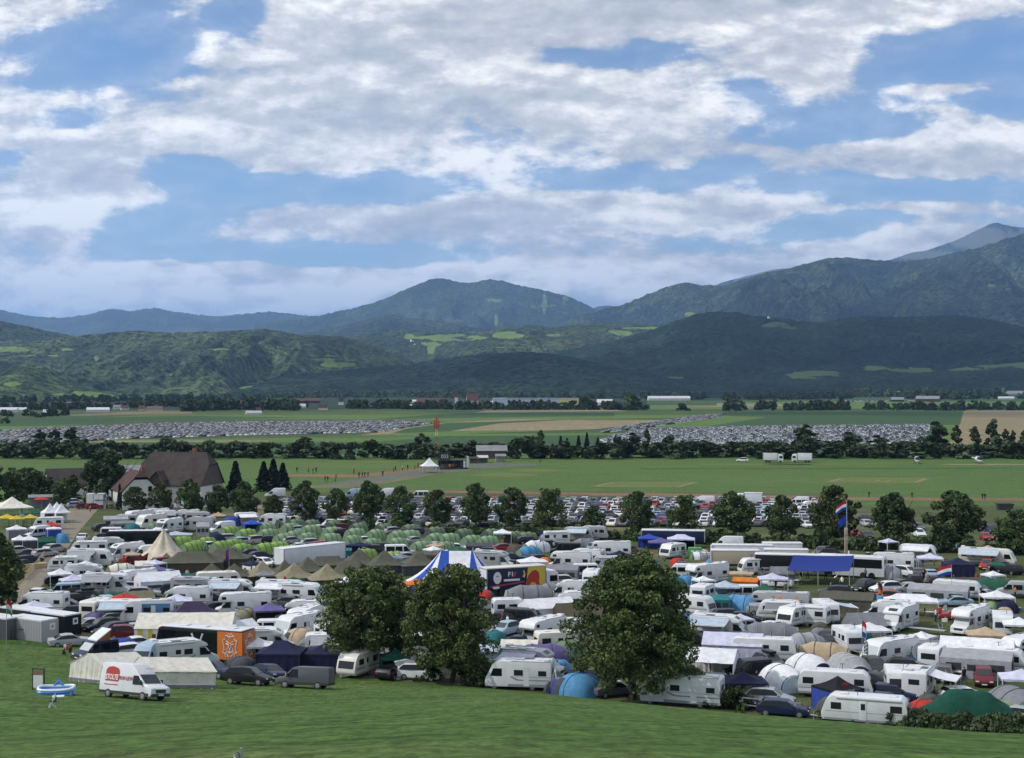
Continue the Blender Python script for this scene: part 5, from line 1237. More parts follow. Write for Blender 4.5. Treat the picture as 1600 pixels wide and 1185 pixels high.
# ---- on the slope, front row
cr(331, 1032, -38, 'dark blue SUV at the end of the cream tent beside the motorhome', 'suv', 'navy', True)
cr(388, 1042, -28, 'black SUV nose out between dark blue SUV and grey panel van', 'suv', 'black', True)
cr(421, 1038, -60, 'small dark car with pale roof behind the black SUV', 'hatch', 'navy', True)
o = vn(476, 1042, 162, 'dark grey panel van parked in front of the navy party tents', True, col='grey', H=1.97, L=5.1)
cv(560, 1019, -122, 'cream rounded caravan with large front window beside the grey panel van', col='ivory', L=5.0, style=1, stripe='grey')
vn(149, 1001, -146, 'dark navy camper van with raised white roof on the slope edge', col='navy', H=1.95, L=4.6, glazed=True, poptop=True, blind=True)
cr(109, 990, 10, 'grey saloon with white bonnet behind the black container', 'saloon', 'silver')
mh(287, 999, 20, 'white motorhome with bicycles on its rear behind cream tent', L=6.9, blind=False)
vn(229, 1006, -112, 'steel blue high camper van behind the cream tents', col='lightblue', H=2.5, L=5.5)
cr(208, 1004, 20, 'white estate car behind the cream tents next to blue van', 'estate', 'white')
cr(218, 994, 12, 'white saloon in front of the black coach', 'saloon', 'white')
dt(190, 997, 10, 'blue dome tent behind the navy camper van', 'blue', 3.6, 3.6, 1.5)
put(gazebo('navy', W=4.6, D=4.2, eave=2.1, H=3.15, walls='nsew', ridge=1.2), 440, 1001, -12, 'navy party tent with flag on its wall, first of the joined pair', G_GZ)
n2 = put(gazebo('navy', W=4.6, D=4.2, eave=2.1, H=2.9, walls='nsew'), 508, 1005, -12, 'navy party tent with pointed roof joined to its twin beside cream caravan', G_GZ)
mb = MB()
for i, m_ in enumerate(stripes('', ('red', 'white', 'blue'))): mb.use(m_).box(-.75, .75, -.03, .0, 1.0-.33*i, 1.33-.33*i)
fl = ob('wall_flag', mb.data('wall_flag')); tag(fl, 'red white and blue flag hung on the navy party tent wall', 'flag'); p = at(446, 1040); fl.location = (p.x+.3, p.y-2.3, p.z+.5); fl.rotation_euler = (0, 0, R(-12))
text('MAX', fl, (0, -.04, 1.15), .28, INK_W)
dt(376, 1026, 0, 'small dark dome tent under the orange rear of the coach', 'darkgrey', 3.0, 3.6, 1.3)
# ---- left block
gz(19, 776, 10, 'cream round marquee at the camp entrance', 'cream', W=8, D=8, eave=2.3, H=4.6)
gt(8, 785, 5, 'white gable tent beside the cream entrance marquee', 'white', 7, 5, 2.2, 3.2, 'e')
for i, (x, y, l) in enumerate([(78, 786, 'nearest the red parasols'), (89, 784, 'in the middle of three'), (96, 786, 'nearest the dirt road')]): gz(x, y, 15, 'white pointed pagoda tent '+l, 'white', W=3.2, D=3.2, eave=2.3, H=4.3, walls='nw')
gz(55, 795, 0, 'dark green canopy between pagoda tents and yellow canopies', 'green', W=4.5, D=3, eave=2., H=2.9)
gz(11, 803, 5, 'yellow canopy by the picture edge below the entrance marquee', 'yellow', W=4.2, D=3.2, eave=2., H=2.8); gz(26, 805, 5, 'yellow canopy joined to the one at the picture edge', 'yellow', W=3., D=3., eave=2., H=2.7)
gz(35, 803, 20, 'pale green gazebo between the yellow canopies', 'sage', W=3, D=3); gz(47, 803, 0, 'small yellow canopy below the dark green canopy', 'yellow', W=3, D=3)
cv(76, 808, 175, 'white caravan just below the pagoda tents', L=6)
vn(57, 822, -140, 'white camper van below the red-roofed gazebo', col='white', H=2.4, glazed=True)
gz(80, 815, 10, 'red and white gazebo by the dirt road', 'red', W=3.2, D=3)
gz(84, 823, 8, 'white-topped gazebo with royal blue walls by the dirt road', 'white', wallcol='blue', walls='nsew', W=2.7, D=2.7, eave=2.1, H=2.4)
gz(26, 820, 8, 'white gazebo with grey walls behind the roadside tree', 'white', wallcol='grey', walls='nsew', W=3.6, D=3)
gz(31, 836, 5, 'white gazebo with dark walls, first of joined pair near roadside cars', 'white', wallcol='darkgrey', walls='nsew', W=2.7, D=3); gz(46, 836, 5, 'white gazebo with dark walls, second of joined pair near roadside cars', 'white', wallcol='darkgrey', walls='nsew', W=2.7, D=3)
gt(66, 839, 20, 'dark green tarpaulin tent beside the blue-walled gazebo', 'green', 4, 3, 1.3, 2.0)
dt(97, 833, 0, 'blue tarpaulin shelter at the dirt road verge', 'sky', 2.2, 2.6, 1.9)
cr(70, 857, 30, 'silver estate car at the roadside below the blue-walled gazebo', 'estate', 'silver'); cr(86, 849, 45, 'light grey SUV nearest the dirt road in the roadside row', 'suv', 'silver')
cr(44, 858, 25, 'dark saloon third in the roadside row', 'saloon', 'darkgrey'); cr(33, 853, 10, 'silver hatchback beside dark-walled gazebos', 'hatch', 'silver'); cr(45, 867, 30, 'navy estate below the dark saloon in roadside row', 'estate', 'navy'); cr(38, 874, 40, 'navy hatchback lowest in the roadside row', 'hatch', 'navy')
cr(130, 833, 80, 'white car driving away up the dirt road', 'suv', 'white')
# right of the road, back to front
po(181, 807, 0, 'grey awning tent at the corner by the entrance gate', 'midgrey', 5, 3, 2.4)
cv(196, 804, 175, 'lilac-grey caravan behind the grey awning tent by gate', col='silver', L=5)
mh(216, 798, -150, 'white motorhome under the roadside trees nearest the gate', style='alcove', L=6.2)
mh(241, 795, 170, 'white motorhome in the back row beside the first tree', L=6.4)
mh(236, 804, -142, 'cream integrated motorhome with blinds drawn behind the green tent', style='integrated', col='ivory', L=6.6)
cv(263, 798, 5, 'white caravan with grey awning in back row below the barn', L=5, awn=-1, awncol='midgrey'); mh(288, 797, 175, 'white motorhome in the back row below the barn door', L=6.4)
cv(311, 800, -10, 'lilac-roofed caravan in the back row beside beige gazebo', col='silver', L=5.6); mh(262, 811, -135, 'white motorhome with pink banner behind black coach', L=6.5, blind=False)
gz(281, 805, 20, 'dark purple canopy between back-row motorhomes', 'purple', W=3.6, D=3); mh(309, 808, 160, 'silver motorhome beside the tall grey shower tent', col='silver', L=7)
po(317, 817, 0, 'tall grey shower tent beside the white panel van', 'midgrey', 2.6, 2, 2.6); vn(346, 815, -152, 'white panel van facing the black coach', col='white', H=2.5)
gz(341, 800, 0, 'beige gazebo in the back row under trees', 'tan', W=3.2, D=3); dt(361, 807, 0, 'dark blue dome tent in back row beside beige gazebo', 'blue', 4, 4, 2.); cv(387, 801, 10, 'white caravan with wide awning in back row beside blue gazebo', L=5.5, awn=-1); gz(394, 812, 10, 'royal blue gazebo at end of the back row', 'royal', W=3.4, D=3.2, walls='nw')
mh(423, 803, 170, 'white motorhome last in back row behind royal blue gazebo', L=6.5)
tt(243, 817, 20, 'green dome tent between two cream motorhomes', 'sage', 3.2, 2.8, 1.9); dt(206, 818, 0, 'teal dome tent beside the white camper van', 'teal', 3.4, 3.6, 1.9)
po(192, 815, 10, 'dark grey awning tent beside the teal dome tent', 'grey', 4.5, 2.6, 2.2); vn(180, 824, -10, 'low white camper van behind the black estate by the road', col='white', H=2.0, glazed=True)
cr(166, 833, 12, 'black estate car at the road edge in front of coach', 'estate', 'black'); cr(160, 818, 30, 'dark hatchback parked below the gate posts', 'hatch', 'darkgrey')
gz(275, 830, 0, 'pale grey canopy between the black coach and lime tents', 'lightblue', W=6, D=3, eave=1.7, H=2.3)
cv(140, 845, 172, 'white caravan long side on to dirt road above integrated motorhome', L=6.4); mh(175, 840, 5, 'white low-profile motorhome in front of the black coach', L=6.6)
mh(194, 849, -150, 'white motorhome with roof hatch facing the dirt road', L=6.6, blind=False); vn(226, 852, -165, 'white van between motorhome and star tent', col='white', H=2.5)
mh(142, 858, -18, 'integrated motorhome with wide grey awning by the dirt road', style='integrated', L=7.2, awn=-1, awncol='midgrey', blind=True)
cv(99, 869, 170, 'small white caravan at the dirt road bend', L=4.6); gt(119, 868, -10, 'pale grey tent beside the small roadside caravan', 'midgrey', 4.5, 3, 1.8, 2.4)
mh(138, 882, -8, 'white low motorhome between roadside gazebo and integrated motorhome', L=6.6); gz(94, 888, 8, 'white gazebo at the dirt road verge over a dark car', 'white', W=3.3, D=3)
cr(92, 899, 5, 'black hatchback parked under the roadside gazebo', 'hatch', 'black'); gz(115, 897, 12, 'lilac-white gazebo second from the dirt road', 'lilac', W=3.6, D=3); gz(141, 892, 10, 'lilac gazebo behind the grey-awning motorhome', 'lilac', W=3.4, D=3)
mh(168, 896, -15, 'white alcove motorhome with large grey awning in left camp', style='alcove', L=6.8, awn=-1, awncol='midgrey'); tt(190, 880, 10, 'cream tunnel tent beside the star tent ropes', 'cream', 4, 2.6, 1.8); mh(207, 891, -158, 'white motorhome behind the white peaked tent', L=6.8)
gt(226, 876, 0, 'pale yellow tarpaulin tent below the star tent', 'cream', 3, 2.4, 1.2, 1.8); gz(243, 882, 0, 'violet-grey gazebo behind the white peaked tent', 'violet', W=3, D=3)
gt(247, 893, 14, 'white peaked party tent with closed walls in left camp', 'white', 6, 4.2, 2.0, 3.0); gt(279, 896, -8, 'dark green frame tent beside the white peaked party tent', 'green', 4.5, 3.4, 1.7, 2.5)
vn(100, 911, 178, 'pale blue camper van below the lilac-white gazebos', col='lightblue', H=2.0, L=5.2, glazed=True); cr(61, 918, 70, 'white car behind the big white motorhome by the road', 'suv', 'white'); cr(187, 911, 8, 'white SUV side on in front of grey awning', 'suv', 'white')
mh(64, 925, 156, 'white motorhome with plain rear turned to the slope', L=7, blind=False); gz(54, 938, 10, 'white gazebo between big motorhome and site containers', 'lilac', W=4, D=3.4)
tt(185, 924, 0, 'dark green tunnel tent behind the ivory caravan', 'green', 4.4, 2.4, 1.3); cr(118, 927, 20, 'black estate among dark trailers beside white motorhome', 'estate', 'black'); cr(107, 936, -15, 'black saloon behind the white gazebo', 'saloon', 'black'); cr(125, 946, -10, 'black SUV behind black site container', 'suv', 'black'); cr(120, 917, 10, 'dark grey car below pale blue camper', 'hatch', 'darkgrey'); cr(140, 922, 5, 'dark car with white roof boxes', 'estate', 'darkgrey', rack='box')
cv(151, 936, 60, 'ivory caravan with rear racks beside the teal awning', col='ivory', L=4.8, style=2); cv(185, 937, -8, 'white caravan with pale teal awning above the dark red SUV', L=5.4, awn=-1, awncol='lightblue')
dt(147, 957, 0, 'violet-blue dome tent beside silver estate', 'violet', 2.8, 3, 1.5); cr(170, 957, 195, 'silver-blue estate with roof bars beside ivory caravan', 'estate', 'silver'); cr(158, 966, 215, 'black estate with bright trim facing the slope', 'estate', 'black'); cr(137, 966, 200, 'pale silver car behind the black container end', 'saloon', 'silver'); cr(175, 972, 205, 'dark SUV beside the dark red SUV', 'suv', 'darkgrey'); cr(199, 976, -5, 'dark red SUV side on behind the camper van', 'suv', 'darkred'); cr(213, 973, 20, 'silver car behind the dark red SUV', 'saloon', 'silver')
# ---- 200..400
cr(248, 912, 12, 'light blue car behind the white motorhome with rear decal', 'estate', 'lightblue'); cr(276, 911, 5, 'dark estate beside the grey-green motorhome', 'estate', 'darkgrey'); cr(225, 917, -5, 'pale silver trailer-towing car below white peaked tent', 'estate', 'silver'); cr(205, 908, 5, 'white hatchback beside the white peaked tent', 'hatch', 'white')
mh(309, 902, -12, 'grey-green motorhome with white cab in centre left', col='silver', cabcol='white', L=7.2); cv(343, 893, 5, 'ivory caravan behind the grey-green motorhome', col='ivory', L=6.6); mh(367, 906, -14, 'white motorhome with teal awning behind flag', style='semi', L=7, awn=-1, awncol='lightblue')
put(flag(('blue', 'red', 'blue'), 5.5, 1.2, 1.6, -1, .9, seed=4), 358, 915, 0, 'dark blue and red flag beside the ivory caravan', base=True)
mh(380, 926, 178, 'white alcove motorhome side on above the cream tunnel tent', style='alcove', L=7.2); mh(289, 917, 168, 'white motorhome with grey decal on its rear', L=7, blind=False)
gt(216, 923, 15, 'khaki ridge tent with open flap beside parked cars', 'khaki', 4, 3, .6, 2.0); gz(277, 928, 0, 'lilac gazebo behind the purple party tent', 'lilac', W=3.8, D=3.4)
bl = mh(231, 937, 172, 'motorhome with blue seaside print on its side', style='integrated', L=6.6)
decal(bl, rect(-2.9, .6, .9, 2.5), mat('sea_print', (.10, .25, .45), .5, var=.4, vscale=.7), 1.155, 1, 'side_print')
gz(302, 940, 2, 'large dark purple party tent behind the cream striped marquee', 'purple', W=6.2, D=4.4, eave=2.1, H=3.6, ridge=2.0, walls='nsew')
c = gt(292, 957, -10, 'long cream marquee with yellow striped walls above the black coach', 'cream', 11, 5.2, 2.2, 3.5)
mb = MB().use(FB('yellow'))
for k in range(9): mb.box(-5.1+k*1.18, -4.6+k*1.18, -2.66, -2.62, .1, 1.95)
ob('wall_stripe', mb.data('wall_stripe'), c)
tt(383, 951, 60, 'cream and grey tunnel tent beside the white triangular tent', 'khaki', 4.6, 3., 2.0, 'midgrey'); tt(368, 953, 70, 'pale grey tunnel tent behind the cream marquee', 'midgrey', 4, 2.8, 1.9); gt(378, 968, 40, 'white triangular tent beside the black coach', 'white', 3, 2.6, 1.6, 2.3)
mh(258, 963, 175, 'white motorhome with grey side behind black coach', L=6.8, blind=False); cr(345, 940, 10, 'dark car behind the purple party tent', 'hatch', 'navy'); cr(330, 927, 5, 'dark car beside the white alcove motorhome', 'estate', 'black')
# ---- 400..600
mh(441, 907, -20, 'white caravan-shaped motorhome with long white awning below tan tents', style='integrated', L=7, awn=-1); mh(472, 911, -25, 'white motorhome with rounded nose beside the green dome', style='integrated', L=6.2); dt(501, 930, 0, 'bright green dome tent beside the round tree', 'lime', 2.8, 3, 1.4); cr(497, 919, 5, 'dark estate behind the bright green dome tent', 'estate', 'green'); 
put(flag(('red', 'white', 'blue'), 3.4, 1.6, 1.2, 1, 1.0, seed=5), 443, 938, 0, 'red white and blue flag hanging under the long white awning', base=True)
gz(420, 942, 8, 'purple-grey gazebo with dark mesh walls and small flag', 'violet', W=3.8, D=3.4, walls='nwe', wallcol='brown'); mh(472, 938, 172, 'white low motorhome behind alcove motorhome near round tree', L=6.6); mh(476, 949, -115, 'white alcove motorhome facing the slope near round tree', style='alcove', L=6.4, blind=False); mh(465, 960, -135, 'white motorhome with large windscreen beside grey tents', style='integrated', L=6)
dt(453, 969, 0, 'pale grey dome tent beside the silver minibus', 'midgrey', 2.6, 3, 1.8); vn(417, 968, 178, 'white minibus with dark windows behind long white motorhome', col='white', H=2.0, glazed=True); mh(409, 981, -6, 'white long motorhome with skylight above the navy party tents', L=7.2)
dt(470, 981, 10, 'beige dome tent with dark poles behind the navy party tents', 'tan', 3.8, 4.2, 2.2); tt(484, 994, 70, 'grey tunnel tent behind navy party tents', 'grey', 3.6, 2.8, 1.9); cv(514, 989, 0, 'white caravan with grey awning behind navy party tents', L=5.2, awn=-1, awncol='midgrey'); gz(404, 996, 5, 'white gazebo with red border beside navy party tents', 'white', W=3.2, D=3); cr(397, 1009, 80, 'dark car beside the orange coach rear', 'estate', 'black'); cr(493, 964, -95, 'white van-like car facing slope behind beige dome tent', 'suv', 'white'); cv(520, 975, -60, 'white caravan half behind the round tree', L=5)
mh(560, 958, 175, 'white motorhome seen through the first round tree', L=6.6); cv(600, 985, 10, 'white caravan seen between the two round trees', L=5.4); mh(620, 960, -20, 'white motorhome between the two round trees', L=6.4); cv(640, 990, 175, 'pale caravan behind the second round tree', L=5.2); gz(650, 905, 0, 'orange and white canopy below the striped marquee', 'orange', W=4.5, D=3, eave=2, H=2.6); cv(600, 930, 170, 'white caravan beyond the first round tree crown', L=5.5)
gz(617, 1014, 5, 'green gazebo between the two round trees', 'green', W=3, D=3, walls='nw'); gt(633, 1036, 90, 'white cloth screen on frame below the green gazebo', 'white', .5, 2.0, 1.9, 2.0); cr(657, 1036, -20, 'white car beside the second round tree trunk', 'suv', 'white'); cr(614, 1047, 60, 'dark car beside the white cloth screen', 'hatch', 'black')
# ---- army tents
for (x, y, w, L, c_, l) in [(410, 876, 5.4, 5.4, 'khaki', 'tan pyramid army tent nearest the olive marquees'), (460, 879, 6, 6, 'khaki', 'tan pyramid army tent in the middle of the front three'), (511, 881, 6.2, 6, 'khaki', 'tan pyramid army tent beside the round tree'), (445, 875, 5, 5, 'olive', 'olive pyramid army tent tucked under the white semi-trailer'), (481, 870, 5.6, 5.6, 'olive', 'olive pyramid army tent in front of white semi-trailer')]:
    ar(x, y, 12, l, c_, L, w, 1.5, 3.5, .15, 'brown' if c_ == 'khaki' else None)
ar(512, 869, 5, 'dark olive flat-topped army tent right under semi-trailer end', 'olive', 6.5, 5, 1.7, 2.9, 3.5); ar(548, 877, -20, 'olive ridge army tent behind the first round tree', 'olive', 7, 6, 1.4, 3.3, 3)
for (x, y, l) in [(562, 859, 'first of three in the row behind the striped marquee'), (601, 861, 'second of three in the row behind the striped marquee'), (655, 861, 'third of three in the row behind the striped marquee')]: ar(x, y, 8, 'olive army tent with peaked roof, '+l, 'olive', 6.4, 6, 1.6, 3.6, .6, 'darkgrey')
ar(301, 862, -6, 'wide dark olive army marquee beside the beige star tent', 'olive', 10, 6, 1.7, 3.2, 4.5, 'brown'); ar(352, 856, -10, 'dark olive army marquee behind the wide one', 'olive', 8.5, 6, 1.7, 3.2, 2.5, 'brown'); ar(331, 880, -4, 'twin-peaked olive army tent, western half', 'olive', 5.6, 5, 1.5, 3.2, .2); ar(366, 881, -4, 'twin-peaked olive army tent, eastern half', 'olive', 6, 5, 1.5, 3.1, .2)
# ---- 600..1000 upper
vn(625, 851, 5, 'white minibus among the green tents', col='white', H=2.1, glazed=True); tt(617, 861, 20, 'lime tent beside the white minibus', 'lime', 3.4, 2.6, 1.6); cr(637, 863, 20, 'silver hatchback behind olive army tents', 'hatch', 'silver'); po(665, 863, 0, 'dark olive shelter beside the last peaked army tent', 'olive', 4.5, 3, 2.2); tt(678, 864, 60, 'white tunnel tent touching the striped marquee', 'white', 3.6, 3, 1.9); cr(715, 849, -5, 'white car with black stripe behind the striped marquee', 'saloon', 'white'); gt(748, 848, 0, 'dark grey low canopy behind the striped marquee', 'darkgrey', 4.5, 3, 1.5, 1.9); gz(785, 826, 0, 'white gazebo alone at end of the green tents', 'white', W=3.4, D=3.2); cr(789, 849, 10, 'red car below the lone white gazebo', 'saloon', 'red'); mh(772, 861, -20, 'silver motorhome behind the striped marquee and sponsor lorry', col='silver', cabcol='white', L=7); cr(757, 872, 10, 'dark car behind the sponsor lorry', 'estate', 'black'); cr(800, 864, 0, 'dark saloon beside silver motorhome', 'saloon', 'navy')
cv(866, 830, -172, 'white caravan in the top row beside the teal awning', L=5.6); cv(905, 824, -6, 'grey caravan with teal awning in top row under small tree', col='silver', L=5.6, awn=-1, awncol='lightblue'); cv(931, 822, -5, 'long grey caravan in top row beside teal awning', col='silver', L=5); tt(915, 841, 10, 'dark grey tunnel tent below the teal awning', 'grey', 4.6, 3, 2.); vn(884, 848, 175, 'big black van below the top-row white caravan', col='black', H=2.1, L=5.4, glazed=True); cr(826, 838, 20, 'black car at edge of green tents', 'estate', 'black'); tt(838, 844, 30, 'white tunnel tent with blue stripe', 'white', 4.6, 3.2, 2.1); tt(826, 853, 40, 'bright blue tunnel tent beside the white one', 'sky', 4.2, 3, 2.0); dt(806, 851, 0, 'dark brown dome tent beside the bright blue tunnel tent', 'brown', 3.4, 3.4, 1.9)
put(flag(('blue', 'white', 'lilac'), 4.2, 1.2, 1.8, -1, .8, seed=3), 849, 866, 0, 'blue and white flag in front of white tunnel tent', base=True)
mh(953, 846, 178, 'white alcove motorhome in second row beside navy gazebo', style='alcove', L=7.2); mh(890, 862, 174, 'white motorhome above the white gazebo', style='alcove', L=7); mh(915, 858, 160, 'white motorhome with domed roof behind another', style='integrated', L=6); cr(985, 852, 0, 'dark red brown covered car beside alcove motorhome', 'estate', 'brown'); gz(968, 860, 10, 'navy gazebo behind the tall tree top', 'navy', W=4, D=3); cv(948, 869, 178, 'pale grey caravan behind the tall tree top', col='silver', L=5.2); gz(832, 869, 12, 'white gazebo above the sponsor lorry', 'white', W=4.4, D=3.6); vn(907, 881, -170, 'white camper van beside the grey awning tent', col='white', H=2.2, glazed=True); po(878, 884, -5, 'grey awning tent beside white camper van', 'grey', 5, 3, 2.4); cv(925, 890, -100, 'small white caravan half behind the tall tree', L=4.6); mh(890, 907, 172, 'white camper with framed window below sponsor lorry', L=6, blind=False); cr(885, 898, 5, 'white car with dark roof beside camper', 'suv', 'silver'); cr(803, 875, 0, 'dark estate under the white gazebo', 'estate', 'darkgrey')
tt(827, 914, 8, 'large dark grey tunnel tent under the sponsor lorry', 'grey', 6.2, 3.6, 2.3, 'midgrey'); tt(861, 911, 20, 'dark grey tunnel tent beside the larger one', 'grey', 3.6, 3, 2.1); gt(855, 934, 24, 'white party tent with gable end towards caravans', 'white', 6.4, 4.4, 2.0, 2.9); cv(795, 935, 10, 'white box caravan behind the black van', L=4.2, style=2); mh(897, 924, 175, 'white motorhome between brown tent and tall tree', L=6.6); gt(905, 941, 20, 'brown canvas tent half behind the tall tree', 'brown', 6, 4.5, 1.3, 2.7); vn(822, 951, -20, 'black van with roof rails beside white party tent', col='black', H=2.0, glazed=True); cr(796, 957, -18, 'black estate beside the black van', 'estate', 'black'); mh(846, 966, -128, 'silver-nosed alcove motorhome facing the second round tree', style='alcove', col='white', cabcol='silver', L=6.6, blind=False); cv(893, 966, 20, 'small white caravan front against the tall tree', L=4.4); cv(870, 986, 15, 'old ivory caravan between motorhome and tall tree', col='ivory', L=4.8, style=2, stripe='grey'); cr(816, 993, -15, 'dark saloon in front of the alcove motorhome', 'saloon', 'navy'); gt(812, 999, -5, 'cream ridge tent above the blue-grey tent', 'cream', 4, 3, 1.3, 2.0); gt(783, 1007, 0, 'blue-grey tent with teal roof edge', 'lightblue', 4.5, 3, 1.6, 2.0); tt(846, 1006, 10, 'purple-grey tunnel tent behind the awning motorhome', 'violet', 6, 3, 2.0); tt(886, 1000, 60, 'grey-green tent beside old ivory caravan', 'sage', 4, 3, 1.8); dt(773, 985, 0, 'dark teal dome tent beside the second round tree', 'teal', 3, 3, 1.9)
vm = mh(832, 1014, -22, 'silver camper van with lilac awning beside tall tree', style='semi', col='silver', cabcol='silver', L=6.6, awn=-1, awncol='lilac'); tt(783, 1029, 12, 'pale green tunnel tent behind the foremost motorhome', 'palegreen', 5.2, 3, 2.1); mh(812, 1040, 171, 'grey-white motorhome with palm decals at the foot of slope', style='integrated', L=6.6, blind=False); cr(857, 1049, -90, 'white car nose behind the palm-decal motorhome', 'hatch', 'white')
dt(907, 1053, 0, 'bright blue ridge tent beside the tall tree', 'sky', 4.4, 5, 2.1); dt(880, 1077, 0, 'grey-blue dome tent at the slope edge', 'blue', 2.6, 2.8, 1.5, 'grey'); dt(868, 1083, 0, 'small dark blue dome tent beside grey-blue one', 'navy', 2, 2.2, 1.1); dt(917, 1084, 0, 'dark teal dome tent at the slope edge', 'teal', 2.2, 2.4, 1.3)
mh(1066, 1063, 167, 'long grey motorhome with white rear behind the tall tree', style='integrated', L=7.6, blind=False); cr(960, 1064, 30, 'dark car behind tall tree trunk', 'saloon', 'grey')
# ---- 1000..1250
gz(1014, 834, 0, 'blue gazebo first beside the dark trailer', 'blue', W=4, D=3, walls='n'); gz(1033, 840, 5, 'lilac-blue gazebo in front of the blue one', 'violet', W=4.5, D=3.2); gz(1064, 835, 0, 'pale lilac gazebo with navy walls', 'lilac', wallcol='navy', walls='ne', W=5, D=3.2, ridge=1.4); cv(1051, 849, -128, 'small white caravan in front of lilac gazebos', L=4.8); vn(1136, 838, 178, 'white high-roof van above the box trailers', col='white', H=2.6, L=5.9)
put(flag(('red', 'orange', 'white'), 3.2, .8, 1.6, -1, 1.1, seed=8), 1030, 850, 0, 'red and orange flag between blue gazebos', base=True)
mh(1103, 881, -140, 'white alcove motorhome with dark windscreen beside teal tents', style='alcove', L=7.2, blind=False); vn(1063, 881, 178, 'white minibus behind the alcove motorhome', col='white', H=2.3, glazed=True); dt(1055, 901, 0, 'teal dome tent beside the alcove motorhome', 'teal', 3.2, 3.4, 2.); dt(1071, 899, 0, 'pale blue dome tent beside the teal one', 'sky', 2.8, 3, 1.9); tt(1096, 860, 20, 'white and green small tent behind pallet fence', 'white', 3.4, 2.6, 1.5); cv(1178, 872, -160, 'white caravan front beside dark trailer', L=4.8); gz(1158, 892, -5, 'beige canopy over the orange camouflage screen', 'tan', W=3.6, D=3, eave=2.1, H=2.4)
gt(1166, 902, -10, 'orange and black patterned shelter under the beige canopy', 'orange', 3.6, 2.4, 1.6, 2.0); gz(1133, 907, 5, 'grey-blue gazebo beside white box caravan', 'lightblue', W=4, D=3.4, walls='n'); cv(1098, 913, 70, 'white box caravan rear beside black SUV', L=4.2, style=2); cr(1079, 914, 70, 'black SUV rear beside white box caravan', 'suv', 'black'); vn(1160, 914, -175, 'white old camper van with orange cover', col='white', H=2.0, L=4.6, glazed=True); dt(1174, 914, 0, 'orange dome tent behind the old camper van', 'orange', 2.6, 3, 1.9); gz(1207, 895, 8, 'lilac gazebo next to the blue canopy', 'lilac', W=4, D=3.4); gt(1222, 885, 10, 'dark grey tent beside blue canopy edge', 'grey', 3.5, 3, 1.5, 2.4)
po(1119, 931, 10, 'teal cabin tent beside white caravan', 'teal', 3.2, 2.6, 2.3); tt(1158, 929, -20, 'blue and grey tunnel tent beside teal cabin tent', 'sky', 5, 3.2, 2.3, 'midgrey'); cv(1082, 930, -28, 'white caravan with rounded nose beside teal cabin tent', L=6); mh(1128, 961, -14, 'white motorhome with long awning and skylight above lilac tents', L=7.2, awn=-1, awncol='lightblue'); tt(1203, 972, 4, 'long dark grey tunnel tent with pale hoops', 'grey', 6.4, 3.2, 2.2, 'darkgrey', 5, True, 'midgrey'); mh(1216, 925, 174, 'big light grey motorhome with raised nose', style='alcove', col='silver', L=8); cv(1216, 938, 176, 'caravan with grey awning behind orange flags', L=5.4, awn=1, awncol='grey'); cv(1241, 946, -120, 'white caravan beside orange flags', L=5.2); cr(1142, 951, 10, 'dark covered car beside tunnel tents', 'estate', 'black'); cr(1165, 956, -5, 'black car with camping gear beside grey canopy', 'hatch', 'black'); gz(1190, 941, 0, 'small grey canopy over black car', 'midgrey', W=3.2, D=2.6, eave=1.9, H=2.2)
for (x, y, l, c_) in [(1223, 968, 'orange flag with lion beside long tunnel tent', ('orange', 'lion', 'orange')), (1248, 969, 'orange and black pennant beside white caravan', ('orange', 'black', 'orange'))]: put(flag(c_, 3.0, 1.3, 1.5, -1, .6, seed=6), x, y, 0, l, base=True)
gt(1146, 988, -6, 'lilac-white long party tent with blue lower wall', 'lilac', 6.4, 4, 1.9, 2.9, 'nsew', wallcol='lilac'); gt(1113, 1012, -10, 'white party tent with open front beside tall tree', 'white', 5, 4.4, 2.0, 3.0, 'ne'); cv(1196, 996, -4, 'long white caravan with dark windows beside long tunnel tent', L=6.8, style=2); vn(1168, 1030, -150, 'black off-road van behind the navy gazebo', col='black', H=1.95, L=4.8, glazed=True); cr(1203, 1021, -60, 'dark SUV with pale roof box behind white and blue tent', 'suv', 'grey', rack='box'); gz(1161, 1050, 10, 'navy gazebo in front of the black off-road van', 'navy', W=4.2, D=3.6); tt(1222, 1038, -65, 'big white and blue tunnel tent beside navy gazebo', 'white', 5.4, 3.8, 2.3, 'lightblue', 3); cr(1203, 1074, -8, 'silver SUV side on above the hedge', 'suv', 'silver'); cr(1224, 1106, -6, 'dark blue estate with silver roof behind the wire fence', 'estate', 'navy'); cr(1147, 1080, -20, 'dark blue car beside the white motorhome rear', 'saloon', 'navy'); cr(1128, 1052, 10, 'black car under the white open party tent', 'estate', 'black')
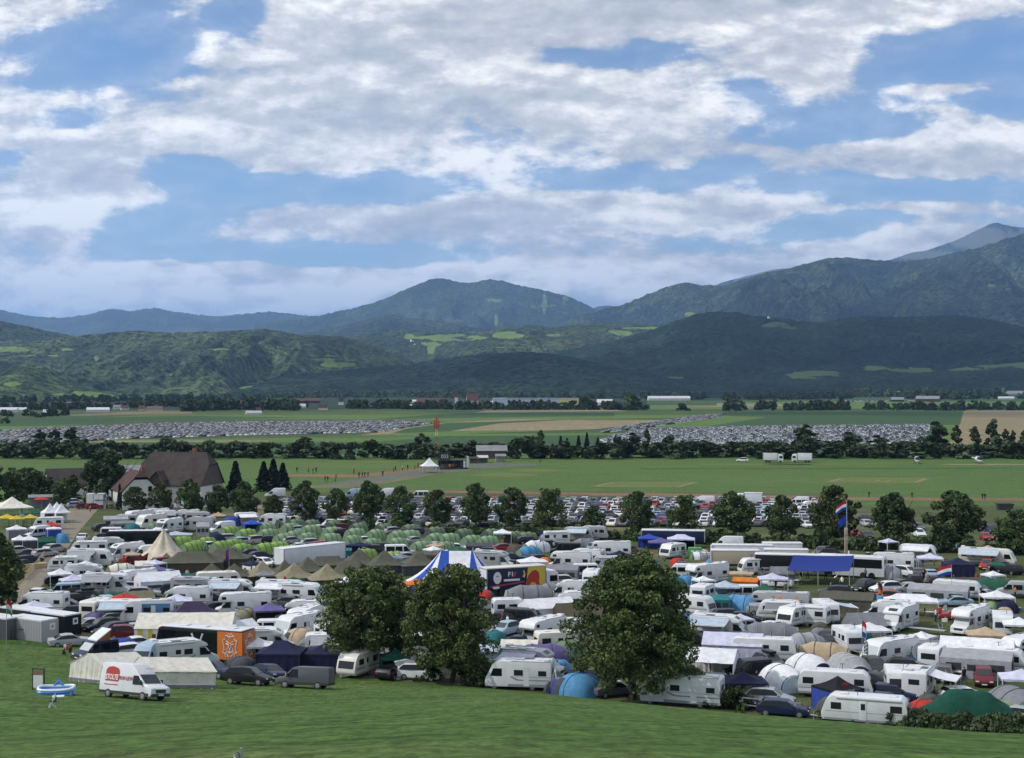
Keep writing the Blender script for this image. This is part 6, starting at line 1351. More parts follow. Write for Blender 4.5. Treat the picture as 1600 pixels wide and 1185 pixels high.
# ---- 1250..1600
gt(1324, 924, -8, 'square dark olive army tent in front of the mast', 'olive', 7, 4.6, 1.9, 2.6); cr(1384, 908, -150, 'white SUV facing the olive army tent', 'suv', 'white'); cr(1416, 910, -155, 'silver hatchback beside the white SUV', 'hatch', 'silver'); cr(1386, 922, 170, 'red and grey car behind sky blue tent', 'hatch', 'red'); cr(1428, 921, 175, 'dark blue estate behind the long white gazebo', 'estate', 'navy'); dt(1372, 930, 0, 'sky blue small tent beside the olive army tent', 'sky', 2.4, 2.6, 1.8); cv(1290, 939, -75, 'white caravan facing slope with pale blue awning', L=5.4, style=2, stripe=None, awn=1, awncol='lightblue'); cv(1261, 945, 165, 'white caravan behind orange pennant', L=5.4); mh(1384, 938, 175, 'white motorhome with pale canopy behind the camper with skylight', L=6); gt(1350, 957, 20, 'dark grey ridge tent beside caravan with pale blue awning', 'grey', 4.4, 3.4, 1.2, 2.5); mh(1405, 947, -112, 'white motorhome with skylight facing the slope on open grass', L=7.2); gz(1423, 928, 2, 'long white gazebo with folding chairs beneath', 'white', W=6.8, D=3.2, ridge=3.6); cv(1497, 907, -10, 'white caravan with big flag and grey awning tent', L=6.6); po(1466, 915, -6, 'wide grey awning tent below the big flag', 'midgrey', 8, 3, 2.4, 1.9, roofcol='midgrey')
put(flag(('red', 'white', 'blue'), 5.2, 2.0, 1.4, -1, .3, seed=1), 1487, 941, 0, 'red white and blue flag flying above the grey awning tent', base=True)
gz(1558, 922, 12, 'white gazebo beside the silver minibus', 'white', W=4, D=3.4); tt(1553, 903, -8, 'green and grey tunnel tent behind the silver minibus', 'green', 5.2, 3.2, 2.1, 'midgrey'); vn(1588, 908, 178, 'silver minibus with dark windows at picture edge', col='silver', H=2.3, glazed=True); dt(1547, 937, 10, 'white and green small tent beneath white gazebo', 'palegreen', 2.4, 2.6, 1.6); dt(1573, 937, 0, 'navy dome tent with white edge at picture edge', 'navy', 3, 3, 1.7); mh(1515, 949, -114, 'white alcove motorhome facing the big white marquee', style='alcove', L=6.4); cv(1566, 958, -88, 'white caravan front-on with red motorbike before it', L=5.4, style=2, stripe=None); gz(1592, 964, 5, 'white canopy beside the front-on caravan', 'white', W=3.6, D=3); gz(1540, 979, 10, 'beige gazebo behind the big white marquee', 'tan', W=4.2, D=3.4); mh(1600, 993, -120, 'white alcove motorhome cut by the picture edge', style='alcove', L=6.6, blind=False); mh(1390, 998, -132, 'white integrated motorhome with wide windscreen beside chequered flag', style='integrated', L=6.8); cv(1326, 981, -70, 'white caravan beside the black SUV and tan tunnel tent', L=5.2, style=2, stripe=None); gz(1358, 972, 20, 'white gazebo joined to the caravan beside black SUV', 'white', W=4.2, D=3.6); cr(1293, 985, -110, 'black SUV facing the tan tunnel tent', 'suv', 'black'); cr(1301, 992, -100, 'black saloon nose beside black SUV', 'saloon', 'black'); tt(1258, 988, 30, 'pale grey tunnel tent with blue top', 'midgrey', 4.2, 3.2, 2.2, 'sky'); tt(1287, 1003, -8, 'tan tunnel tent with dark hoops', 'tan', 5.2, 3., 2.1, 'tan'); tt(1262, 1021, -50, 'white inflatable tunnel tent with dark open porch', 'white', 4.6, 3.8, 2.4, 'navy', 3); tt(1325, 1023, -62, 'charcoal and white inflatable tunnel tent with windows', 'midgrey', 4.8, 4.2, 2.6, 'darkgrey', 5, True, 'white'); tt(1312, 1040, -20, 'small pinkish tunnel tent behind the long caravan', 'tan', 3.4, 2.4, 1.4); cr(1366, 1027, -70, 'dark SUV with bright lamps beside charcoal tunnel tent', 'suv', 'darkgrey')
put(flag(('red', 'white', 'blue'), 5.4, 1.2, 1.7, 1, 1.0, seed=2), 1347, 1050, 0, 'red white and blue flag hanging above the charcoal tunnel tent', base=True); put(flag(('black', 'white'), 3.6, 1.2, 1.5, 1, 1.0, checker=True, seed=3), 1350, 1052, 0, 'chequered black and white flag below the striped flag', base=True)
cv(1306, 1047, -3, 'long white caravan behind the printed black gazebo', L=7.0, style=1); g = gz(1309, 1056, 38, 'black printed gazebo with blue walls in front of long caravan', 'black', W=3.4, D=3.4, walls='nsew', wallcol='blue', eave=2.1, H=3.1)
for rz_ in (0, 90): 
    text('RACING', g, (0 if not rz_ else 1.72, -1.72 if not rz_ else 0, 2.0), .32, INK_W, rot=(R(90), 0, R(rz_)))
decal(g, oval(0, 2.55, .42, .16), INK_R, -1.12, -1, 'logo')
cr(1397, 1069, -14, 'navy estate car beside the red and navy small tents', 'estate', 'navy'); cr(1374, 1052, -40, 'black estate behind the navy estate', 'estate', 'black'); cv(1402, 1043, -85, 'small white caravan with grey window beside dark estates', L=4.4, style=2, stripe=None); cr(1420, 1029, 0, 'dark car behind the satellite dish', 'estate', 'black'); mh(1437, 1041, 80, 'white motorhome rear with bicycles and side awning', L=6.2, awn=-1); gt(1527, 996, -4, 'big white marquee with window beside beige gazebo', 'white', 7.4, 4.6, 2.2, 3.3); cv(1550, 1012, -6, 'long white caravan behind the open grey awning', L=7.2); po(1526, 1019, -6, 'open grey awning tent in front of long caravan and red car', 'midgrey', 7, 3, 2.5, 2.0); dt(1434, 1014, 0, 'bright blue dome tent beside integrated motorhome', 'sky', 2.6, 2.8, 1.7); cv(1459, 1007, 75, 'small white caravan between blue dome and white marquee', L=4.4); po(1447, 1003, 10, 'grey awning tent behind blue dome tent', 'grey', 3.4, 2.6, 2.2); cr(1537, 1043, -88, 'dark red SUV facing the slope before grey awning', 'suv', 'darkred'); gz(1596, 1045, 8, 'lilac gazebo cut by the picture edge beside grey awning', 'lilac', W=4, D=3.4); tt(1584, 1073, -60, 'big slate grey tunnel tent at picture edge above hedge', 'grey', 5.6, 4.4, 2.5); dt(1557, 1093, 0, 'light green dome tent behind the dark green tarpaulin', 'palegreen', 3.4, 4, 1.8); dt(1444, 1093, 0, 'red dome tent beside the white front caravan', 'red', 2.8, 3.2, 1.7); dt(1434, 1107, 0, 'navy dome tent beside the white front caravan', 'navy', 2.4, 2.8, 1.4)
cv(1352, 1091, 173, 'white rounded caravan with bicycle mark right above the hedge', L=7.4, style=1, stripe=None); dt(1301, 1088, 0, 'dark olive dome tent between printed gazebo and front caravan', 'olive', 3, 3, 1.9); cr(1592, 1116, 175, 'grey SUV behind the hedge at picture edge', 'suv', 'grey'); cr(1584, 1102, 170, 'silver estate beside slate grey tent', 'estate', 'silver'); cr(1598, 1126, 178, 'dark saloon lowest behind the hedge', 'saloon', 'darkgrey')
# upper right
cv(1436, 851, -8, 'white caravan with awning in top right row under trees', L=6.2, awn=-1); gz(1453, 864, 5, 'lilac gazebo with people beneath in top right row', 'lilac', W=4, D=3.2); mh(1543, 857, -10, 'big beige motorhome with long awning under the largest row tree', style='integrated', col='ivory', L=9, awn=-1, awncol='lightblue'); gz(1497, 871, 8, 'navy gazebo with navy wall in front of beige motorhome', 'navy', W=4.6, D=4, walls='sw', H=2.9); mh(1393, 864, 178, 'white alcove motorhome beside the touring coach', style='alcove', L=7); tt(1389, 884, 0, 'grey and white tunnel tent beside touring coach', 'midgrey', 3.4, 2.8, 2.); cr(1417, 884, -40, 'white SUV front beside grey and white tunnel tent', 'suv', 'white'); cr(1434, 887, 95, 'dark hatchback behind black estate in upper right', 'hatch', 'grey'); cr(1453, 889, 100, 'pale blue estate behind navy gazebo', 'estate', 'lightblue'); cr(1428, 897, 100, 'black estate rear in upper right car cluster', 'estate', 'black'); cr(1460, 899, 100, 'black hatchback rear in upper right car cluster', 'hatch', 'black'); cr(1499, 903, 60, 'dark grey car beside navy gazebo wall', 'hatch', 'darkgrey'); gt(1514, 902, 20, 'camouflage green tent beside the navy gazebo', 'olive', 3.6, 2.8, .8, 1.7); cr(1252, 856, 80, 'dark car behind the box trailers', 'suv', 'darkgrey'); cr(1302, 857, 0, 'black SUV under trees behind the touring coach', 'suv', 'black'); cr(1531, 913, -30, 'dark car behind caravan with big flag', 'hatch', 'black'); cr(1540, 921, -25, 'silver car nose behind caravan with big flag', 'saloon', 'silver'); cr(1492, 931, -165, 'blue-grey saloon beside the grey awning tent', 'saloon', 'lightblue')
# ---- the ranks of green tents
ords = ['first', 'second', 'third', 'fourth', 'fifth', 'sixth', 'seventh', 'eighth', 'ninth', 'tenth', 'eleventh', 'twelfth', 'thirteenth', 'fourteenth', 'fifteenth', 'sixteenth', 'seventeenth', 'eighteenth', 'nineteenth', 'twentieth']
tens = {20: 'twenty', 30: 'thirty', 40: 'forty', 50: 'fifty', 60: 'sixty', 70: 'seventy'}
def nth(i):     # 0 -> first
    n = i+1
    if n <= 20: return ords[i]
    t = n//10*10
    return tens[t]+'-'+ords[n % 10-1] if n % 10 else tens[t][:-1]+'ieth'
ranks = [('farthest rank under the trees', 'sage', [(442, 809), (462, 811), (486, 812), (521, 813), (560, 817), (600, 818), (642, 819), (680, 823), (724, 826), (768, 826), (805, 830), (823, 831)]),
         ('second rank from the trees', 'palegreen', [(359, 822), (385, 826), (416, 817), (454, 817), (486, 820), (520, 823), (555, 825), (587, 827), (622, 829), (641, 828), (680, 833), (702, 833), (737, 836), (762, 837)]),
         ('third rank from the trees', 'palegreen', [(284, 838), (322, 839), (419, 826), (444, 833), (459, 829), (480, 832), (517, 833), (551, 836), (581, 841), (621, 840), (659, 845), (695, 846)]),
         ('nearest rank above army tents', 'lime', [(307, 844), (345, 845), (377, 849), (414, 848), (434, 846), (446, 852), (571, 857), (298, 847), (364, 842)])]
rnd = random.Random(5)
for (rk, c_, pts) in ranks:
    for i, (x, y) in enumerate(sorted(pts)):
        cc = c_ if not (c_ == 'palegreen' and x < 400) else 'lime'
        if c_ == 'palegreen' and x > 560: cc = 'palegreen'
        tt(x, y, 42+rnd.uniform(-8, 8), ('lime' if cc == 'lime' else 'dull green' if cc == 'sage' else 'pale green')+' tunnel tent, '+nth(i)+' from the road in the '+rk, cc, 3.6, 2.6, 2.05, 'darkgrey' if cc == 'sage' else 'sage', 4, True, 'olive', .14)
for (x, y, c_, k_, l) in [(467, 821, 'white', 'estate', 'white estate between green tents near royal blue gazebo'), (424, 837, 'black', 'hatch', 'black hatchback beside lime tents'), (457, 838, 'silver', 'hatch', 'silver hatchback between green tents'), (490, 841, 'silver', 'estate', 'silver estate above the semi-trailer roof'), (470, 848, 'white', 'saloon', 'white saloon just above the semi-trailer'), (505, 845, 'red', 'estate', 'red car peeping over the semi-trailer'), (538, 826, 'black', 'suv', 'black SUV between green tents'), (571, 838, 'white', 'hatch', 'white hatchback between pale green tents'), (502, 820, 'white', 'suv', 'white SUV under trees between green tents'), (617, 823, 'silver', 'estate', 'silver estate between green tents below trees'), (656, 825, 'navy', 'estate', 'navy estate below the trees among green tents'), (648, 838, 'silver', 'saloon', 'silver saloon among green tents'), (604, 848, 'black', 'estate', 'black estate beside the white minibus'), (403, 836, 'silver', 'suv', 'silver SUV beside lime tents'), (380, 839, 'lightblue', 'estate', 'pale blue estate behind lime tents'), (360, 834, 'silver', 'estate', 'silver estate beside the dark blue dome'), (330, 846, 'white', 'hatch', 'white car hidden among lime tents'), (395, 857, 'black', 'saloon', 'black saloon beside dark olive marquee'), (408, 861, 'navy', 'hatch', 'navy hatchback beside olive pyramid tents'), (396, 868, 'white', 'hatch', 'white hatchback beside tan pyramid tent'), (590, 851, 'darkgrey', 'suv', 'grey SUV beside lime tent and semi-trailer'), (555, 850, 'navy', 'suv', 'navy SUV behind semi-trailer end')]:
    cr(x, y, 20+rnd.uniform(-15, 15), l, k_, c_)
cr(538, 818, 10, 'dark red minivan under trees among green tents', 'suv', 'darkred'); dt(337, 833, 0, 'navy dome tent among lime tents', 'navy', 3.4, 3.6, 1.9); gt(540, 856, 0, 'teal portable cabin tent at semi-trailer end', 'teal', 2, 2, 2.0, 2.3)
gz(562, 847, 0, 'dark navy canopy behind semi-trailer end', 'navy', W=4, D=3, eave=1.8, H=2.3)
# ================================================================== trees
def plant(sp, px, pyb, label, group, rz=0, sc=1., name=None, dz=0):
    l = (on_flat if px > 540 else at)(px, pyb); l.z += dz
    return spawn(sp, l, rz, label, group, name, sc)
rowt = lambda t: (math.sin(math.pi*(t*.80+.16))**.75)
big = lambda t: (1-.55*t**2.2)*(.78+.22*min(1, t*5))
T_A = tree_spec(11, 11.3, 4.7, 46000, .12, LEAF, lambda t: math.sin(math.pi*(t*.72+.20))**.5, .30, .15, 190, lump=.62)
T_B = tree_spec(12, 12.2, 4.5, 46000, .12, leaf_mat('walnut_leaf_light', (.038, .068, .018), (.130, .165, .046)), lambda t: math.sin(math.pi*(t*.72+.22))**.5, .30, .06, 190, lump=.62)
T_C = tree_spec(17, 14.6, 6.3, 70000, .125, LEAF, lambda t: .28+.74*math.cos(max(0, t-.12)*1.62)**.8, .42, .085, 250, lump=.55)
plant(T_A, 576, 1048, 'broad round tree with dark crown beside the cream rounded caravan', 'big trees at the slope foot', 0, (1.1, 1.1, 1.0))
plant(T_B, 705, 1070, 'round tree with lighter olive leaves down to the ground', 'big trees at the slope foot', 1.)
plant(T_C, 990, 1102, 'tallest broad tree with stout trunk standing at the slope edge', 'big trees at the slope foot', 2.)
plant(tree_spec(14, 10.5, 4.6, 16000, .19, LEAF, rowt, .3, .1, 90), -14, 955, 'roadside tree partly cut by the picture edge beside the dirt road', 'big trees at the slope foot')
ROWS = [tree_spec(20+i, 9.2, 3.9+.25*(i % 2), 9000, .20, [LEAF2, LEAF, LEAF2, LEAF4][i], [rowt, lambda t: .35+.7*math.cos(t*1.4)**.8, rowt, rowt][i], .22, .10, 90, lump=.7) for i in range(4)]
row = [(212, 804, 46, 40), (252, 806, 52, 40), (297, 808, 62, 46), (340, 809, 54, 38), (382, 811, 62, 50), (427, 813, 42, 34), (477, 816, 68, 48), (525, 818, 58, 40), (576, 820, 72, 54), (627, 822, 66, 50), (683, 824, 62, 48), (743, 826, 74, 54), (800, 828, 70, 52), (860, 831, 70, 48), (926, 834, 46, 42), (995, 838, 74, 54), (1068, 841, 70, 48), (1146, 846, 82, 70), (1222, 848, 78, 58), (1305, 851, 96, 78), (1395, 854, 88, 74), (1490, 858, 96, 90), (1590, 862, 70, 76)]
desc = ['slim dark', 'round', 'broad', 'narrow', 'full', 'small', 'tall round', 'slender', 'wide round', 'rounded', 'upright', 'tall full', 'oval', 'pointed', 'small low', 'tall even', 'pointed loose', 'wide leafy', 'dense', 'bushy two-toned', 'big oval', 'largest domed', 'big half-cut']
nm = ['beside the white farmhouse', 'in front of the barn dormer', 'in front of the barn roof', 'at the barn gable', 'right of the barn below spruces', 'between barn and spruce group', 'first beyond the spruce group', 'second beyond the spruce group', 'third beyond the spruce group', 'fourth beyond the spruce group', 'fifth beyond the spruce group below the radar mast', 'just past the radar mast', 'behind the lone white gazebo', 'above the top-row white caravan', 'above the teal awning', 'beside open car park grass', 'behind the navy trailer', 'behind the high-roof van', 'behind the white box trailers', 'behind the flag mast', 'behind the touring coach', 'behind the big beige motorhome', 'cut by the picture edge']
for i, (x, y, h, w) in enumerate(row):
    sp = ROWS[3 if i in (19,) else (1 if i in (13, 16) else (i*7) % 3 if (i*7) % 3 != 1 else 0)]; Y = at(x, y).y; s = F/Y
    plant(sp, x, y, desc[i]+' row tree '+nm[i], 'row of trees along the car park', i*1.3, (w/s/(2*3.9), w/s/(2*3.9), h/s/9.2))
# low dark hedge under the row
HB = [bush_spec(50+i, 1.9, 2.6, 700, .26, LEAF2, 'hedge', 'hedge', True, 12) for i in range(2)]
def hedge(name, pts, step, sp, label, kx=1., kz=1., spread=.5):
    """one hedge: its bushes grow together into one mass"""
    rng = random.Random(len(label)); vs = []; 
    o = thing(name, label, 'hedge', on_flat(*pts[0])); k = 0; mb = MB(); 
    for a, b in zip(pts, pts[1:]):
        A, B = on_flat(*a), on_flat(*b); n = max(1, int((B-A).length/step))
        for i in range(n):
            p = A.lerp(B, (i+rng.random()*.5)/n)+Vector((rng.uniform(-spread, spread), rng.uniform(-spread, spread), 0)); me = sp[k % len(sp)].parts[0][1]; k += 1
            vs.append((me, Matrix.Translation((p.x, p.y, hz(p.x, p.y))) @ Matrix.Rotation(rng.random()*6.28, 4, 'Z') @ Matrix.Diagonal((kx*rng.uniform(.8, 1.2), kx*rng.uniform(.8, 1.2), kz*rng.uniform(.7, 1.25), 1))))
    bm = bmesh.new()
    for me, M in vs:
        m2 = me.copy(); m2.transform(M); bm.from_mesh(m2); bpy.data.meshes.remove(m2)
    me = bpy.data.meshes.new(name); bm.to_mesh(me); bm.free(); me.materials.append(vs[0][0].materials[0])
    loc = o.location.copy(); bpy.data.objects.remove(o); me.transform(Matrix.Translation(-loc)); r = ob(name, me, None, loc); tag(r, label, 'hedge'); return r
hedge('hedge', [(520, 827), (700, 833), (900, 840), (1100, 850)], 3.2, HB, 'low dark hedge under the tree row behind the green tents', 1., 1.05)
hedge('hedge', [(1105, 851), (1250, 856), (1450, 863), (1640, 868)], 3.0, HB, 'tall dark hedge under the tree row behind box trailers', 1.15, 1.5)
HF = [bush_spec(60+i, 1.5, 1.3, 1500, .12, LEAF4 if i else LEAF3, 'hedge', 'hedge', True, 16) for i in range(2)]
hedge('hedge', [(1330, 1190), (1400, 1190), (1440, 1190), (1500, 1190), (1640, 1190)], .8, HF, 'overgrown green hedge in front of the dark green tarpaulin', 1., 1.05, .25)
hedge('hedge', [(1435, 1150), (1500, 1152), (1640, 1160)], .9, HF, 'second denser line of the overgrown hedge', 1.1, 1.25, .3)
B_A = bush_spec(70, 2.2, 1.9, 1700, .13, LEAF4)
plant(B_A, 1148, 1116, 'leafy light green bush beside the white motorhome rear', 'bushes on the slope edge'); plant(B_A, 1300, 1125, 'scrubby bush left of the white rounded caravan', 'bushes on the slope edge', 2, .8); plant(B_A, 1110, 1113, 'small bush at the wire fence', 'bushes on the slope edge', 4, .6)
plant(B_A, 745, 1072, 'low bush under the lighter round tree', 'bushes on the slope edge', 3, 1.1); plant(B_A, 668, 1066, 'low bush at the trunk of the lighter round tree', 'bushes on the slope edge', 5, .9)
plant(bush_spec(71, 1.5, 1.0, 500, .10, LEAF4), 812, 1084, 'thin sapling before the palm-decal motorhome', 'bushes on the slope edge')
# trees around the farm
BT = [tree_spec(80+i, 13, 4.6, 4200, .36, [LEAF3, LEAF2][i % 2], rowt, .25, .08, 60) for i in range(2)]
for (x, y, h, w, l) in [(165, 790, 92, 72, 'tall spreading tree in front of the farmhouse gate'), (146, 790, 70, 46, 'dark tree beside the tall spreading tree'), (185, 788, 60, 40, 'leafy tree leaning on the white farmhouse'), (95, 792, 44, 34, 'bright green tree beside the dirt road junction'), (20, 790, 60, 50, 'dark tree group at the picture edge behind red parasols'), (52, 786, 56, 46, 'bushy dark tree behind the red parasols'), (-12, 792, 72, 50, 'tall dark tree cut by the picture edge above cream marquee'), (75, 784, 40, 36, 'low tree between dark tree and brown house roof'), (112, 785, 44, 36, 'tree before the brown house'), (38, 780, 50, 40, 'dark tree behind the grey entrance hut')]:
    s = F/at(x, y).y; plant(BT[len(l) % 2], x, y, l, 'trees around the farm', x, (w/s/9.2, w/s/9.2, h/s/13))
CF = [conifer_spec(90+i, 12, 3.0, 2600, .40) for i in range(2)]
for (x, y, h, w, l) in [(368, 788, 66, 44, 'wide spruce at the right of the barn'), (412, 768, 46, 36, 'first spruce of the dark trio beyond the barn'), (427, 768, 50, 38, 'middle spruce of the dark trio beyond the barn'), (442, 766, 42, 34, 'last spruce of the dark trio beyond the barn'), (187, 797, 40, 16, 'small slim spruce before the white farmhouse')]:
    s = F/at(x, y).y; plant(CF[x % 2], x, y, l, 'spruces around the farm', x, (w/s/6, w/s/6, h/s/12))
# the belt of trees along the airfield
BELT = [bush_spec(100+i, 7, 4.2, 900, .55, LEAF3, 'belt_tree', 'tree', lumps=16) for i in range(4)]
rnd = random.Random(11); x = -30
while x < 1640:
    hh = rnd.uniform(22, 30)*(1.25 if rnd.random() < .14 else 1)*(.85 if 740 < x < 800 else 1); w = rnd.uniform(38, 58); y = 716.5+rnd.uniform(-2.5, 1.5)
    if 735 < x < 800: y -= 6
    s = F/flat(x, y).y
    spawn(BELT[rnd.randrange(4)], flat(x, y), rnd.random()*6, 'bushy dark green tree in the long belt across the airfield', 'tree belt along the airfield', None, (w/s/8.4, w/s/8.4, hh/s/7)); x += rnd.uniform(17, 25)
PT = [tree_spec(110+i, 12, 2.6, 1000, .6, [LEAF3, LEAF4][i], rowt, .15, .05, 30) for i in range(2)]
for i, (px_, y, h, w, k) in enumerate([(845, 712, 40, 16, 1), (1010, 700, 30, 14, 1), (1046, 712, 32, 30, 0), (1258, 712, 48, 40, 0), (1440, 706, 24, 18, 0), (1465, 712, 52, 40, 0), (1495, 712, 48, 20, 1), (1522, 712, 46, 22, 1), (1551, 712, 56, 26, 0), (1571, 712, 42, 16, 1), (1583, 712, 40, 12, 1), (1330, 712, 36, 40, 0), (1372, 713, 32, 40, 0), (62, 706, 34, 24, 0), (85, 706, 36, 22, 0), (112, 706, 38, 30, 0), (475, 712, 30, 34, 1), (660, 712, 34, 30, 0), (990, 711, 34, 30, 0), (1600, 712, 40, 16, 1)]):
    s = F/flat(px_, y).y; sp = PT[k]
    spawn(sp, flat(px_, y), i, ('loose yellow-green tree' if k else 'taller dark tree')+' rising above the belt, '+nth(i)+' listed from the far west' if False else ('loose yellow-green' if k else 'taller dark')+' tree standing out of the belt '+('left of the radar mast, ' if px_ < 680 else 'between radar mast and lorries, ' if px_ < 1200 else 'right of the parked lorries, ')+nth(i)+' such tree', 'taller trees in the belt', None, (w/s/5.2, w/s/5.2, h/s/12))
for i, (px_, h) in enumerate([(876, 30), (886, 27), (904, 31), (917, 35), (934, 28)]): s = F/flat(px_, 712).y; spawn(CF[i % 2], flat(px_, 712), i, nth(i)+' of the five dark spruces in the belt right of the radar mast', 'spruces in the belt', None, (17/s/6, 17/s/6, h/s/12))
# ================================================================== the car park
carcols = ['white', 'silver', 'black', 'darkgrey', 'grey', 'navy', 'silver', 'white', 'black', 'blue', 'grey', 'red', 'lightblue', 'darkgrey', 'silver', 'cream']
kinds = ['hatch', 'estate', 'suv', 'saloon', 'hatch', 'estate']
kname = dict(hatch='hatchback', estate='estate', suv='SUV', saloon='saloon'); cname = dict(white='white', silver='silver', black='black', darkgrey='charcoal', grey='grey', navy='navy', blue='blue', red='red', lightblue='pale blue', cream='cream')
gaps = [r_[0] for r_ in row]
extra = []; rnd = random.Random(21); count = 0
Ys = [at(700, 827).y+k for k in (6, 12.2, 20, 26.2, 34, 40.2, 48, 54.2, 62, 68.2)]
for r, Y in enumerate(Ys):
    X = (430-800)/F*Y; Xe = (1290 - (r*4 if r > 3 else 0)-800)/F*Y; seen = {}
    while X < Xe:
        X += rnd.uniform(2.55, 3.1) if rnd.random() > .06 else 6.5
        px_ = 800+F*X/Y; py_ = HOR+F*CH/Y
        if px_ > 1000 and py_ > 833-(px_-1000)*.004 and rnd.random() < .75: continue
        edge = 818+(px_-477)*.033
        if py_ > edge+4 or py_ < 776: continue
        c_, k_ = rnd.choice(carcols), rnd.choice(kinds); a = rnd.choice((-90, 90, -90))+rnd.uniform(-6, 6)-18
        k0 = sum(1 for g_ in gaps if g_ < px_); hid = any(abs(px_-g_) < w_*.36 for (g_, _, _, w_) in row) and py_ > 785
        if r < 9 and not hid and count < 165:
            key = (c_, k_); n = seen.get((key, k0), 0); seen[(key, k0)] = n+1
            gap = 'between row trees %s and %s' % (nth(max(0, k0-1)), nth(k0))
            lab = '%s %s in car park lane %s %s' % (cname[c_], kname[k_], nth(r), gap) if not n else '%s %s, %s such in car park lane %s %s' % (cname[c_], kname[k_], nth(n), nth(r), gap)
            spawn(car(k_, c_, True), (X, Y+rnd.uniform(-.5, .5), 0), R(a), lab, 'cars in the long car park', 'parked_car'); count += 1
        else: extra.append((X, Y, a, c_, k_))
def car_mass(name, cars, label, far=True):
    bm = bmesh.new(); mats_ = []; 
    me = bpy.data.meshes.new(name); V = []; Fc = []; Mi = []
    for (X, Y, a, c_, k_) in cars:
        s_ = car(k_, c_, True).parts[0][1] if not far else simple_car(c_)
        o = len(V); ca, sa = math.cos(R(a)), math.sin(R(a)); idx = []
        for m in s_.materials:
            if m not in mats_: mats_.append(m)
            idx.append(mats_.index(m))
        for v in s_.vertices: V.append((X+v.co.x*ca-v.co.y*sa, Y+v.co.x*sa+v.co.y*ca, v.co.z))
        for p in s_.polygons: Fc.append([o+i for i in p.vertices]); Mi.append(idx[p.material_index])
    me.from_pydata(V, [], Fc)
    for m in mats_: me.materials.append(m)
    me.polygons.foreach_set('material_index', Mi); me.update()
    o = ob(name, me); tag(o, label, None, None, 'stuff'); return o
SC = {}
def simple_car(c):
    if c not in SC:
        mb = MB().use(P(c)).prism([(-2.1, .3), (2.1, .3), (2.15, .75), (1.1, .95), (.4, 1.38), (-1.3, 1.42), (-2.1, .95)], -.88, .88, lambda x, z: max(0, z-.95)*.34); mb.use(GLASS)
        for s in (-1, 1): side_poly(mb, [(.95, .98), (.35, 1.33), (-1.25, 1.36), (-1.8, 1.0)], 1.76, s, lambda x, z: max(0, z-.95)*.34, .02)
        slab(mb, (1.08, .97), (.44, 1.35), -.7, .7, .02); slab(mb, (-1.36, 1.39), (-2.0, 1.02), -.7, .7, .02); SC[c] = mb.data('far_car')
    return SC[c]
car_mass('parked_cars', extra, 'mass of cars filling the rest of the long car park behind the row trees', False)
def field_cars(name, poly, pitch, lane, a, label, seed, fill=.93):
    rng = random.Random(seed); out = []; P_ = [flat(*p) for p in poly]; y0, y1 = min(p.y for p in P_), max(p.y for p in P_); Y = y0; i = 0
    def inside(x, y):
        c = False; n = len(P_)
        for k in range(n):
            p, q = P_[k], P_[k-1]
            if (p.y > y) != (q.y > y) and x < (q.x-p.x)*(y-p.y)/(q.y-p.y)+p.x: c = not c
        return c
    x0, x1 = min(p.x for p in P_), max(p.x for p in P_)
    while Y < y1:
        X = x0
        while X < x1:
            if inside(X, Y) and rng.random() < fill: out.append((X, Y+rng.uniform(-.6, .6), a+rng.choice((0, 180))+rng.uniform(-5, 5), rng.choice(carcols[:8]+['white', 'white', 'white', 'silver', 'white']), 'hatch'))
            X += pitch*rng.uniform(.92, 1.15)
        Y += lane*(1 if i % 2 else 1.35); i += 1
    car_mass(name, out, label)
field_cars('parked_cars', [(-40, 693), (120, 692), (190, 687), (420, 680.5), (590, 677), (680, 661), (660, 659.5), (400, 660.5), (240, 664), (60, 671), (-40, 677)], 2.9, 7., 60, 'far field full of parked cars left of the radar mast', 3)
field_cars('parked_cars', [(945, 695), (1300, 696), (1446, 695), (1452, 665), (1180, 668), (1000, 672), (935, 690)], 2.9, 6.5, 70, 'far field full of parked cars beyond the tree belt', 4)
field_cars('parked_cars', [(940, 678), (1000, 671), (1060, 662), (1130, 652), (1130, 648), (1090, 651), (1030, 660), (960, 671)], 3., 7., 20, 'double line of parked cars leading to the far field', 5)
field_cars('parked_cars', [(1310, 628.4), (1440, 626.8), (1440, 625.6), (1310, 626.6)], 5., 20., 0, 'thin line of vehicles beyond the green crop', 6, .8)
# vans standing along the far edge of the car park
for (x, y, a, kw, l) in [(1098, 775, 175, dict(col='white', H=2.6, L=5.9), 'white panel van at the field edge of the car park'), (1247, 776, 175, dict(col='white', H=2.6, L=5.4, glazed=True), 'white minibus by the field beside the dense row tree'), (1262, 783, -160, dict(col='white', H=2.5, L=5.4), 'white camper van below the white minibus'), (655, 767, 175, dict(col='white', H=2.2, L=5, glazed=True), 'white minibus at the field edge below radar mast'), (604, 763, 178, dict(col='white', H=2.5, L=5.6), 'white van at the field edge beside third row tree'), (552, 764, 178, dict(col='lightblue', H=2.5, L=5.6), 'pale blue van at the field edge behind second row tree'), (430, 763, 175, dict(col='white', H=2.6, L=5.4), 'white van beneath the spruce trio')]: vn(x, y, a, l, **kw)
trailer('white box lorry at the field edge of the car park', 1170, 770, 178, 6.5, 3.4, 2.4, 'white', None, .9, 'white', 'lorry')
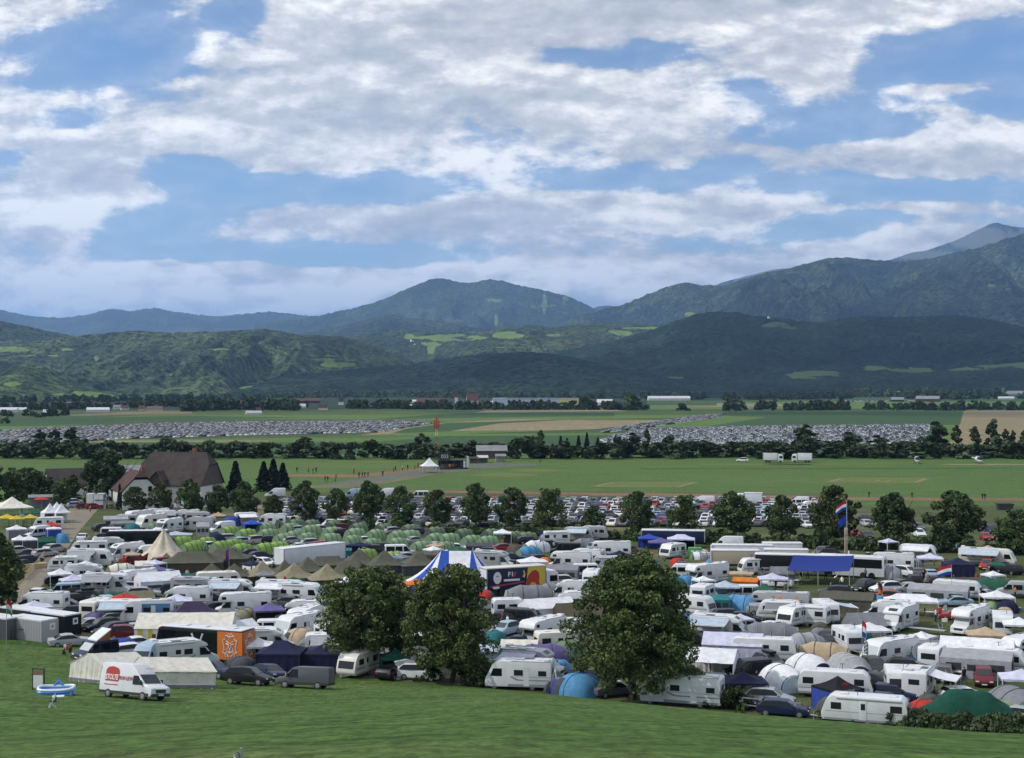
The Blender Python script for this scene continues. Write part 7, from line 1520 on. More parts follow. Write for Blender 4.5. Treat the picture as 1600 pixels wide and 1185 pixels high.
for (x, y, c_, k_, l) in [(1351, 804, 'black', 'suv', 'black SUV on grass beside the big oval row tree'), (1354, 812, 'silver', 'estate', 'silver estate behind the black SUV by row trees'), (1335, 827, 'red', 'hatch', 'red hatchback under the bushy two-toned tree'), (1355, 830, 'darkgrey', 'hatch', 'dark hatchback beside the red hatchback under trees'), (1436, 826, 'white', 'suv', 'white SUV between the big oval and largest row trees'), (1434, 817, 'grey', 'hatch', 'grey hatchback behind the white SUV between row trees'), (1548, 820, 'navy', 'suv', 'navy SUV beside the largest domed tree'), (1541, 832, 'red', 'hatch', 'bright red hatchback beside the largest domed tree'), (1536, 817, 'silver', 'hatch', 'silver car behind the navy SUV'), (1256, 803, 'silver', 'estate', 'silver estate in the gap beside dense row tree'), (1257, 808, 'grey', 'suv', 'grey SUV in the gap beside dense row tree'), (1262, 814, 'white', 'hatch', 'white hatchback in the gap beside dense row tree')]:
    put(car(k_, c_), x, y, -75, l, 'cars beside the row trees')
# ================================================================== on the airfield
o = put(gazebo('white', W=5.6, D=5.6, eave=2.4, H=5.2, walls=''), 671, 715, 10, 'lone white pagoda tent on the airfield edge', 'airfield tents')
def terrace():
    o = thing('spectator_terrace', 'dark open terrace with pale signs above a crowd beside the pagoda tent', 'terrace', flat(708, 733), R(14))
    ob('roof', MB().use(PLAS).box(-5, 5, -2, 2, 3.0, 3.2).data('roof'), o); ob('deck', MB().use(WOOD).box(-5, 5, -2, 2, .2, .4).data('deck'), o); ob('back_wall', MB().use(PLAS).box(-5, 5, 1.9, 2.05, .4, 3.0).data('back_wall'), o)
    for x in (-4.8, -2.4, 0, 2.4, 4.8): ob('post', MB().use(PLAS).box(x-.1, x+.1, -1.95, -1.75, 0, 3.0).data('post'), o)
    for x in (3.6, 4.8): ob('banner', MB().use(INK_W).box(x-.35, x+.35, -2.15, -2.1, .6, 4.6 if x > 4 else 3).data('banner'), o)
    s = ob('sign_board', MB().use(PLAS).box(-5, -1, -.1, 0, 3.2, 5.8).data('sign_board'), o); text('033', s, (-3, -.12, 4.4), 1.8, INK_W); 
terrace()
def radar_mast():
    o = thing('radar_mast', 'tall lattice mast with red and white paint and red top', 'mast', flat(682, 733), 0); h = 14.5; rd = mat('mast_red', (.34, .05, .03), .6)
    for k in range(3):
        m = [PLAS, rd, P('white')][k]; z0, z1 = [(0, 7.2), (7.2, 11.5), (11.5, 14.2)][k]; mb = MB().use(m); w = lambda z: .75-.45*z/14.5
        for sx in (-1, 1):
            for sy in (-1, 1): mb.tube([(sx*w(z0), sy*w(z0), z0), (sx*w(z1), sy*w(z1), z1)], .07, 4)
        n = int((z1-z0)/1.1)
        for i in range(n):
            a, b = z0+(z1-z0)*i/n, z0+(z1-z0)*(i+1)/n; d = 1 if i % 2 else -1
            for q in ((1, 0), (-1, 0), (0, 1), (0, -1)):
                f = lambda z, t: (q[0]*w(z) if q[0] else t*w(z), q[1]*w(z) if q[1] else t*w(z), z)
                mb.tube([f(a, -d), f(b, d)], .04, 4)
        ob('lattice', mb.data('lattice'), o)
    ob('platform', MB().use(rd).box(-1, 1, -1, 1, 14.2, 14.4).data('platform'), o)
    for x in (-.75, 0, .75): ob('antenna', MB().use(rd).box(x-.28, x+.28, -.4, .4, 14.4, 17.2 if x else 18.6).data('antenna', .05), o)
radar_mast()
WB = mat('hut_boards', (.28, .24, .19), .9)
gabled('hall', 'grey-roofed hall behind the tree belt right of the radar mast', 'hall', 768, 716, 2, 12, 9, 3.4, 5.2, WOOD, ROOFG)
gabled('hut', 'small pale open hut at the airfield edge below the hall', 'hut', 782, 722, 4, 3.6, 3, 2.3, 2.9, WB, ROOFG); gabled('hut', 'brown kiosk with pale roof beside the open hut', 'hut', 754, 723, 4, 3.6, 3, 2.2, 2.8, WOOD, mat('pale_roof', (.5, .48, .45), .8)); gabled('hut', 'low dark shed left of the brown kiosk', 'hut', 740, 724, 4, 3, 2.6, 2.0, 2.5, WOOD, ROOFB)
trailer('white box lorry facing right on the airfield, first of two', 1208, 708.5, 2, 7.6, 3.5, 2.5, 'white', None, .9, 'white', 'lorry'); trailer('white box lorry facing left on the airfield with blue mark', 1253, 708.5, 178, 7.6, 3.5, 2.5, 'white', None, .9, 'white', 'lorry')
put(car('suv', 'white'), 1160, 715, 175, 'white estate standing alone on the airfield by the tree belt', 'airfield vehicles')
def helicopter(label, px, py, yaw):
    o = thing('helicopter', label, 'helicopter', flat(px, py), R(yaw)); wm, dm = P('white'), PLAS
    rows = []
    for t, r, z in ((2.2, .05, 1.2), (2.0, .45, 1.25), (1.4, .85, 1.45), (.4, 1.0, 1.6), (-.8, .9, 1.7), (-1.8, .45, 1.95), (-5., .16, 2.15), (-5.6, .05, 2.2)):
        rows.append([(t, r*math.cos(a), z+r*.95*math.sin(a)) for a in np.linspace(0, 2*math.pi, 13)])
    ob('fuselage', MB().use(wm).grid(rows).data('fuselage', smooth=True), o)
    rows = [[(t, r*math.cos(a), z+r*math.sin(a)) for a in np.linspace(R(10), R(170), 9)] for t, r, z in ((2.1, .25, 1.35), (1.7, .75, 1.45), (1.0, .97, 1.58), (.5, 1.03, 1.62))]
    ob('canopy', MB().use(GLASS).grid(rows).data('canopy', smooth=True), o)
    ob('mast', MB().use(dm).tube([(-.1, 0, 2.5), (-.1, 0, 3.15)], .12).data('mast'), o); ob('engine_cowl', MB().use(wm).box(-1.6, .6, -.45, .45, 2.35, 2.85).data('engine_cowl', .15), o)
    for k in range(4):
        a = R(90*k+20); b = ob('rotor_blade', MB().use(dm).box(.2, 5.2, -.18, .18, 3.08, 3.20).data('rotor_blade'), o, (-.1, 0, 0)); b.rotation_euler = (0, R(1.5), a)
    ob('tail_fin', MB().use(dm).prism([(-5.2, 2.1), (-4.8, 2.1), (-5.4, 3.4), (-5.8, 3.4)], -.05, .05).data('tail_fin'), o); ob('tail_rotor', MB().use(dm).box(-5.4, -5.3, .1, .14, 1.4, 3.0).data('tail_rotor'), o)
    for s in (-1, 1):
        ob('skid', MB().use(dm).tube([(1.7, s*1.0, .25), (1.4, s*1.0, .07), (-1.6, s*1.0, .07)], .06).tube([(.8, s*1.0, .07), (.7, s*.5, .9)], .05).tube([(-.8, s*1.0, .07), (-.8, s*.5, .9)], .05).data('skid'), o)
helicopter('white helicopter on the airfield facing the camp, left of two', 1433, 725, -95); helicopter('white helicopter on the airfield with tilted blade, right of two', 1529, 725, -80)
# people on the dust path and terrace, one by one
rnd = random.Random(4); ps = [person('navy', 'black', 0), person('black', 'darkgrey', 1), person('red', 'navy', 1), person('white', 'navy', 0), person('darkgrey', 'black', 1), person('orange', 'darkgrey', 0)]; pn = ['navy top', 'black clothes', 'red top', 'white top', 'grey clothes', 'orange top']
spots = [(464, 738), (482, 738), (489, 740), (494, 738), (553, 740), (561, 746), (566, 746), (570, 746), (575, 745), (598, 744), (508, 752), (512, 753), (524, 752), (525, 748), (615, 737), (618, 736), (629, 735), (637, 734), (648, 733), (653, 731), (658, 731)]
for i, (x, y) in enumerate(spots):
    k = rnd.randrange(6); spawn(ps[k], flat(x, y+.8), rnd.random()*6, 'person in %s walking the path left of the pagoda tent, %s from the spruces' % (pn[k], nth(i)), 'people on the path by the pagoda tent', 'person', 1.15)
for i in range(16):
    k = rnd.randrange(6); spawn(ps[k], flat(690+i*2.7+rnd.uniform(-1, 1), 735.5-i*.22+rnd.uniform(-1, .3)), rnd.random()*6, 'person in %s standing before the dark terrace, %s from the pagoda tent' % (pn[k], nth(i)), 'people before the terrace', 'person', 1.15)
for (x, y, l) in [(1358, 778, 'person in dark clothes at the dust path near the bushy two-toned tree'), (1425, 779, 'person in white cap on the dust path beside the big oval tree'), (1535, 781, 'person in dark clothes on the dust path, first of a pair'), (1539, 781, 'person in dark clothes on the dust path, second of a pair'), (844, 725, 'person alone on the airfield right of the huts')]: spawn(ps[1], flat(x, y), 1., l, None, 'person')
for (x, y, l) in [(141, 801, 'person in hi-vis yellow directing traffic at the dirt road top'), (144, 796, 'person in hi-vis clothes near the gate booth')]: spawn(person('lime', 'darkgrey', 0), flat(x, y), 0., l, None, 'person')
for i, (x, y, k, l) in enumerate([(1462, 972, 3, 'person in white top walking on the grass by skylight motorhome'), (1468, 968, 2, 'person in red top beside the long white gazebo'), (1484, 1052, 1, 'person in black beside the motorhome rear awning'), (1478, 1073, 4, 'person in grey beside the motorhome with bicycles'), (1212, 922, 1, 'person in black under the lilac gazebo'), (1290, 907, 4, 'person in grey under the blue canopy'), (1262, 905, 2, 'person in red under the blue canopy'), (1128, 925, 1, 'person in black beside the teal cabin tent'), (350, 1024, 1, 'person in black beside the orange coach rear'), (785, 979, 2, 'person in red beside the second round tree'), (793, 983, 3, 'person in white beside the second round tree'), (1434, 966, 5, 'person in orange on the grass by the long white gazebo')]): spawn(ps[k], at(x, y), i, l, None, 'person')
for (x, y, l) in [(1570, 797, 'dark waste skip standing alone on the airfield grass')]:
    o = thing('skip', l, 'skip', flat(x, y), 0); ob('body', MB().use(PLAS).prism([(-1.5, 0), (1.5, 0), (1.9, 1.4), (-1.9, 1.4)], -.9, .9).data('body'), o); ob('rim', MB().use(PLAS).box(-2, 2, -1, -.88, 1.35, 1.5).box(-2, 2, .88, 1, 1.35, 1.5).data('rim'), o)
# ================================================================== small things of the camp
def rails(name, label, pts, h, m, cat='fence', posts=2.5, n=3):
    g_ = on_flat if pts[0][0] > 540 else at; A = g_(*pts[0]); o = thing(name, label, cat, A)
    P_ = [g_(*p)-A for p in pts]
    for k in range(n):
        z = h*(k+1)/n-.06; ob('rail', MB().use(m).tube([p+Vector((0, 0, z)) for p in P_], .06, 4).data('rail'), o)
    for a, b in zip(P_, P_[1:]):
        c = max(1, int((b-a).length/posts))
        for i in range(c+1): q = a.lerp(b, i/c); ob('post', MB().use(m).box(q.x-.06, q.x+.06, q.y-.06, q.y+.06, q.z-.1, q.z+h).data('post'), o)
TIM = mat('pale_timber', (.42, .33, .18), .8, var=.2, vscale=2)
rails('fence', 'pale timber rail fence along the dirt road beside roadside cars', [(72, 868), (58, 886), (39, 907)], 1.1, TIM); rails('fence', 'pallet fence around the green box beside small white caravan', [(1062, 872), (1110, 876)], 1.5, WOOD, n=5); rails('fence', 'wire fence with grey posts before the silver SUV', [(1160, 1122), (1250, 1130)], 1.3, ALU, posts=3., n=2)
rails('fence', 'thin post fence along the slope edge before the containers', [(20, 1000), (66, 1001)], 1.3, WOOD, posts=2.6, n=1)
o = thing('timber_stack', 'stack of straw-coloured boards behind the roadside rail fence', 'timber', at(54, 888), R(30)); ob('boards', MB().use(TIM).box(-2.2, 2.2, -1.2, 1.2, .0, .5).data('boards', .02), o); ob('top_boards', MB().use(TIM).box(-1.8, 1.9, -.9, 1., .505, .8).data('top_boards', .02), o)
o = thing('storage_box', 'bright green box with white lettering stripe on the pallet fence', 'box', at(1086, 873), 0); ob('body', MB().use(mat('box_green', (.06, .30, .08), .5)).box(-1.1, 1.1, -.8, .8, 0, 1.9).data('body', .05), o); ob('label_stripe', MB().use(INK_W).box(-.8, .8, -.83, -.8, 1.2, 1.5).data('label_stripe'), o)
for (x, y, l) in [(65, 788, 'red parasol beside the grey entrance hut'), (55, 768, 'red parasol on the terrace above the entrance hut'), (194, 953, 'red parasol before the teal awning')]:
    o = thing('parasol', l, 'parasol', at(x, y+6)); ob('canopy', MB().use(FB('red')).add([(0, 0, 2.7)]+[(2.*math.cos(k*math.pi/4), 2.*math.sin(k*math.pi/4), 2.1) for k in range(8)], [(0, 1+k, 1+(k+1) % 8) for k in range(8)]).data('canopy', thick=.03), o); ob('pole', MB().use(P('white')).tube([(0, 0, 0), (0, 0, 2.7)], .04).data('pole'), o)
o = gabled('entrance_hut', 'grey flat entrance hut with red sign below the dark trees', 'hut', 64, 792, 0, 5.4, 3, 2.6, 3.0, ROOFG, ROOFG)
o = gabled('gate_booth', 'small white gate booth at the top of the dirt road', 'booth', 158, 795, 0, 2.2, 2, 2.3, 2.7, WALLW, ROOFG)
for (x, y, c_, l) in [(146, 781, 'white', 'white lorry beside the blue banner behind the gate'), (157, 781, 'blue', 'blue box lorry behind the gate booth')]: trailer(l, x, y-10, 80, 5.5, 3.6, 2.4, 'white', c_, .9, 'white', 'lorry')
for (x, y, c_, l) in [(118, 779, 'white', 'white car behind the bright green roadside tree'), (124, 776, 'silver', 'silver car behind the gate beside lorries'), (119, 784, 'lightblue', 'pale car at the road junction'), (133, 786, 'darkred', 'dark red car at the road junction'), (147, 786, 'red', 'red car before the gate booth')]: put(car('hatch', c_), x, y, 10, l, 'cars at the gate')
for (x, y, h, c_, l) in [(65, 780, 5.5, ('red', 'red'), 'tall red beach flag beside the entrance hut'), (10, 1015, 5.5, ('red', 'white', 'green'), 'red and green flag on thin pole at slope edge'), (170, 798, 5, ('white', 'white'), 'white flag beside gate booth'), (249, 806, 4.6, ('white', 'lilac'), 'pale flag above back-row motorhomes'), (283, 812, 5, ('green', 'white'), 'pale green flag above the back row'), (272, 816, 5, ('red', 'white'), 'pink and white flag between back-row motorhomes'), (1372, 948, 3.4, ('black', 'red', 'lion'), 'black red and gold flag beside skylight motorhome')]: put(flag(c_, h, 1.1, 1.5, 1, .8, 'alu', seed=int(x)), x, y, 0, l, base=True)
def motorbike():
    o = thing('motorbike', 'orange motorcycle with white front plate on the slope beside camper van', 'motorcycle', at(105, 1022), R(-100)); m = mat('bike_orange', (.5, .12, .03), .4)
    for x in (-.7, .7): ob('wheel', MB().use(TYRE).wheel(x, 0, .33, .12).data('wheel'), o)
    ob('body', MB().use(m).prism([(-.85, .8), (-.3, .5), (.3, .45), (.45, .75), (.35, 1.0), (-.1, .92), (-.8, 1.0)], -.14, .14).data('body', .04), o); ob('fork', MB().use(ALU).tube([(.7, .1, .33), (.42, .1, 1.1)], .03).tube([(.7, -.1, .33), (.42, -.1, 1.1)], .03).data('fork'), o)
    ob('handlebar', MB().use(PLAS).tube([(.4, -.38, 1.12), (.42, 0, 1.08), (.4, .38, 1.12)], .025).data('handlebar'), o); ob('front_plate', MB().use(P('white')).box(.5, .54, -.14, .14, .85, 1.12).data('front_plate'), o); ob('seat', MB().use(PLAS).box(-.8, .1, -.12, .12, .98, 1.06).data('seat', .03), o)
motorbike()
def tarp():
    o = thing('tarpaulin_tent', 'dark green tarpaulin thrown over two peaks behind the hedge', 'tarpaulin', on_flat(1510, 1128), R(-4)); o.scale = (1.35, 1.1, 1.35); rows = []
    for i in range(31):
        x = -3.6+7.2*i/30; row = []
        for j in range(15):
            t = j/14; y = -1.9+3.8*t; pk = 1.9*math.exp(-((x+.9)/1.2)**2)+1.75*math.exp(-((x-1.1)/1.25)**2)
            e = math.sin(math.pi*t)**.75*min(1, (3.6-abs(x))/1.0+.25)
            z = max(0, e*(.9+.62*min(pk, 2.0))+.06*mnoise.noise((x*2.2, y*2.2, 0))); row.append((x+.08*mnoise.noise((x*3, y*3, 5)), y, z))
        rows.append(row)
    ob('sheet', MB().use(fabric('tarp_green', (.010, .065, .042), .2)).grid(rows).data('sheet', thick=.02), o); ob('pole', MB().use(ALU).tube([(-.9, 0, 0), (-.9, 0, 2.1)], .04).data('pole'), o); ob('pole', MB().use(ALU).tube([(1.1, 0, 0), (1.1, 0, 2.0)], .04).data('pole'), o)
tarp()
def dish(label, px, py, r=.6, h=1.6):
    o = thing('satellite_dish', label, 'dish', (on_flat if px > 540 else at)(px, py), R(-60)); rows = [[(.28*(q/5)**2*r, q/5*r*math.cos(a), h+q/5*r*math.sin(a)) for a in np.linspace(0, 2*math.pi, 19)] for q in range(6)]
    ob('reflector', MB().use(P('white')).grid(rows).data('reflector', thick=.02), o); ob('stand', MB().use(ALU).tube([(0, 0, 0), (0, 0, h)], .04).data('stand'), o)
dish('white satellite dish beside the motorhome with bicycles', 1432, 1041, .9, 1.7); dish('white satellite dish beside the long white caravan', 1163, 1015); dish('white satellite dish beside the small white caravan by tall tree', 941, 898); dish('white satellite dish behind the awning camper', 841, 1014, .5)
def furniture(px, py, k, label):
    o = thing('camp_table', label, 'table', (on_flat if px > 540 else at)(px, py), k); ob('tabletop', MB().use(P('white')).box(-.7, .7, -.4, .4, .70, .74).data('tabletop'), o)
    for x in (-.6, .6):
        for y in (-.33, .33): ob('leg', MB().use(ALU).tube([(x, y, 0), (x, y, .7)], .02).data('leg'), o)
for i, (x, y, l) in enumerate([(1236, 908, 'white table beside the blue canopy'), (1246, 914, 'white table before the blue canopy, lower one'), (962, 1075, 'white table behind the tall tree trunk'), (1455, 965, 'table under the long white gazebo'), (1500, 1060, 'table under the rear awning of motorhome'), (1410, 893, 'table beside the touring coach')]): furniture(x, y, i, l)
def chair_(px, py, k, label, c_):
    o = thing('folding_chair', label, 'chair', (on_flat if px > 540 else at)(px, py), k); ob('seat', MB().use(FB(c_)).box(-.25, .25, -.25, .25, .42, .46).data('seat'), o); ob('backrest', MB().use(FB(c_)).box(-.27, -.22, -.25, .25, .48, 1.0).data('backrest'), o)
    for s in (-1, 1): ob('leg', MB().use(ALU).tube([(.25, s*.25, 0), (-.25, s*.25, .98)], .02).tube([(-.25, s*.27, 0), (.25, s*.27, .44)], .02).data('leg'), o)
for i, (x, y, c_, l) in enumerate([(1448, 962, 'black', 'black folding chair under the long white gazebo'), (1463, 964, 'red', 'red folding chair under the long white gazebo'), (1475, 958, 'white', 'white folding chair at the end of long gazebo'), (1472, 1075, 'black', 'black folding chair beside the motorhome with bicycles'), (1490, 1072, 'black', 'black folding chair beneath the rear awning'), (1252, 905, 'navy', 'navy folding chair under the blue canopy'), (1306, 903, 'darkgrey', 'grey folding chair at the foot of the mast'), (955, 1080, 'white', 'white folding chair beside tall tree trunk'), (1210, 908, 'black', 'black folding chair before the lilac gazebo')]): chair_(x, y, i, l, c_)
def bike(px, py, yaw, label, c_='black'):
    o = thing('bicycle', label, 'bicycle', (on_flat if px > 540 else at)(px, py), R(yaw))
    for x in (-.52, .52):
        mb = MB().use(TYRE); mb.tube([(x+.33*math.cos(a), 0, .34+.33*math.sin(a)) for a in np.linspace(0, 2*math.pi, 15)], .025, 5, False); ob('wheel', mb.data('wheel'), o)
    mb = MB().use(P(c_)); [mb.tube(q, .022, 5) for q in ([(-.52, 0, .34), (-.12, 0, .82)], [(-.52, 0, .34), (-.02, 0, .32)], [(-.02, 0, .32), (-.15, 0, .9)], [(-.12, 0, .82), (.36, 0, .82)], [(-.02, 0, .32), (.38, 0, .75)], [(.52, 0, .34), (.34, 0, .95)])]; ob('frame', mb.data('frame'), o)
    ob('handlebar', MB().use(PLAS).tube([(.34, -.25, .97), (.36, .25, .97)], .02, 5).data('handlebar'), o); ob('saddle', MB().use(PLAS).box(-.28, -.04, -.06, .06, .9, .95).data('saddle', .02), o); return o
def rack_bike(px, py, H, yaw, label, off):
    b = bike(px, py, yaw, label); b.location += Vector(off); return b
bike(247, 1031, -60, 'black bicycle hung at the rear of the white motorhome behind cream tent'); bike(1148, 1096, 10, 'pale bicycle leaning beside dark blue car', 'white')
bike(1433, 1062, 0, 'black bicycle at the rear of the motorhome with side awning'); bike(1446, 1005, 0, 'dark bicycle beside the blue dome tent')
def boards(px, py, yaw, label, L, c_):
    o = thing('ramp', label, 'awning rail', at(px, py, .4), R(yaw)); ob('board', MB().use(P(c_)).box(-L/2, L/2, -.4, .4, .5, .62).data('board', .03), o)
    for x in (-L/2+.2, L/2-.2): ob('leg', MB().use(ALU).tube([(x, 0, 0), (x, 0, .5)], .03).data('leg'), o)
boards(1448, 985, -38, 'long grey awning rail lying beside the skylight motorhome', 4.6, 'silver')
for (x, y, h, l) in [(814, 1082, 2.0, 'dark post with sign arm before palm-decal motorhome'), (855, 1085, 2.0, 'thin post beside grey-blue dome tent'), (897, 1090, 2.6, 'thin post between the small dome tents')]:
    o = thing('post', l, 'post', on_flat(x, y)); ob('post_shaft', MB().use(WOOD).box(-.05, .05, -.05, .05, -.2, h).data('post_shaft'), o); ob('cross_arm', MB().use(WOOD).box(-.5, .5, -.03, .03, h-.35, h-.25).data('cross_arm'), o)
o = thing('waste_bin', 'dark bin standing at the slope edge beside tall tree', 'bin', on_flat(941, 1094)); ob('body', MB().use(PLAS).box(-.35, .35, -.3, .3, 0, 1.0).data('body', .03), o); ob('lid', MB().use(PLAS).box(-.38, .38, -.33, .33, 1.0, 1.08).data('lid', .02), o)
o = put(flag(('white', 'black'), .46, .16, .16, -1, .4, checker=True), 377, 1208, 0, 'black and white chequered flag tip poking up from the slope bottom', base=True)
# ================================================================== far town and wooded edges
TB = [bush_spec(130+i, 9, 5.5, 420, .95, [LEAF3, LEAF2][i % 2], 'town_tree', 'tree', lumps=14) for i in range(3)]
rnd = random.Random(8)
def woods(name, pts, n, hpx, label, seed, size=1.):
    rng = random.Random(seed); bm = bmesh.new()
    for i in range(n):
        k = rng.random()*(len(pts)-1); a, b = pts[int(k)], pts[int(k)+1]; t = k-int(k); x = a[0]+(b[0]-a[0])*t; y = a[1]+(b[1]-a[1])*t+rng.uniform(-1.2, 1.)
        p = flat(x, max(y, 605.5)); s = F/p.y; h = hpx*rng.uniform(.65, 1.3); m2 = TB[rng.randrange(3)].parts[0][1].copy()
        m2.transform(Matrix.Translation(p) @ Matrix.Rotation(rng.random()*6.28, 4, 'Z') @ Matrix.Diagonal((h*1.25/s/11*size, h*1.25/s/11*size, h/s/9, 1))); bm.from_mesh(m2); bpy.data.meshes.remove(m2)
    me = bpy.data.meshes.new(name); bm.to_mesh(me); bm.free(); me.materials.append(LEAF3); o = ob(name, me); tag(o, label, None, None, 'stuff'); return o
woods('treeline', [(-20, 641), (120, 639), (300, 634), (480, 636)], 120, 11, 'dark trees among the far village left', 1)
woods('treeline', [(290, 643), (360, 640), (470, 641)], 44, 17, 'tall dark wood edge at the far fields', 2)
woods('treeline', [(540, 638), (640, 639), (760, 640), (900, 640), (1010, 640)], 130, 13, 'trees in front of the church and halls', 3)
woods('treeline', [(420, 622), (640, 621), (880, 623), (1100, 622)], 150, 10, 'trees behind the church and halls', 4)
woods('treeline', [(-40, 629), (200, 627), (420, 625)], 110, 10, 'trees behind the far village left', 10)
woods('treeline', [(-40, 614), (300, 613), (700, 612), (1020, 612)], 130, 9, 'wood edge at the foot of the dark hills', 11)
woods('treeline', [(1000, 618), (1200, 615), (1400, 613), (1640, 612)], 150, 12, 'woodland strip below the dark hills', 5)
woods('treeline', [(1000, 625), (1200, 624), (1330, 623)], 60, 11, 'trees around the small white houses', 12)
woods('treeline', [(1120, 640), (1250, 641), (1325, 640)], 46, 14, 'bushes lining the green crop', 6)
woods('treeline', [(1350, 640), (1480, 641), (1640, 640)], 56, 13, 'row of bushes before the far factory', 7)
woods('treeline', [(1240, 616), (1400, 622), (1480, 624), (1640, 622)], 120, 14, 'trees around the far factory', 8)
woods('treeline', [(0, 650), (60, 652), (110, 648)], 18, 11, 'bushes at the far field corner', 9)
for i, (x, y, h, w, l) in enumerate([(910, 641, 26, 26, 'large rounded tree beside the yellow hall'), (992, 641, 30, 40, 'big dark tree right of the halls'), (1140, 642, 26, 34, 'dark trees at the start of the car line'), (1068, 642, 13, 22, 'round bush alone in the fields'), (8, 662, 12, 16, 'round bush at the picture edge of far fields')]):
    s = F/flat(x, y).y; spawn(TB[i % 3], flat(x, y), i, l, 'single trees in the far fields', None, (w/s/11, w/s/11, h/s/9))
def house(px, py, w, h, roof, wall, label, yaw=0, name='house', ridge=.5):
    p = flat(px, py); s = F/p.y; L = w/s; H = h/s; return gabled(name, label, 'building', px, py, yaw, L, min(L*.7, 14), H*(1-ridge), H, wall, roof, over=.4)
PALE = mat('pale_roof_sheet', (.50, .52, .55), .6); YEL = mat('yellow_render', (.50, .42, .12), .9)
hs = [(14, 644, 26, 7, PALE, WALLW, 'pale long roof at the far left picture edge'), (34, 643, 14, 6, PALE, WALLW, 'pale roof second from picture edge'), (79, 649, 22, 9, PALE, ROOFR, 'red barn with pale roof in the far fields'), (153, 644, 34, 7, PALE, WALLW, 'long white hall left of village houses'), (183, 640, 12, 7, ROOFG, WALLW, 'white house right of the long white hall'), (195, 641, 12, 7, ROOFR, WALLW, 'white house with red roof in the village'), (222, 642, 10, 8, ROOFR, WALLC, 'cream house with red roof in the village'), (242, 643, 24, 8, WOOD, WALLC, 'brown farm hall at the village end'), (170, 627, 8, 5, ROOFR, WALLW, 'white house below the bright meadow'), (108, 630, 8, 5, ROOFB, WALLW, 'small white house below the dark hill'), (378, 634, 14, 8, ROOFR, WALLC, 'red-roofed house within the dark wood'), (396, 648, 24, 6, PALE, WALLW, 'long white low house in the field edge'), (404, 644, 8, 7, ROOFR, WALLW, 'white house above the long low one'), (428, 636, 20, 6, PALE, WALLW, 'white roofed shed beside factory'), (470, 630, 60, 7, ROOFR, ROOFB, 'long brown factory with flat roof'), (452, 640, 9, 6, ROOFB, WALLW, 'white cottage before the brown factory'), (473, 638, 9, 7, PALE, WALLW, 'white gable house right of the cottage'), (505, 641, 14, 9, ROOFB, WALLC, 'yellow gable house with brown roof'), (533, 633, 8, 12, ROOFB, WALLW, 'tall white house left of the wood'), (617, 636, 14, 7, PALE, WALLW, 'white house left of the church'), (640, 638, 20, 6, PALE, WALLW, 'white low houses under the church'), (655, 630, 22, 5, PALE, WALLC, 'pale roof left of the church nave'), (780, 630, 20, 8, PALE, WALLW, 'white hall beside the castle roof'), (765, 633, 16, 6, PALE, WALLW, 'white hut below the castle roof'), (945, 634, 24, 10, PALE, WALLW, 'pale apartment houses right of the yellow hall'), (930, 640, 30, 6, ROOFB, YEL, 'yellow arched house before the apartment houses'), (952, 640, 24, 6, ROOFB, YEL, 'second yellow house before the apartment houses'), (1010, 604, 50, 6, PALE, WALLW, 'far white works at the hill foot'), (1045, 626, 66, 7, PALE, WALLW, 'long white greenhouse hall in the fields'), (1405, 613, 26, 8, ROOFG, WALLW, 'grey-roofed factory hall, upper left'), (1440, 612, 36, 9, ROOFG, WALLW, 'grey-roofed factory hall, upper right'), (1410, 620, 20, 9, ROOFG, YEL, 'yellow factory block, left'), (1438, 618, 28, 8, ROOFG, YEL, 'yellow factory block, right'), (1402, 628, 20, 7, ROOFG, ROOFB, 'dark shed before the yellow factory'), (1450, 628, 36, 9, ROOFG, ROOFB, 'long dark shed before the yellow factory'), (1530, 612, 50, 8, PALE, WALLW, 'white factory hall right of the dark wood'), (1580, 620, 44, 9, ROOFG, ROOFG, 'grey hall at the right picture edge'), (1572, 624, 24, 4, PALE, WALLW, 'low white wall building at picture edge'), (1283, 612, 10, 6, ROOFG, WALLW, 'white house among woodland strip, left'), (1300, 611, 10, 6, PALE, WALLW, 'white house among woodland strip, right'), (1335, 612, 8, 6, ROOFB, WALLC, 'cream house near the woodland strip end')]
for i, (x, y, w, h, r_, wl, l) in enumerate(hs): house(x, max(y, 609), w, h, r_, wl, l, (i*37) % 17-8)
o = house(670, 635, 38, 12, ROOFR, ROOFR, 'long red-roofed church nave in the town', 3, 'church', .45)
def spire():
    p = flat(713, 634); s = F/p.y; o = thing('church_tower', 'white church tower with pointed spire in the town', 'church tower', p); u = 1/s
    ob('tower', MB().use(WALLW).box(-2.3*u, 2.3*u, -2.3*u, 2.3*u, 0, 13*u).data('tower'), o); ob('spire', MB().use(ROOFR).add([(-2.6*u, -2.6*u, 13*u), (2.6*u, -2.6*u, 13*u), (2.6*u, 2.6*u, 13*u), (-2.6*u, 2.6*u, 13*u), (0, 0, 29*u)], [(0, 1, 4), (1, 2, 4), (2, 3, 4), (3, 0, 4)]).data('spire'), o)
spire()
house(738, 632, 18, 17, ROOFR, WALLC, 'castle block with tall red hipped roof', 5, 'castle', .6)
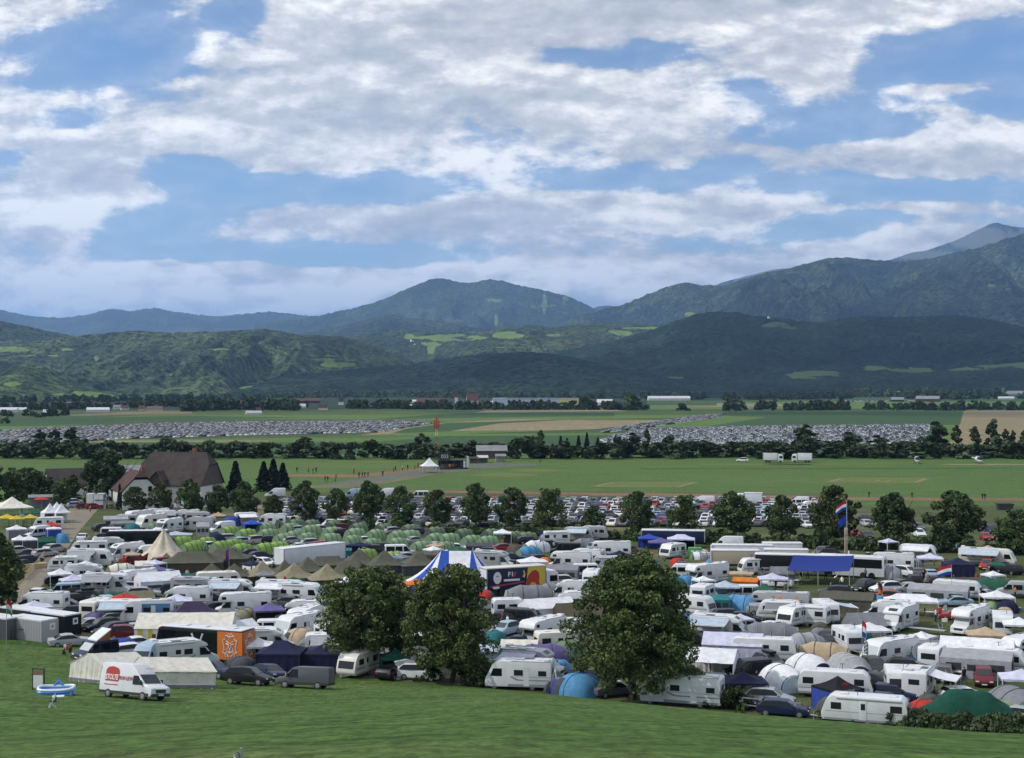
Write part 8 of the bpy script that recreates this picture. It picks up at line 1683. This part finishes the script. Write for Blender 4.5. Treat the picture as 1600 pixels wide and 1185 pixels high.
def hall():
    a, b = flat(770, 636), flat(904, 636); L = (b-a).length; s = F/a.y; H = 13/s; o = thing('factory_hall', 'very long pale blue factory hall with yellow end', 'hall', (a+b)/2)
    ob('wall', MB().use(mat('pale_blue_sheet', (.40, .46, .54), .6)).box(-L/2, L*.27, -8, 8, 0, H).data('wall'), o); ob('yellow_wall', MB().use(mat('yellow_sheet', (.55, .50, .20), .6)).box(L*.27, L/2, -8.1, 8.1, 0, H*1.02).data('yellow_wall'), o); ob('roof', MB().use(PALE).box(-L/2-.3, L*.5+.3, -8.4, 8.4, H*1.03, H*1.06).data('roof'), o)
    for k in range(2): ob('gate', MB().use(PLAS).box(L*.38+k*4, L*.38+k*4+2.6, -8.2, -8.1, H*.2, H*.7).data('gate'), o)
hall()
# farms on the hills
for (x, y, D, l) in [(525, 571, 5000, 'white farmhouse on the bright hill meadow, left'), (540, 570, 5000, 'white farmhouse on the bright hill meadow, right'), (645, 533, 6600, 'white farmhouse on the sunlit high meadow, upper'), (651, 540, 6500, 'white farmhouse on the sunlit high meadow, lower'), (1199, 497, 5500, 'white chapel on the dark hilltop meadow')]:
    z = CH+(HOR-y-1)/F*D; s = F/D; gabled('farmhouse', l, 'house', 0, 900, 20, 5/s, 3.4/s, 2/s, 4/s, WALLW, ROOFR).location = ((x-800)/F*D, D-40, z-1)
for i, (x, y) in enumerate([(340, 491), (364, 492), (381, 489)]):
    D = 16800; z = CH+(HOR-y)/F*D-10; s = F/D; o = thing('wind_turbine', ['first', 'second', 'third'][i]+' white wind turbine from the left on the far ridge', 'wind turbine', ((x-800)/F*D, D, z)); ob('tower', MB().use(P('white')).tube([(0, 0, 0), (0, 0, 75)], [3, 2]).data('tower'), o)
    for k in range(3): a = R(120*k+90+i*20); ob('blade', MB().use(P('white')).tube([(0, -3, 75), (40*math.cos(a), -3, 75+40*math.sin(a))], [1.6, .5], 4).data('blade'), o)
# ================================================================== clutter between the pitches
def fill():
    rng = random.Random(77); occ = []; base = []
    for o in list(S.objects):
        if o.parent is None and o.get('category') and 80 < o.location.y < 345 and o.location.z < 1:
            hl, hw = {'motorhome': (3.5, 1.25), 'caravan': (3.0, 1.2), 'van': (2.8, 1.1), 'car': (2.2, .95), 'gazebo': (2.0, 1.8), 'tent': (2.4, 1.7), 'awning tent': (2.6, 1.5), 'coach': (6., 1.4), 'lorry': (5.8, 1.4), 'trailer': (6.5, 1.4), 'marquee': (7., 6.), 'canopy': (4.8, 4.4), 'container': (3., 1.3), 'tree': (.8, .8)}.get(o['category'], (.5, .5))
            occ.append((o.location.x, o.location.y, hl, hw, math.cos(o.rotation_euler.z), math.sin(o.rotation_euler.z)))
            w = len(o['label'].replace('-', ' ').split())
            if w <= 11 and o['category'] in ('motorhome', 'caravan', 'van', 'car', 'gazebo', 'tent', 'awning tent'): base.append((o.location.x, o.location.y, o['label']))
    chair_bits = {}
    def chair_sp(c_):
        if c_ not in chair_bits:
            sp = Spec('folding_chair', 'chair', 1.); sp.part('seat', MB().use(FB(c_)).box(-.25, .25, -.25, .25, .42, .46)); sp.part('backrest', MB().use(FB(c_)).box(-.27, -.22, -.25, .25, .48, 1.0))
            for s in (-1, 1): sp.part('leg', MB().use(ALU).tube([(.25, s*.25, 0), (-.25, s*.25, .98)], .02).tube([(-.25, s*.27, 0), (.25, s*.27, .44)], .02))
            chair_bits[c_] = sp
        return chair_bits[c_]
    tb = Spec('camp_table', 'table', .75); tb.part('tabletop', MB().use(P('white')).box(-.6, .6, -.4, .4, .7, .74))
    for x in (-.5, .5):
        for y in (-.3, .3): tb.part('leg', MB().use(ALU).tube([(x, y, 0), (x, y, .7)], .02))
    cool = {}
    for c_ in ('blue', 'red', 'white', 'black'):
        sp = Spec('cool_box', 'box', .45); sp.part('body', MB().use(P(c_)).box(-.35, .35, -.22, .22, 0, .36), .03); sp.part('lid', MB().use(P('white')).box(-.36, .36, -.23, .23, .365, .43), .02); cool[c_] = sp
    ppl = [('navy', 'darkgrey', 'navy top'), ('black', 'navy', 'black top'), ('red', 'darkgrey', 'red top'), ('white', 'navy', 'white top'), ('orange', 'black', 'orange top'), ('sky', 'darkgrey', 'blue top'), ('midgrey', 'black', 'grey top')]
    seen = set(); n = dict(t=0, c=0, p=0, s=0, b=0, g=0); tries = 0; quota = dict(t=55, c=75, p=80, s=70, b=34, g=24); keys = list(quota)
    road = lambda px, py: px < 170-(py-790)*.95 and px > 100-(py-790)*.9
    while any(n[k] < quota[k] for k in keys) and tries < 30000:
        tries += 1; px, py = rng.uniform(130, 1600), rng.uniform(880, 1120) if rng.random() < .72 else rng.uniform(858, 900)
        if px < 560 and py > 985-(px < 120)*20: continue
        p = flat(px, py)
        if p.y < foot(px).y+2 or road(px, py): continue
        if (640 > px > 500 or 770 > px > 640 or 1095 > px > 890) and py > 1000 and rng.random() < .6: continue
        k = rng.choice([q for q in keys if n[q] < quota[q]]); need = dict(t=1.25, c=1.35, p=.3, s=.35, b=.5, g=1.45)[k]
        def gap(q):
            dx, dy = p.x-q[0], p.y-q[1]; u_, v_ = abs(dx*q[4]+dy*q[5]), abs(dy*q[4]-dx*q[5]); return math.hypot(max(0, u_-q[2]), max(0, v_-q[3]))
        if any(gap(q) < need for q in occ): continue
        near = min(base, key=lambda q: (q[0]-p.x)**2+(q[1]-p.y)**2); L = near[2]
        if k == 't': c_ = rng.choice(['grey', 'sky', 'olive', 'navy', 'red', 'teal', 'orange', 'midgrey', 'tan']); lab = 'small %s dome tent by the %s' % (dict(sky='blue', midgrey='pale grey').get(c_, c_), L); go = lambda: spawn(dome_tent(c_, 2.3, 2.6, 1.3), p, rng.random()*6, lab, 'small tents in the camp')
        elif k == 'c': c_, kd = rng.choice(['black', 'grey', 'silver', 'white', 'navy', 'darkgrey', 'red', 'lightblue']), rng.choice(['hatch', 'estate', 'suv']); lab = '%s %s by the %s' % (cname[c_], kname[kd], L); go = lambda: spawn(car(kd, c_), p, R(rng.choice((10, 170, -60, 100, -120, 35))+rng.uniform(-15, 15)), lab, G_CAR)
        elif k == 'p': q = rng.choice(ppl); lab = 'person in %s by the %s' % (q[2], L); go = lambda: spawn(person(q[0], q[1], rng.randrange(2)), p, rng.random()*6, lab, 'people in the camp', 'person')
        elif k == 's': c_ = rng.choice(['black', 'navy', 'red', 'green', 'grey', 'blue']); lab = '%s folding chair by the %s' % (c_, L); go = lambda: spawn(chair_sp(c_), p, rng.random()*6, lab, 'folding chairs in the camp')
        elif k == 'b': c_ = rng.choice(list(cool)); lab = ('white camp table by the %s' % L) if rng.random() < .55 else '%s cool box by the %s' % (c_, L); go = lambda: spawn(tb if lab.startswith('white camp') else cool[c_], p, rng.random()*3, lab, 'tables and boxes in the camp')
        else: c_ = rng.choice(['white', 'lilac', 'grey', 'navy', 'green', 'tan']); lab = 'small %s gazebo by the %s' % (c_, L); go = lambda: spawn(gazebo(c_, W=2.6, D=2.6, eave=1.95, H=2.5), p, rng.random()*1.5, lab, G_GZ)
        if lab in seen or len(lab.replace('-', ' ').split()) > 16: continue
        seen.add(lab); go(); n[k] += 1; occ.append((p.x, p.y, need*.75, need*.75, 1., 0.))
    print('fill', n)
fill()
